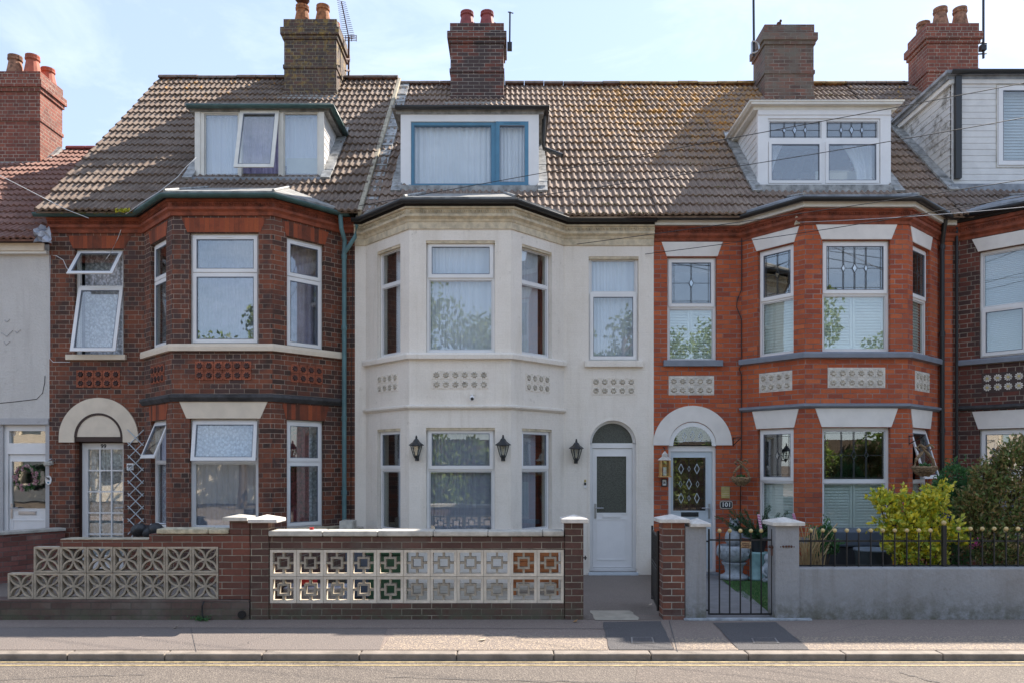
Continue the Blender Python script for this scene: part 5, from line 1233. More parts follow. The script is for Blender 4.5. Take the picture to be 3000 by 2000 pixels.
MB().box(WX(2269), WX(2339), -3.95, -3.68, .05, WZ(1538)).build('pier', M['greywall'], w101, bevel=.008)
cap('pier_cap', WX(2258), WX(2352), -4.0, -3.62, WZ(1538), WZ(1527), WZ(1509)-.02, M['stonecap'], w101)
ch = MB(); n = 30
for k in range(n):
    a = k/n*2*math.pi; x = (WX(2269)+WX(2339))/2+.15*math.cos(a)*(1.0); y = -3.815+.145*math.sin(a)
    x = min(max(x, WX(2269)-.012), WX(2339)+.012); zc = WZ(1601)-.012*math.cos(a*2)
    ch.sphere((x, y, zc), .013, 6)
tag(ch.build('chain', M['rust'], None, weld=False), 'rusty chain looped round the grey pier beside the gate', 'chain')
def party(name, A, B, th_, z0, zA, zB, mat, label, capmat=None, capth=.05):
    fr = Fr(A, B); t = thing(name, (A[0], A[1], .05), label, 'garden wall')
    L_ = fr.len; vs = [fr.P(u, d, z) for u, zt in ((0, zA), (L_, zB)) for d in (-th_/2, th_/2) for z in (z0, zt)]
    m = MB(); m.add(vs, [(0,1,3,2), (4,6,7,5), (0,4,5,1), (2,3,7,6), (1,5,7,3), (0,2,6,4)]); m.build('wall', mat, t, bevel=.004)
    if capmat:
        vs = [fr.P(u, d, z) for u, zt in ((-.02, zA), (L_, zB)) for d in (-th_/2-.03, th_/2+.03) for z in (zt+.001, zt+capth)]
        m = MB(); m.add(vs, [(0,1,3,2), (4,6,7,5), (0,4,5,1), (2,3,7,6), (1,5,7,3), (0,2,6,4)]); m.build('coping', capmat, t, bevel=.01)
    return t
party('garden_wall', (-9.3, -3.2), (-7.31, -.03), .2, .03, .78, .78, M['wall98'], 'pinkish brick dividing wall running from the street to the wreath-door house', M['coping'])
party('garden_wall', (-2.93, -3.69), (-2.53, -.06), .2, .03, .80, .80, M['wallbrown'], 'low brown dividing wall running back to the teal drainpipe', M['coping'])
party('garden_wall', (bx01(-3.66)+.05, -3.66), (2.36, -.03), .14, .03, .32, .36, M['cream'], 'low cream rendered dividing wall behind the open black gate')
tag(MB().box(-.0, .21, -.06, .26, 0, .13, lambda a, b, c: Vector((at(998, 1530, -.5).x+a, -.55+b, .845+c))).build('stone_block', M['coping'], None, bevel=.012), 'loose pale stone block on the dividing wall by the teal drainpipe', 'stone block')
tag(MB().lathe([(.012, 0), (.014, .028), (.004, .03)], (WX(902), -3.8, WZ(1553)), 8).lathe([(.012, 0), (.014, .028), (.004, .03)], (WX(908), -3.8, WZ(1553)), 8).build('bottle_cap', M['red'], None), 'tiny red plastic caps on the white coping', 'cap')

# ---- gates and railing
def ball(parent, x, y, z, r=.024): return MB().sphere((x, y, z), r, 12).build('finial', M['gold'], parent, True)
g1_ = thing('garden_gate', (WX(2077), -3.83, .1), 'closed black iron gate with five gold ball finials between the grey piers', 'gate', )
GY = -3.83; GX = lambda px: (px-1500)*(D0+GY)/F; GZ_ = lambda py: H-(py-HY)*(D0+GY)/F
MB().tube([(GX(2077), GY, GZ_(1548)), (GX(2077), GY, GZ_(1797))], .011, 8).build('gate_post', M['iron'], g1_)
MB().tube([(GX(2262), GY, GZ_(1548)), (GX(2262), GY, GZ_(1797))], .011, 8).build('gate_post', M['iron'], g1_)
for py in (1580, 1797): MB().box(GX(2075), GX(2264), GY-.006, GY+.006, GZ_(py)-.009, GZ_(py)+.009).build('rail', M['iron'], g1_)
for px in (2107, 2137, 2168, 2199, 2229):
    b = MB().tube([(GX(px), GY-.013, GZ_(1560)), (GX(px), GY-.013, GZ_(1795))], .0085, 8).build('bar', M['iron'], g1_); ball(b, GX(px), GY-.013, GZ_(1553))
for py in (1584, 1786): MB().tube([(GX(2064), GY, GZ_(py)), (GX(2078), GY, GZ_(py))], .011, 6).box(GX(2064), GX(2068), GY-.02, GY+.02, GZ_(py)-.03, GZ_(py)+.03).build('hinge', M['iron'], g1_)
MB().box(GX(2258), GX(2269), GY-.03, GY+.0, GZ_(1625), GZ_(1595)).build('latch', M['rust'], g1_)
sg = thing('name_plaque', (GX(2182), GY-.03, GZ_(1605)), 'small brown wooden name plaque hung on the gold-ball gate', 'sign')
MB().box(GX(2168), GX(2198), GY-.035, GY-.023, GZ_(1604), GZ_(1584)).build('board', M['wicker'], sg, bevel=.003)
MB().box(GX(2172), GX(2193), GY-.037, GY-.0352, GZ_(1591), GZ_(1589)).box(GX(2174), GX(2191), GY-.037, GY-.0352, GZ_(1596), GZ_(1594)).box(GX(2172), GX(2193), GY-.037, GY-.0352, GZ_(1601), GZ_(1599)).build('carved_line', M['rust'], sg)
rl = thing('railing', (WX(2345), -3.8, WZ(1661)), 'black iron railing with gold ball finials on the long grey wall', 'railing')
RY = -3.82; RX = lambda px: (px-1500)*(D0+RY)/F; RZ = lambda py: H-(py-HY)*(D0+RY)/F
for py, hh in ((1583, .010), (1655, .008)): MB().box(RX(2342), RX(3080), RY-.006, RY+.006, RZ(py)-hh, RZ(py)+hh).build('rail', M['iron'], rl)
for px in [2374+i*35.1 for i in range(10)]+[2724]+[2806+i*34.8 for i in range(8)]:
    b = MB().tube([(RX(px), RY-.014, RZ(1558)), (RX(px), RY-.014, RZ(1662))], .0085, 8).build('bar', M['iron'], rl); ball(b, RX(px), RY-.014, RZ(1552 if px < 2750 else 1547))
b = MB().box(RX(2760), RX(2771), RY-.02, RY+.02, RZ(1664), RZ(1538)).build('post', M['iron'], rl); ball(b, RX(2765), RY, RZ(1530), .028)
# open gate of the white house, swung back along the dividing wall
g2_ = thing('garden_gate', (1.70, -3.7, .1), 'open black iron gate with scrolled top seen edge-on beside the brick pier', 'gate')
A_, B_ = Vector((WX(1937), -3.72)), Vector((at(1911, 1600, -2.92).x, -2.92)); gf = Fr(A_, B_)
for u in (0, gf.len): MB().tube([gf.P(u, 0, .16), gf.P(u, 0, 1.08)], .014, 8).build('gate_post', M['iron'], g2_)
for z in (.2, .62, .66, 1.02): MB().box(0, gf.len, -.008, .008, z-.010, z+.010, gf.P).build('rail', M['iron'], g2_)
for i in range(1, 9):
    u = gf.len*i/9; MB().tube([gf.P(u, 0, .2), gf.P(u, 0, 1.02)], .008, 6).build('bar', M['iron'], g2_)
sc_ = MB()
for i in range(5):
    u = gf.len*(i+.5)/5
    sc_.tube([gf.P(u+.05*(k/14)*math.cos(k*.8), 0, .84+.12*(k/14)*math.sin(k*.8)) for k in range(15)], .006, 5)
sc_.build('scrollwork', M['iron'], g2_, weld=False)
MB().box(gf.len*.02, gf.len*.98, -.004, .004, .2, .60, gf.P).build('gate_panel', M['iron'], g2_)

# =================================================================== WALL FITTINGS
def lantern(px, py0, py1, Y, label):
    c = at(px, (py0+py1)/2, Y); s = (py1-py0)*(D0+Y)/F/.42
    t = thing('wall_lantern', (c.x, Y, c.z), label, 'wall lantern', 'black carriage lanterns on the white house')
    y = Y-.10; z = c.z; q = lambda r, zz: (r*s, zz*s)
    MB().lathe([q(.004, .20), q(.012, .195), q(.012, .175), q(.02, .17), q(.014, .155), q(.035, .135), q(.055, .10), q(.115, .055), q(.12, .045), q(.09, .04), q(.085, .035)][::-1], (c.x, y, z), 6).build('lamp_roof', M['black'], t)
    cg = MB()
    for k in range(6):
        a = k*math.pi/3; cg.tube([(c.x+.088*s*math.cos(a), y+.088*s*math.sin(a), z+.04*s), (c.x+.042*s*math.cos(a), y+.042*s*math.sin(a), z-.12*s)], .006*s, 5)
    cg.lathe([q(.004, -.19), q(.02, -.18), q(.014, -.165), q(.03, -.15), q(.046, -.12), q(.046, -.112), q(.01, -.11)], (c.x, y, z), 6)
    cg.box(c.x-.006, c.x+.006, y, Y+.002, z-.155*s, z-.135*s); cg.box(c.x-.03, c.x+.03, Y-.012, Y+.002, z-.19*s, z-.09*s)
    cg.build('cage', M['black'], t, weld=False)
    MB().lathe([q(.040, -.11), q(.084, .038)], (c.x, y, z), 6).build('lamp_glass', M['glass'], t)
    MB().lathe([q(.012, -.10), q(.014, -.03), q(.006, -.02), q(.018, .0), q(.001, .02)], (c.x, y, z), 8).build('bulb', M['creamcornice'], t)
lantern(1222, 1273, 1352, BD, 'black six-sided carriage lantern left of the white house\'s big lower bay window')
lantern(1474, 1271, 1353, BD, 'black six-sided carriage lantern right of the white house\'s big lower bay window')
lantern(1687, 1283, 1360, 0, 'black six-sided carriage lantern beside the white house\'s front door')
c = at(1383, 1165, BD)
t = thing('security_camera', (c.x, BD, c.z), 'small white security camera under the flower tiles of the white bay', 'camera')
MB().box(c.x-.045, c.x+.045, BD-.012, BD+.001, c.z+.045, c.z+.13).build('mounting_plate', M['white'], t, bevel=.004)
MB().lathe([(.03, .03), (.035, .0), (.03, -.035), (.018, -.05)][::-1], (c.x, BD-.06, c.z), 12).box(c.x-.012, c.x+.012, BD-.07, BD, c.z+.028, c.z+.046).build('housing', M['upvc'], t, True)
MB().sphere((c.x+.004, BD-.078, c.z-.015), .026, 12).build('lens', M['black'], t, True)
c = at(1714, 1416, 0); t = thing('doorbell', (c.x, 0, c.z), 'small black and white doorbell beside the white front door', 'doorbell')
MB().box(c.x-.016, c.x+.016, -.022, .001, c.z-.02, c.z+.02).build('button', M['black'], t, bevel=.003); MB().box(c.x-.022, c.x+.022, -.016, .001, c.z-.065, c.z-.024).build('chime', M['upvc'], t, bevel=.004); MB().box(c.x-.014, c.x+.014, -.012, .001, c.z+.03, c.z+.07).build('plate', M['brass'], t)
# white and wood lantern
c = at(1943, 1360, 0); X0, Z0 = c.x, c.z
t = thing('hanging_lantern', (X0, -.1, Z0), 'white and pale wood lantern hanging left of the pale blue door', 'lantern')
MB().lathe([(.11, .07), (.115, .075), (.06, .12), (.05, .125), (.045, .16), (.05, .165), (.02, .20), (.006, .22)], (X0, -.13, Z0), 4).build('lamp_roof', M['stonecap'], t)
fm = MB()
for sx in (-1, 1):
    for sy in (-1, 1): fm.box(X0+sx*.07-.012, X0+sx*.07+.012, -.13+sy*.06-.012, -.13+sy*.06+.012, Z0-.18, Z0+.065)
fm.box(X0-.095, X0+.095, -.21, -.05, Z0-.20, Z0-.18); fm.build('frame', M['wood'], t)
MB().box(X0-.055, X0+.055, -.18, -.08, Z0-.178, Z0+.065).build('lamp_glass', M['glass2'], t); MB().lathe([(.03, -.175), (.03, -.04)], (X0, -.13, Z0), 10).build('candle', M['upvc'], t)
MB().tube([(X0, -.13, Z0+.22), (X0, -.13, Z0+.27), (X0, -.05, Z0+.28), (X0, 0, Z0+.28)], .008, 6).build('hook', M['iron'], t)
c = at(1946, 1412, 0); t = thing('framed_picture', (c.x, 0, c.z), 'tiny black-framed white picture under the white and wood lantern', 'picture frame')
MB().panel(MW.P, c.x-.045, c.x+.045, c.z-.06, c.z+.06, [(c.x-.032, c.x+.032, c.z-.047, c.z+.047)], .001, .018).build('frame', M['black'], t); MB().box(c.x-.033, c.x+.033, -.008, -.002, c.z-.048, c.z+.048).build('picture', M['upvc'], t)
fx = MB(); fx.tube([(c.x-.01, -.011, c.z-.02), (c.x, -.011, c.z+.015)], .006, 5); fx.tube([(c.x+.012, -.011, c.z-.02), (c.x+.01, -.011, c.z+.01)], .005, 5); fx.build('motif', M['digit'], t)
c = at(2125, 1441, 0); t = thing('wall_plaque', (c.x, 0, c.z), 'blank brass-coloured plaque on orange-red brick above the number 101 sign', 'plaque')
MB().box(c.x-.07, c.x+.07, -.014, .001, c.z-.095, c.z+.095).build('plate', M['brass'], t, bevel=.003)
ln = MB()
for k in range(4): ln.box(c.x-.06, c.x+.06, -.0155, -.0142, c.z+.055-k*.036, c.z+.061-k*.036)
ln.build('engraved_line', M['creamcornice'], t)
def rounded(w_, h_, r, n=5): return [(sx*(w_-r)+r*math.cos(a), sz*(h_-r)+r*math.sin(a)) for sx, sz, a0 in ((1, 1, 0), (-1, 1, 90), (-1, -1, 180), (1, -1, 270)) for a in [R(a0+90*i/n) for i in range(n+1)]]
c = at(2127, 1477, 0); t = thing('number_sign', (c.x, 0, c.z), 'black house number sign reading 101 with pale border beside the pale blue door', 'number sign')
MB().prism([(c.x+a, c.z+b*1.0) for a, b in rounded(.103, .063, .03)], .001, .016, MW.P).build('border', M['coping'], t)
MB().prism([(c.x+a, c.z+b) for a, b in rounded(.09, .05, .024)], .0161, .019, MW.P).build('plate', M['digit'], t)
text_mesh('numerals', '101', .10, M['digitw'], t, lambda x, d, z: MW.P(c.x+x*1.05, .021+d, c.z+z), bold=.002)
c = at(382, 1366, 0); t = thing('number_sign', (c.x, 0, c.z), 'square white tile reading 99 beside the dark brick house\'s trellis', 'number sign')
MB().box(c.x-.055, c.x+.055, -.012, .001, c.z-.055, c.z+.055).build('plate', M['upvc'], t, bevel=.003); text_mesh('numerals', '99', .085, M['blueflower'] if False else M['digit'], t, lambda x, d, z: MW.P(c.x+x, .014+d, c.z+z), bold=.001)
c = at(143, 1405, 0); t = thing('number_sign', (c.x, 0, c.z), 'white oval sign reading 98 beside the wreath door', 'number sign')
MB().prism([(c.x+.05*math.cos(a*.314), c.z+.075*math.sin(a*.314)) for a in range(20)], .001, .014, MW.P).build('plate', M['upvc'], t)
text_mesh('numerals', '98', .06, M['digit'], t, lambda x, d, z: MW.P(c.x+x-.005, .0155+d, c.z+z+.025-x*.25), bold=.001)
MB().prism([(c.x+.018*math.cos(a*.628), c.z-.04+.016*math.sin(a*.628)) for a in range(10)], .0145, .016, MW.P).build('blue_motif', M['blue'], t)
c = at(152, 1357, 0); t = thing('outdoor_light', (c.x, 0, c.z), 'broken grey outdoor light by the wreath door', 'outdoor light')
MB().lathe([(.04, -.04), (.055, -.02), (.05, .02), (.02, .04)], (c.x-.02, -.09, c.z), 10).box(c.x-.04, c.x+.03, -.05, .001, c.z-.02, c.z+.05).build('housing', M['coping'], t, bevel=.002)
MB().tube([(c.x-.05, -.1, c.z+.03), (c.x+.04, -.08, c.z+.08), (c.x+.06, -.02, c.z+.04)], .008, 6).build('arm', M['metal'], t)
# telephone junction on 101
c = at(2331, 652, -.75); t = tag(MB().box(c.x-.035, c.x+.035, -.86, -.79, c.z-.06, c.z+.06).build('junction_box', M['creamcornice'], None, bevel=.006), 'cream telephone junction box on the orange-red bay', 'junction box')
# leafy wreath
c = at(80, 1398, -.03); t = thing('wreath', (c.x, -.02, c.z), 'pink and cream flower wreath hanging on the grey house\'s glazed door', 'wreath')
def blob_leaves(m, ctr, n, r, size, rnd, flat=1.0, sz=1.0):
    for _ in range(n):
        v = Vector((rnd.gauss(0, 1), rnd.gauss(0, 1), rnd.gauss(0, 1))).normalized()*r*rnd.uniform(.3, 1)
        leaf(m, Vector(ctr)+Vector((v.x, v.y*flat, v.z*sz)), size*rnd.uniform(.7, 1.3), rnd)
def leaf(m, p, s, rnd, asp=.45, up=None):
    a = Vector((rnd.gauss(0, 1), rnd.gauss(0, 1), rnd.gauss(.2, 1))).normalized() if up is None else (up+Vector((rnd.gauss(0, .5), rnd.gauss(0, .5), rnd.gauss(0, .5)))).normalized()
    b = a.cross(Vector((rnd.gauss(0, 1), rnd.gauss(0, 1), rnd.gauss(0, 1)))).normalized(); n_ = a.cross(b)*s*.12
    m.add([p-a*s*.5, p+b*s*asp*.5+n_-a*s*.05, p+a*s*.5, p-b*s*asp*.5+n_-a*s*.05], [(0, 1, 2, 3)])
rnd = random.Random(5); ml, mf = MB(), MB()
for k in range(60):
    a = k/60*6.283; cc = (c.x+.17*math.cos(a), -.05, c.z+.17*math.sin(a)); blob_leaves(ml, cc, 12, .055, .048, rnd)
for k in range(44):
    a = rnd.uniform(0, 6.283) if k > 8 else rnd.uniform(2.2, 5.2); rr_ = rnd.uniform(.13, .21); cc = (c.x+rr_*math.cos(a), -.09, c.z+rr_*math.sin(a)); blob_leaves(mf, cc, 18, .028, .030, rnd)
ml.build('foliage', M['leaf_green'], t, weld=False, recalc=False); mf.build('flower', M['petal'], t, weld=False, recalc=False)
# trellis
t = thing('trellis', (at(400, 1560, -.03).x, -.03, .1), 'expanding white metal diamond trellis on the wall right of the number 99 door', 'trellis')
zs = [1255+k*38.5 for k in range(9)]; xa, xb = 378, 424
T_ = lambda px, py: MW.P(MW.u(px), .035, H-(py-HY)/180)
def lath(a, b, off):
    m = MB(); pa, pb = T_(*a), T_(*b); pa.y -= off; pb.y -= off; m.tube([pa, pb], .0085, 4); m.build('lath', M['bluewhite'], t)
for k in range(8):
    y = 1262+k*37; lath((xa, y+42), (xb, y-4), 0); lath((xa, y-4), (xb, y+42), .012)

# hanging baskets
def basket(px, py0, py1, brk, Y, label, seed):
    c = at(px, (py0+py1)/2, Y); s = (py1-py0)*(D0+Y)/F; rnd = random.Random(seed); X = c.x; zb = c.z-s*.5
    t = thing('hanging_basket', (X, Y, c.z), label, 'hanging basket')
    m = MB(); R_ = s*.36
    for k in range(60):
        a = k*2.399; zz = (k % 6)/6; r_ = R_*math.sqrt(max(.15, 1-(1-zz)**2)); 
        pts = [(X+r_*math.cos(a+q*.4)*(1+rnd.uniform(-.05, .05)), Y+r_*math.sin(a+q*.4), zb+zz*s*.30+rnd.uniform(-.01, .01)) for q in range(4)]
        m.tube(pts, s*.042, 5)
    m.sphere((X, Y, zb+s*.15), R_*.8, 12, sz=.5)
    m.build('bowl', M['wicker'], t, weld=False)
    h = MB()
    for sg_ in (-1, 1): h.tube([(X+sg_*R_*.9, Y, zb+s*.28), (X+sg_*R_*.75, Y, zb+s*.5), (X+sg_*R_*.25, Y, zb+s*.72), (X-sg_*R_*.15, Y, zb+s*.86), (X+sg_*R_*.45, Y-.02, zb+s*.98)], s*.05, 6); h.tube([(X+sg_*R_*.45, Y-.02, zb+s*.98), (X+sg_*R_*.75, Y-.02, zb+s*.90), (X+sg_*R_*.5, Y, zb+s*.80)], s*.04, 6)
    h.build('handle', M['wicker'], t)
    mg = MB(); blob_leaves(mg, (X, Y, zb+s*.33), 60, R_*.6, .04, rnd, 1, .3); mg.build('moss', M['leaf_green'], t, weld=False, recalc=False)
    (ax, az), (bx_, bz), wy = brk
    b = MB(); b.tube([(ax, wy, az+.01), (ax, wy, az-.14)], .008, 6); b.tube([(ax, wy, az), (X, Y, az)], .008, 6); b.tube([(ax, wy, az-.12), (X, Y+.02, az-.01)], .007, 6); b.tube([(X, Y, az), (X, Y, zb+s*.85)], .003, 4)
    b.build('bracket', M['iron'], t)
ca = at(2171, 1285, 0); ca2 = at(2171, 1280, -.32)
basket(2171, 1345, 1418, ((3.60, 2.28), (0, 0), 0), -.30, 'twisted wicker hanging basket right of the pale blue door', 1)
q = Fr((5.99, BD), (6.96, 0)).P(.05, 0, 0)
basket(2708, 1300, 1390, ((q.x, 2.28), (0, 0), q.y), -1.15, 'twisted wicker hanging basket in front of the open right-hand bay window', 2)

# =================================================================== AERIALS AND WIRES
t = thing('tv_aerial', (-3.5, 3.9, 9.6), 'long many-element television aerial on the lichen-covered chimney', 'aerial')
A0 = at(1021, 222, 3.9); A1 = at(1018, 110, 3.9)
MB().tube([A0, at(1022, 110, 3.9)], .022, 6).build('mast', M['rust'], t)
b0, b1_ = at(1000, 5, 3.6), at(1022, 112, 3.9); MB().tube([b0, b1_], .012, 5).build('boom', M['rust'], t)
e = MB()
for k in range(19):
    p = b0+(b1_-b0)*(k/18); w_ = .09+.003*k
    e.tube([p-Vector((w_, 0, -.02)), p+Vector((w_, 0, -.02))], .006, 4)
e.build('element', M['rust'], t, weld=False)
e = MB()
for k in range(4): e.tube([at(1012, 105+k*5, 3.85), at(1044, 105+k*5, 3.85)], .007, 4)
for px in (1012, 1030, 1044): e.tube([at(px, 104, 3.85), at(px, 122, 3.85)], .008, 4)
e.build('reflector', M['rust'], t, weld=False)
MB().tube([at(1012, 175, 3.6), at(1024, 175, 3.9)], .02, 5).tube([at(1012, 208, 3.6), at(1024, 208, 3.9)], .02, 5).build('bracket', M['rust'], t)
t = thing('tv_aerial', (.05, 3.6, 10), 'short bare aerial mast on the twin-pot chimney of the white house', 'aerial')
MB().tube([at(1493, 148, 3.6), at(1494, 36, 3.6)], .020, 6).build('mast', M['iron'], t); MB().box(at(1486, 0, 3.6).x, at(1500, 0, 3.6).x, 3.55, 3.65, at(0, 148, 3.6).z, at(0, 127, 3.6).z).tube([at(1488, 36, 3.6), at(1504, 40, 3.6)], .012, 5).build('bracket', M['iron'], t)
t = thing('tv_aerial', (5.0, 3.5, 10), 'tall dark mast with a curved steel bracket on the potless chimney', 'aerial')
MB().tube([at(2209, 165, 3.4), at(2207, -60, 3.4)], .024, 6).build('mast', M['iron'], t)
MB().tube([at(2206+18*math.cos(a), 139-17*math.sin(a), 3.35) for a in [R(-100+k*20) for k in range(11)]], .016, 6).tube([at(2203, 125, 3.4), at(2203, 160, 3.4)], .022, 6).build('bracket', M['metal'], t)
t = thing('tv_aerial', (10, 3.6, 10), 'tall dark mast on the right-most red chimney', 'aerial')
MB().tube([at(2881, 172, 3.6), at(2881, -60, 3.6)], .024, 6).build('mast', M['iron'], t)
MB().box(at(2871, 0, 3.6).x, at(2887, 0, 3.6).x, 3.55, 3.65, at(0, 150, 3.6).z, at(0, 134, 3.6).z).tube([at(2864, 127, 3.6), at(2891, 127, 3.6)], .02, 5).tube([at(2862, 160, 3.6), at(2890, 158, 3.6)], .016, 5).build('bracket', M['iron'], t)
t = thing('cowl', at(882, 0, 3.62), 'metal cowl on the left lichen-covered chimney pot', 'cowl')
pc = Vector((-4.38, 3.62, 11.41)); MB().lathe([(.02, 0), (.02, .06), (.12, .09), (.15, .13), (.05, .17), (.003, .19)], tuple(pc), 12).build('cap', M['rust'], t); tag(t, 'rusty metal cowl on the left lichen-covered chimney pot', 'cowl'); 
# gull-like finial bird on chimney 101
c = at(2282, 72, 3.6); t = tag(MB().sphere((c.x, 3.6, c.z+.01), .05, 10, sz=.8).sphere((c.x+.03, 3.58, c.z+.06), .028, 8).build('vent_cap', M['rust'], None, True), 'small dark vent cap on top of the potless chimney', 'vent cap')
def wire(A, B, r=.006, sag=.0, label='', mat='iron', name='overhead_cable', mids=()):
    A, B = Vector(A), Vector(B); pts = []
    for i in range(21):
        q = i/20; p = A+(B-A)*q; p.z -= sag*4*q*(1-q); pts.append(p)
    o = MB().tube(pts, r, 5).build(name, M[mat], None, True); tag(o, label, 'cable')
wire(at(1052, 604, -.45), at(3300, 187, -3.2), .0055, .02, 'black overhead cable crossing highest over the roofs to the drainpipe', 'iron')
wire(at(1046, 640, -.3), at(3300, 291, -3.2), .0055, .10, 'second black overhead cable from the top, over the dormers', 'iron')
wire(at(1690, 716, -.02), at(3300, 480, -3.2), .0055, .03, 'black cable fixed high on the white wall above the narrow window', 'iron')
wire(at(1890, 745, -.02), at(3300, 520, -3.2), .0055, .06, 'black cable fixed at the right edge of the white wall', 'iron')
wire(at(2331, 652, -.9), at(3300, 575, -3.2), .005, .05, 'pale grey cable running right from the cream junction box', 'metal')
def cablepath(pts, Y, r, mat, label):
    o = MB().tube([at(a, b, Y if not callable(Y) else Y(a)) for a, b in pts], r, 5).build('wall_cable', M[mat], None, True); tag(o, label, 'cable')
cablepath([(575, 462), (545, 490), (520, 520), (470, 560), (415, 595), (383, 618), (368, 628)], -.36, .006, 'cable_w', 'white cable draped from the left dormer down over the green gutter')
cablepath([(368, 628), (360, 660), (345, 700), (325, 740), (300, 775), (265, 800), (235, 803), (205, 798), (195, 785), (185, 762), (165, 750), (147, 748), (146, 830), (146, 1050), (156, 1060), (205, 1060)], -.04, .006, 'cable_w', 'white cable looping across the dark brick wall past the open window')
cablepath([(-80, 475), (0, 515), (195, 615), (260, 640)], -.6, .005, 'cable_w', 'thin white cable over the red-brown roof at the left edge')
cablepath([(2170, 645), (2173, 700), (2172, 850), (2160, 880), (2158, 900), (2172, 935), (2172, 1070), (2165, 1080), (2172, 1095), (2172, 1280), (2170, 1400), (2168, 1560)], -.035, .008, 'iron', 'black cable running down the orange-red wall beside the bay')
cablepath([(1030, 700), (1034, 800), (1030, 1100), (1028, 1530)], -.03, .006, 'iron', 'thin black cable down the brick strip right of the teal drainpipe')
pl = MB(); rnd = random.Random(3)
vs = []
for i in range(7):
    for j in range(6):
        p = at(100+i*8.5, 665+j*9+abs(i-3)*2, -.28); vs.append(p+Vector((rnd.uniform(-.02, .02), rnd.uniform(-.09, .05), rnd.uniform(-.03, .03))))
pl.add(vs, [(i*6+j, i*6+j+1, (i+1)*6+j+1, (i+1)*6+j) for i in range(6) for j in range(5)])
tag(pl.build('plastic_bag', M['plastic'], None, recalc=False), 'crumpled pale plastic bag caught at the end of the brown gutter', 'plastic bag')
mo = MB(); rnd = random.Random(8)
for _ in range(70):
    p = at(rnd.uniform(338, 380), rnd.uniform(612, 622), -.42); leaf(mo, p, .05, rnd)
tag(mo.build('moss_clump', M['leaf_yellow'], None, weld=False, recalc=False), 'yellow-green moss growing in the green gutter', 'moss')

# =================================================================== GARDEN THINGS
# bird bath with owl-like stone bird
c = at(2150, 1685, -.62); X, Y = c.x, -.62
t = thing('bird_bath', (X, Y, GZ), 'pale stone bird bath with swirling carved bowl behind the gold-ball gate', 'bird bath')
MB().lathe([(.22, .0), (.22, .05), (.16, .07), (.13, .10), (.15, .20), (.19, .24), (.19, .26)], (X, Y, GZ+.03), 16).build('pedestal', M['stone_w'], t, True)
MB().lathe([(.05, .0), (.16, .01), (.23, .06), (.255, .14), (.26, .22), (.235, .26), (.215, .25), (.21, .2), (.02, .15)], (X, Y, GZ+.29), 24).build('bowl', M['stone_w'], t, True)
sw = MB()
for k in range(14):
    a0 = k*.4488; 
    for sg_ in (1,):
        sw.tube([(X+(.258-.0*q)*math.cos(a0+.12*math.cos(q*.9)*(1-q/9)), Y+.258*math.sin(a0+.12*math.cos(q*.9)*(1-q/9)), GZ+.29+.14+.07*math.sin(q*.9)*(1-q/9)) for q in range(9)], .009, 5)
sw.build('carved_swirl', M['stone_w'], t, weld=False)
t = thing('stone_bird', (X+.03, Y, GZ+.55), 'stone bird ornament sitting on the rim of the bird bath', 'ornament')
MB().sphere((X-.01, Y, GZ+.66), .13, 14, sz=1.15).sphere((X+.0, Y-.02, GZ+.86), .085, 12, sz=1.05).lathe([(.03, 0), (.012, .05)], (X-.05, Y-.02, GZ+.92), 8).lathe([(.03, 0), (.012, .05)], (X+.05, Y-.02, GZ+.92), 8).build('body', M['stone_w'], t, True)
for s_2 in (-1, 1): MB().sphere((X+s_2*.035, Y-.095, GZ+.88), .017, 8).build('eye', M['digit'], t)
MB().lathe([(.018, 0), (.002, -.03)][::-1], (X, Y-.11, GZ+.86), 6).build('beak', M['digit'], t)
# aqua pedestal with potted conifer
c = at(2221, 1690, -.75); X, Y = c.x, -.75
t = thing('pedestal', (X, Y, GZ), 'cylindrical aqua glazed pedestal under the conifer pot', 'pedestal')
MB().lathe([(.14, 0), (.145, .03), (.125, .05), (.125, .36), (.145, .40), (.15, .43), (.02, .432)], (X, Y, GZ+.03), 20).build('drum', M['aqua'], t, True)
t = thing('potted_conifer', (X, Y, GZ+.46), 'spiky dark conifer in a black pot on the aqua pedestal', 'potted plant')
MB().lathe([(.09, 0), (.13, .17), (.14, .17), (.14, .19), (.1, .18)], (X, Y, GZ+.462), 16).build('pot', M['pot_black'], t)
rnd = random.Random(12); nd = MB(); st = MB()
for k in range(26):
    a = rnd.uniform(0, 6.283); ln_ = rnd.uniform(.32, .68); el = rnd.uniform(.0, .95)
    p0 = Vector((X, Y, GZ+.62+rnd.uniform(0, .14))); dv = Vector((math.cos(a)*math.cos(el), math.sin(a)*math.cos(el)*.7, math.sin(el)))
    pts = [p0+dv*ln_*q/5+Vector((0, 0, .06*(q/5)**2)) for q in range(6)]; st.tube(pts, .007, 4, .003)
    for _ in range(150):
        q = rnd.random()*.95+.05; pc_ = p0+dv*ln_*q; leaf(nd, pc_+Vector((rnd.gauss(0, .013), rnd.gauss(0, .013), rnd.gauss(0, .013)+.06*q*q)), .055, rnd, .16, dv)
st.build('branches', M['bark'], t, weld=False); nd.build('foliage', M['needle'], t, weld=False, recalc=False)
def ribbonstick(px, py0, py1, Y, label, bend=0):
    t = thing('ribbon_stick', at(px, py1, Y), label, 'decoration', 'pink twisted ribbon sticks')
    a, b = at(px-4, py0, Y), at(px+4, py1, Y); MB().tube([a, b], .019, 8).build('stick', M['paleribbon'], t)
    m = MB(); pts = [a+(b-a)*(k/40)+Vector((.017*math.cos(k*.9), .017*math.sin(k*.9), 0)) for k in range(41)]; m.tube(pts, .0075, 5); m.build('ribbon', M['pink'], t)
ribbonstick(2226, 1505, 1550, -1.3, 'pink twisted ribbon stick in the conifer pot, behind the gate')
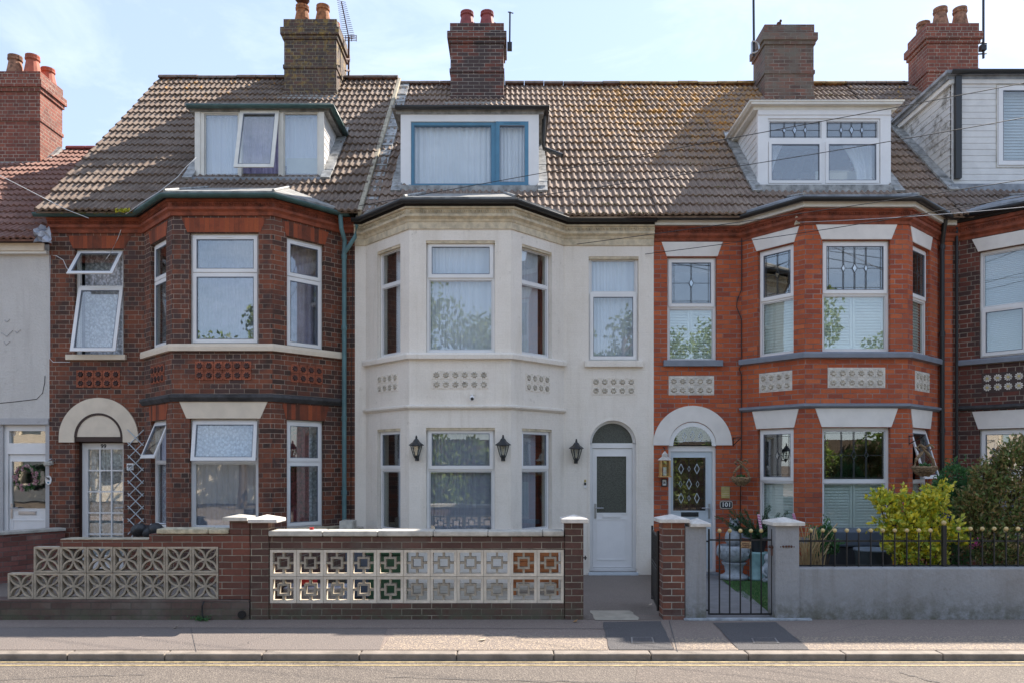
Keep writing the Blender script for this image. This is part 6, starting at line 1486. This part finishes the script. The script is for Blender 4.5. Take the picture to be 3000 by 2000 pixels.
ribbonstick(2328, 1503, 1532, -1.3, 'pink twisted ribbon stick poking up behind the grey pier cap')
# gargoyle-like small animal statue, pot stand
c = at(2250, 1690, -1.0); X, Y = c.x, -1.0
t = thing('statue', (X, Y, GZ), 'small weathered seated stone figure beside the aqua pedestal', 'statue')
MB().lathe([(.08, 0), (.09, .04), (.06, .08), (.07, .15), (.085, .2), (.06, .27), (.035, .3), (.055, .33), (.06, .37), (.04, .42), (.005, .43)], (X, Y, GZ+.03), 12).sphere((X-.03, Y-.08, GZ+.08), .035, 8).sphere((X+.05, Y-.08, GZ+.08), .035, 8).sphere((X+.0, Y-.055, GZ+.375), .022, 8).tube([(X-.07, Y, GZ+.26), (X-.09, Y-.06, GZ+.18), (X-.04, Y-.09, GZ+.11)], .02, 6).tube([(X+.07, Y, GZ+.26), (X+.09, Y-.06, GZ+.18), (X+.05, Y-.09, GZ+.11)], .02, 6).build('body', M['stone_w'], t, True)
# tubs, bins behind the railing
t = thing('storage_box', (4.7, -1.8, GZ), 'long low grey-blue plastic storage box behind the gold-ball railing', 'storage box')
x0, x1 = at(2415, 0, -1.6).x, at(2600, 0, -1.6).x
MB().box(x0, x1, -1.6, -1.1, GZ, GZ+.62).build('body', M['pot_black'], t, bevel=.02); MB().box(x0-.02, x1+.02, -1.64, -1.08, GZ+.62, GZ+.86).build('lid', M['binblue'], t, bevel=.03)
c = at(2560, 1660, -2.1); t = thing('tub', (c.x, -2.1, GZ), 'round blue-grey plastic tub behind the railing beside the yellow shrub', 'tub')
MB().lathe([(.20, 0), (.245, .62), (.262, .62), (.262, .65), (.235, .65), (.2, .1), (.01, .09)], (c.x, -2.1, GZ), 24).build('body', M['galv'], t, True)
# straw stems and fern in pot by pier
rnd = random.Random(31); c = at(2390, 1660, -3.4); sm_ = MB()
for k in range(70):
    x = c.x+rnd.uniform(-.14, .14); y = -3.3+rnd.uniform(-.1, .15); h_ = rnd.uniform(.25, .62); lx = rnd.gauss(0, .10)
    p0 = Vector((x, y, .52)); p1 = Vector((x+lx*.3, y, .52+h_*.6)); p2 = Vector((x+lx, y+rnd.uniform(-.04, .04), .52+h_))
    sm_.tube([p0, p1, p2], .0045, 4, .007 if rnd.random() < .35 else .002)
t = thing('dried_grass', (c.x, -3.3, .5), 'clump of dry straw-coloured stalks behind the railing next to the grey pier', 'plant'); sm_.build('stems', M['straw'], t, weld=False)
MB().lathe([(.13, 0), (.17, .42), (.18, .42), (.18, .45), (.1, .43)], (c.x, -3.3, GZ), 14).build('pot', M['pot_black'], t)
# shrubs
def shrub(name, lumps, n, size, mat, label, cat='shrub', stem=True, seed=0, asp=.5, group=None):
    rnd = random.Random(seed); m = MB(); tot = sum(l[3]*l[3] for l in lumps)
    for (x, y, z, r) in lumps:
        for _ in range(int(n*r*r/tot)):
            v = Vector((rnd.gauss(0, 1), rnd.gauss(0, 1), rnd.gauss(0, 1))).normalized()
            rad = r*(1-.45*rnd.random()**1.4)*(1+.30*math.sin(v.x*7+x*9)*math.sin(v.z*8+seed)*math.cos(v.y*6))
            leaf(m, Vector((x, y, z))+v*rad, size*rnd.uniform(.6, 1.35), rnd, asp, up=(v+Vector((0, 0, .5))))
        for _ in range(9):       # stray shoots
            v = Vector((rnd.gauss(0, 1), rnd.gauss(0, .6), rnd.gauss(.9, .7))).normalized(); ln_ = rnd.uniform(.06, .17)
            for q in range(9): leaf(m, Vector((x, y, z))+v*(r+ln_*q/9)+Vector((rnd.gauss(0, .014), rnd.gauss(0, .014), rnd.gauss(0, .014))), size*rnd.uniform(.5, 1.2), rnd, asp, up=v)
    gx, gy = lumps[0][0], lumps[0][1]
    t = thing(name, (gx, gy, GZ), label, cat, group)
    m.build('foliage', M[mat], t, weld=False, recalc=False)
    if stem:
        s_ = MB()
        for (x, y, z, r) in lumps:
            s_.tube([(gx+rnd.uniform(-.05, .05), gy+rnd.uniform(-.05, .05), GZ), ((x+gx)/2+rnd.uniform(-.05, .05), (y+gy)/2, z*.5), (x, y, z)], .018, 6, .005)
            for _ in range(7):
                v = Vector((rnd.gauss(0, 1), rnd.gauss(0, 1), rnd.gauss(.4, .8))).normalized()*r*.85; s_.tube([(x, y, z), Vector((x, y, z))+v*.5+Vector((0, 0, .02)), Vector((x, y, z))+v], .006, 4, .002)
        s_.build('stems', M['bark'], t, weld=False)
    return t
def lm_(px, py, Y, rpx): p = at(px, py, Y); return (p.x, Y, p.z, rpx*(D0+Y)/F)
shrub('variegated_shrub', [lm_(2680, 1590, -3.2, 60), lm_(2600, 1478, -3.2, 32), lm_(2650, 1490, -3.15, 46), lm_(2710, 1482, -3.2, 45), lm_(2745, 1465, -3.25, 30), lm_(2620, 1540, -3.25, 38), lm_(2670, 1540, -3.3, 44), lm_(2735, 1560, -3.2, 48), lm_(2790, 1560, -3.3, 26), lm_(2575, 1470, -3.2, 16), lm_(2760, 1440, -3.2, 14), lm_(2610, 1595, -3.3, 26), lm_(2650, 1630, -3.3, 34), lm_(2740, 1625, -3.2, 36), lm_(2820, 1580, -3.3, 18)], 4000, .066, 'leaf_yellow', 'bright yellow variegated shrub growing behind the railing', seed=2, asp=.6)
shrub('green_shrub', [lm_(2780, 1480, -2.4, 62), lm_(2800, 1400, -2.4, 44), lm_(2765, 1430, -2.4, 36), lm_(2830, 1460, -2.3, 60), lm_(2870, 1560, -2.4, 80), lm_(2810, 1600, -2.4, 60)], 6500, .05, 'leaf_green', 'fresh green leafy shrub between the yellow shrub and the large brown-tinged shrub', seed=4)
shrub('large_shrub', [lm_(2930, 1480, -2.95, 92), lm_(2980, 1380, -2.95, 80), lm_(2925, 1370, -2.95, 26), lm_(3040, 1330, -2.9, 60), lm_(2870, 1500, -3.0, 62), lm_(2900, 1420, -3.0, 52), lm_(2900, 1580, -3.1, 80), lm_(3000, 1560, -3.0, 90), lm_(2835, 1470, -3.0, 42), lm_(2880, 1390, -3.0, 34), lm_(2960, 1330, -2.95, 40), lm_(3010, 1315, -2.9, 34), lm_(2960, 1640, -3.2, 60), lm_(3100, 1450, -2.9, 110)], 13000, .055, 'leaf_shrub', 'large rounded brown-tinged shrub at the right edge behind the railing', seed=6)
shrub('potted_fern', [lm_(2420, 1560, -3.0, 26), lm_(2400, 1600, -3.0, 28), lm_(2435, 1600, -3.0, 24)], 1100, .045, 'leaf_green', 'small leafy green plant behind the straw stalks at the railing', 'plant', seed=9)
fl = MB(); rnd = random.Random(14)
for _ in range(60): leaf(fl, at(rnd.gauss(2775, 8), rnd.gauss(1510, 6), -2.95), .022, rnd, .8)
tag(fl.build('blue_flowers', M['blueflower'], None, weld=False, recalc=False), 'small cluster of blue flowers right above the yellow shrub', 'flowers')
fl = MB()
for _ in range(50): leaf(fl, at(rnd.gauss(2858, 10), rnd.gauss(1590, 7), -3.3), .02, rnd, .8)
tag(fl.build('pink_flowers', M['pinkflower'], None, weld=False, recalc=False), 'small cluster of magenta flowers behind the railing right of its thick post', 'flowers')
# behind the white house's wall
c = at(1057, 0, -2.2).x; t = thing('wheelie_bin', (c, -2.2, GZ), 'dark blue-green bin seen through the fourth pierced block', 'bin')
MB().box(c-.17, c+.17, -2.4, -1.9, GZ+.03, GZ+.66).build('body', M['binblue'], t, bevel=.02); MB().box(c-.19, c+.19, -2.43, -1.87, GZ+.66, GZ+.71).build('lid', M['pot_black'], t, bevel=.015)
c = at(1140, 0, -2.2).x; t = thing('garden_box', (c, -2.2, GZ), 'green plastic box seen through the fifth pierced block', 'box')
MB().box(c-.26, c+.22, -2.4, -1.9, GZ, GZ+.60).build('body', M['bingreen'], t, bevel=.02); MB().box(c-.28, c+.24, -2.43, -1.87, GZ+.60, GZ+.65).build('lid', M['bingreen'], t, bevel=.015)
xa_, xb_ = at(1508, 0, -2.0).x, at(1632, 0, -2.0).x; t = thing('slatted_planter', ((xa_+xb_)/2, -2.0, GZ), 'orange wooden slatted planter seen through the last pierced blocks', 'planter')
m = MB()
for k in range(6): m.box(xa_, xb_, -2.02, -2.0, GZ+.18+k*.072, GZ+.24+k*.072)
for x in (xa_, xb_): m.box(x-.02, x+.02, -2.0, -1.62, GZ, GZ+.62)
m.box(xa_, xb_, -1.64, -1.62, GZ+.18, GZ+.6); m.build('slats', M['orangewood'], t)
c = at(905, 0, -3.2).x; tag(MB().box(c-.10, c+.08, -3.25, -3.1, .38, .52).build('plastic_crate', M['red'], None, bevel=.01), 'red plastic crate seen through the second pierced block', 'crate')
MBk = MB().box(at(880, 0, -3.3).x-.2, at(1010, 0, -3.3).x, -3.35, -3.0, GZ, .37); tag(MBk.build('garden_bench', M['plastic'], None, bevel=.02), 'low polythene-wrapped pile seen through the pierced blocks at the left', 'bundle')
# bag and folded chair by trellis
c = at(425, 1560, -1.5); t = thing('folded_pushchair', (c.x, -1.5, GZ), 'black folded pushchair with grey frame behind the stepped brick wall', 'pushchair')
rnd = random.Random(40); m = MB()
for k in range(7): m.sphere((c.x-.10+.055*k, -1.5+rnd.uniform(-.05, .05), .90+.03*math.sin(k*1.7)), .085+.02*rnd.random(), 9, sz=.9)
m.build('fabric', M['pot_black'], t, True, weld=False)
m = MB(); m.tube([(c.x-.22, -1.5, .75), (c.x-.12, -1.5, .92)], .011, 6).tube([(c.x-.16, -1.5, .7), (c.x-.02, -1.5, .95)], .011, 6).tube([(c.x-.2, -1.45, GZ), (c.x+.05, -1.5, .9)], .011, 6).tube([(c.x+.2, -1.45, GZ), (c.x-.0, -1.5, .9)], .011, 6).tube([(c.x+.1, -1.55, .99), (c.x+.3, -1.5, 1.0)], .013, 6); m.build('frame', M['metal'], t, weld=False)
# pavement details
def lid(pxs, label):
    pts = []
    for a, b in pxs: x, y = gp(a, b, .08); pts.append((x, y, PZ(y)+.010))
    t = thing('manhole_cover', pts[0], label, 'manhole cover', 'metal covers in the pavement')
    m = MB(); m.add(pts, [(0, 1, 2, 3)]); m.build('frame', M['metal'], t, recalc=False)
    cx = sum(p[0] for p in pts)/4; cy = sum(p[1] for p in pts)/4
    m = MB(); m.add([(cx+(p[0]-cx)*.86, cy+(p[1]-cy)*.8, p[2]+.003) for p in pts], [(0, 1, 2, 3)]); m.build('lid', M['patch'], t, recalc=False)
lid([(1848, 1866), (1912, 1866), (1918, 1881), (1850, 1881)], 'small rectangular metal cover in the left dark pavement patch')
lid([(2200, 1868), (2272, 1868), (2284, 1882), (2208, 1882)], 'small rectangular metal cover in the right dark pavement patch')
def litter(px, py, w_, label, name='litter', mat='litter', n=4):
    x, y = gp(px, py, .08); z = PZ(y)+.008; m = MB(); rnd = random.Random(px)
    m.add([(x-w_, y-.03, z), (x+w_*.3, y-.05, z+.01), (x+w_, y+.02, z+.02), (x+w_*.1, y+.04, z+.004)], [(0, 1, 2, 3)]); o = m.build(name, M[mat], None, recalc=False); tag(o, label, 'litter')
litter(1412, 1873, .05, 'crumpled tan card lying on the sunlit aggregate strip')
litter(513, 1842, .02, 'pale leaf on the pavement below the petal-block wall', 'fallen_leaf')
litter(1905, 1782, .03, 'dry yellow leaf on the white house\'s path near the brick pier', 'fallen_leaf')
litter(1685, 1825, .03, 'brown dry leaf at the foot of the path kerb', 'fallen_leaf', 'wood')
wd = MB(); rnd = random.Random(50)
x, y = gp(600, 1812, .1)
for _ in range(120): leaf(wd, Vector((x+rnd.gauss(0, .05), -3.99+rnd.uniform(-.05, .03), .11+abs(rnd.gauss(0, .02)))), .03, rnd)
tag(wd.build('weed', M['leaf_green'], None, weld=False, recalc=False), 'bright green weed at the foot of the petal-block wall beside the black hose', 'weed')
o = MB().tube([at(597, 1760, -3.97), at(592, 1775, -3.975), at(593, 1800, -3.97), at(596, 1812, -4.0)], .008, 6).build('hose', M['iron'], None, True); tag(o, 'short black hose hanging from the petal-block wall', 'hose')
o = MB().lathe([(.045, 0), (.045, .02)], (0, 0, 0), 14).build('drain_pipe_end', M['iron'], None); o.rotation_euler = (R(90), 0, 0); o.location = (WX(712), -3.95, WZ(1797)); tag(o, 'round black drain hole at the foot of the wall junction', 'drain')
wd = MB()
for _ in range(160): leaf(wd, Vector((WX(0)+rnd.gauss(0, .05), -3.6+rnd.uniform(0, .1), GZ+.02+abs(rnd.gauss(0, .05)))), .05, rnd)
tag(wd.build('weed', M['leaf_green'], None, weld=False, recalc=False), 'green weeds by the left end of the petal-block wall', 'weed')

# =================================================================== ACROSS THE STREET (seen only in the window glass)
def street_tree(x, y, h_, seed, label):
    rnd = random.Random(seed); t = thing('street_tree', (x, y, 0), label, 'tree', 'trees across the street')
    tr = MB(); tr.tube([(x, y, 0), (x+.1, y, h_*.25), (x, y, h_*.5), (x+.1, y, h_*.8)], .22, 8, .05); ms = MB()
    for k in range(16):
        a = rnd.uniform(0, 6.28); z0_ = h_*rnd.uniform(.3, .75); ln_ = h_*rnd.uniform(.15, .3); e = Vector((x+math.cos(a)*ln_, y+math.sin(a)*ln_, z0_+ln_*.7)); tr.tube([(x, y, z0_), e], .06, 5, .015)
        r_ = h_*rnd.uniform(.09, .15)
        for _ in range(330):
            v = Vector((rnd.gauss(0, 1), rnd.gauss(0, 1), rnd.gauss(0, .8))).normalized()*r_*rnd.random()**.5; leaf(ms, e+v, rnd.uniform(.16, .3), rnd, .6)
    tr.build('trunk', M['bark'], t, weld=False); ms.build('crown', M['leaf_tree'], t, weld=False, recalc=False)
for x, y, h_, s in ((-11.8, -23, 9, 1), (-5.8, -24, 10.5, 2), (.6, -23, 10, 3), (5.0, -22.5, 9.5, 4), (11.5, -24, 9, 5), (-18, -24, 9, 6), (19, -24, 9, 7)):
    street_tree(x, y, h_, s, 'leafy tree across the street, reflected in the windows')
rnd = random.Random(77); hm = MB()
for _ in range(15000):
    x = rnd.uniform(-9.5, 24); z = rnd.uniform(.1, 3.2+.6*math.sin(x*1.3)+.4*math.sin(x*3.1)); leaf(hm, Vector((x, -21+.5*math.sin(x*2+z)+rnd.uniform(-.4, .4), z)), rnd.uniform(.16, .3), rnd, .6)
t = thing('hedge', (6, -21, 0), 'tall leafy hedge across the street, reflected in the lower windows', 'hedge')
hm.build('foliage', M['leaf_tree'], t, weld=False, recalc=False); MB().box(-9.5, 24, -21.8, -21.5, 0, 2.9).build('woody_core', M['bark'], t)
t = thing('terraced_house', (-8, -30, 0), 'cream house across the street, seen only as a reflection', 'house')
hw = Fr((-10, -27), (-50, -27)); m = MB(); hs = [(2+i*4, 3.2+i*4, a, a+1.5) for i in range(9) for a in (.9, 3.4)]
m.panel(hw.P, 0, 40, 0, 5.2, hs, -.3, 0); m.box(-50, -10, -34, -33.8, 0, 5.2); m.build('wall', M['cream'], t, weld=False)
m = MB(); m.add([(-50, -27+.3, 5.2), (-10, -26.7, 5.2), (-10, -30.5, 7.6), (-50, -30.5, 7.6), (-10, -34, 5.2), (-50, -34, 5.2)], [(0, 1, 2, 3), (3, 2, 4, 5)]); m.build('roof', M['tile98'], t, recalc=False)
for h_ in hs: MB().box(h_[0], h_[1], -.2, -.17, h_[2], h_[3], hw.P).build('window', M['glass2'], t)
pz = sheet('pavement', [(-90, -14, .08), (90, -14, .08), (90, -11.8, .08), (-90, -11.8, .08)], M['pave'])

# moss tufts lodged in the tile laps
def moss(parent, x0, x1, n, seed, ytop=3.9, mat='leaf_moss'):
    rnd = random.Random(seed); m = MB(); th = math.atan(K)
    for _ in range(n):
        r_ = int(rnd.random()**1.6*18)+.02; sd = r_*.3165; x = rnd.uniform(x0, x1); y = ye+sd*math.cos(th); z = 5.79+sd*math.sin(th)+.06
        for _ in range(rnd.randint(5, 14)):
            leaf(m, Vector((x+rnd.gauss(0, .035), y-.03+rnd.gauss(0, .012), z-.02+rnd.gauss(0, .010))), rnd.uniform(.018, .035), rnd, .7)
    o = m.build('moss', M[mat], parent, weld=False, recalc=False); o['kind'] = 'stuff'
M['leaf_moss'] = leafmat('roof_moss', [(.07,.085,.02), (.12,.12,.03), (.20,.15,.03), (.05,.06,.02)], .05, .9)
def part_named(h, n): return [c for c in h.children if c.name.split('.')[0] == n][0]
moss(part_named(h100, 'roof'), .9, 2.3, 130, 1); moss(part_named(h101, 'roof'), 2.3, 3.9, 150, 2); moss(part_named(h101, 'roof'), 6.4, 7.1, 60, 3); moss(part_named(h99, 'roof'), -7.4, -6.0, 60, 4)
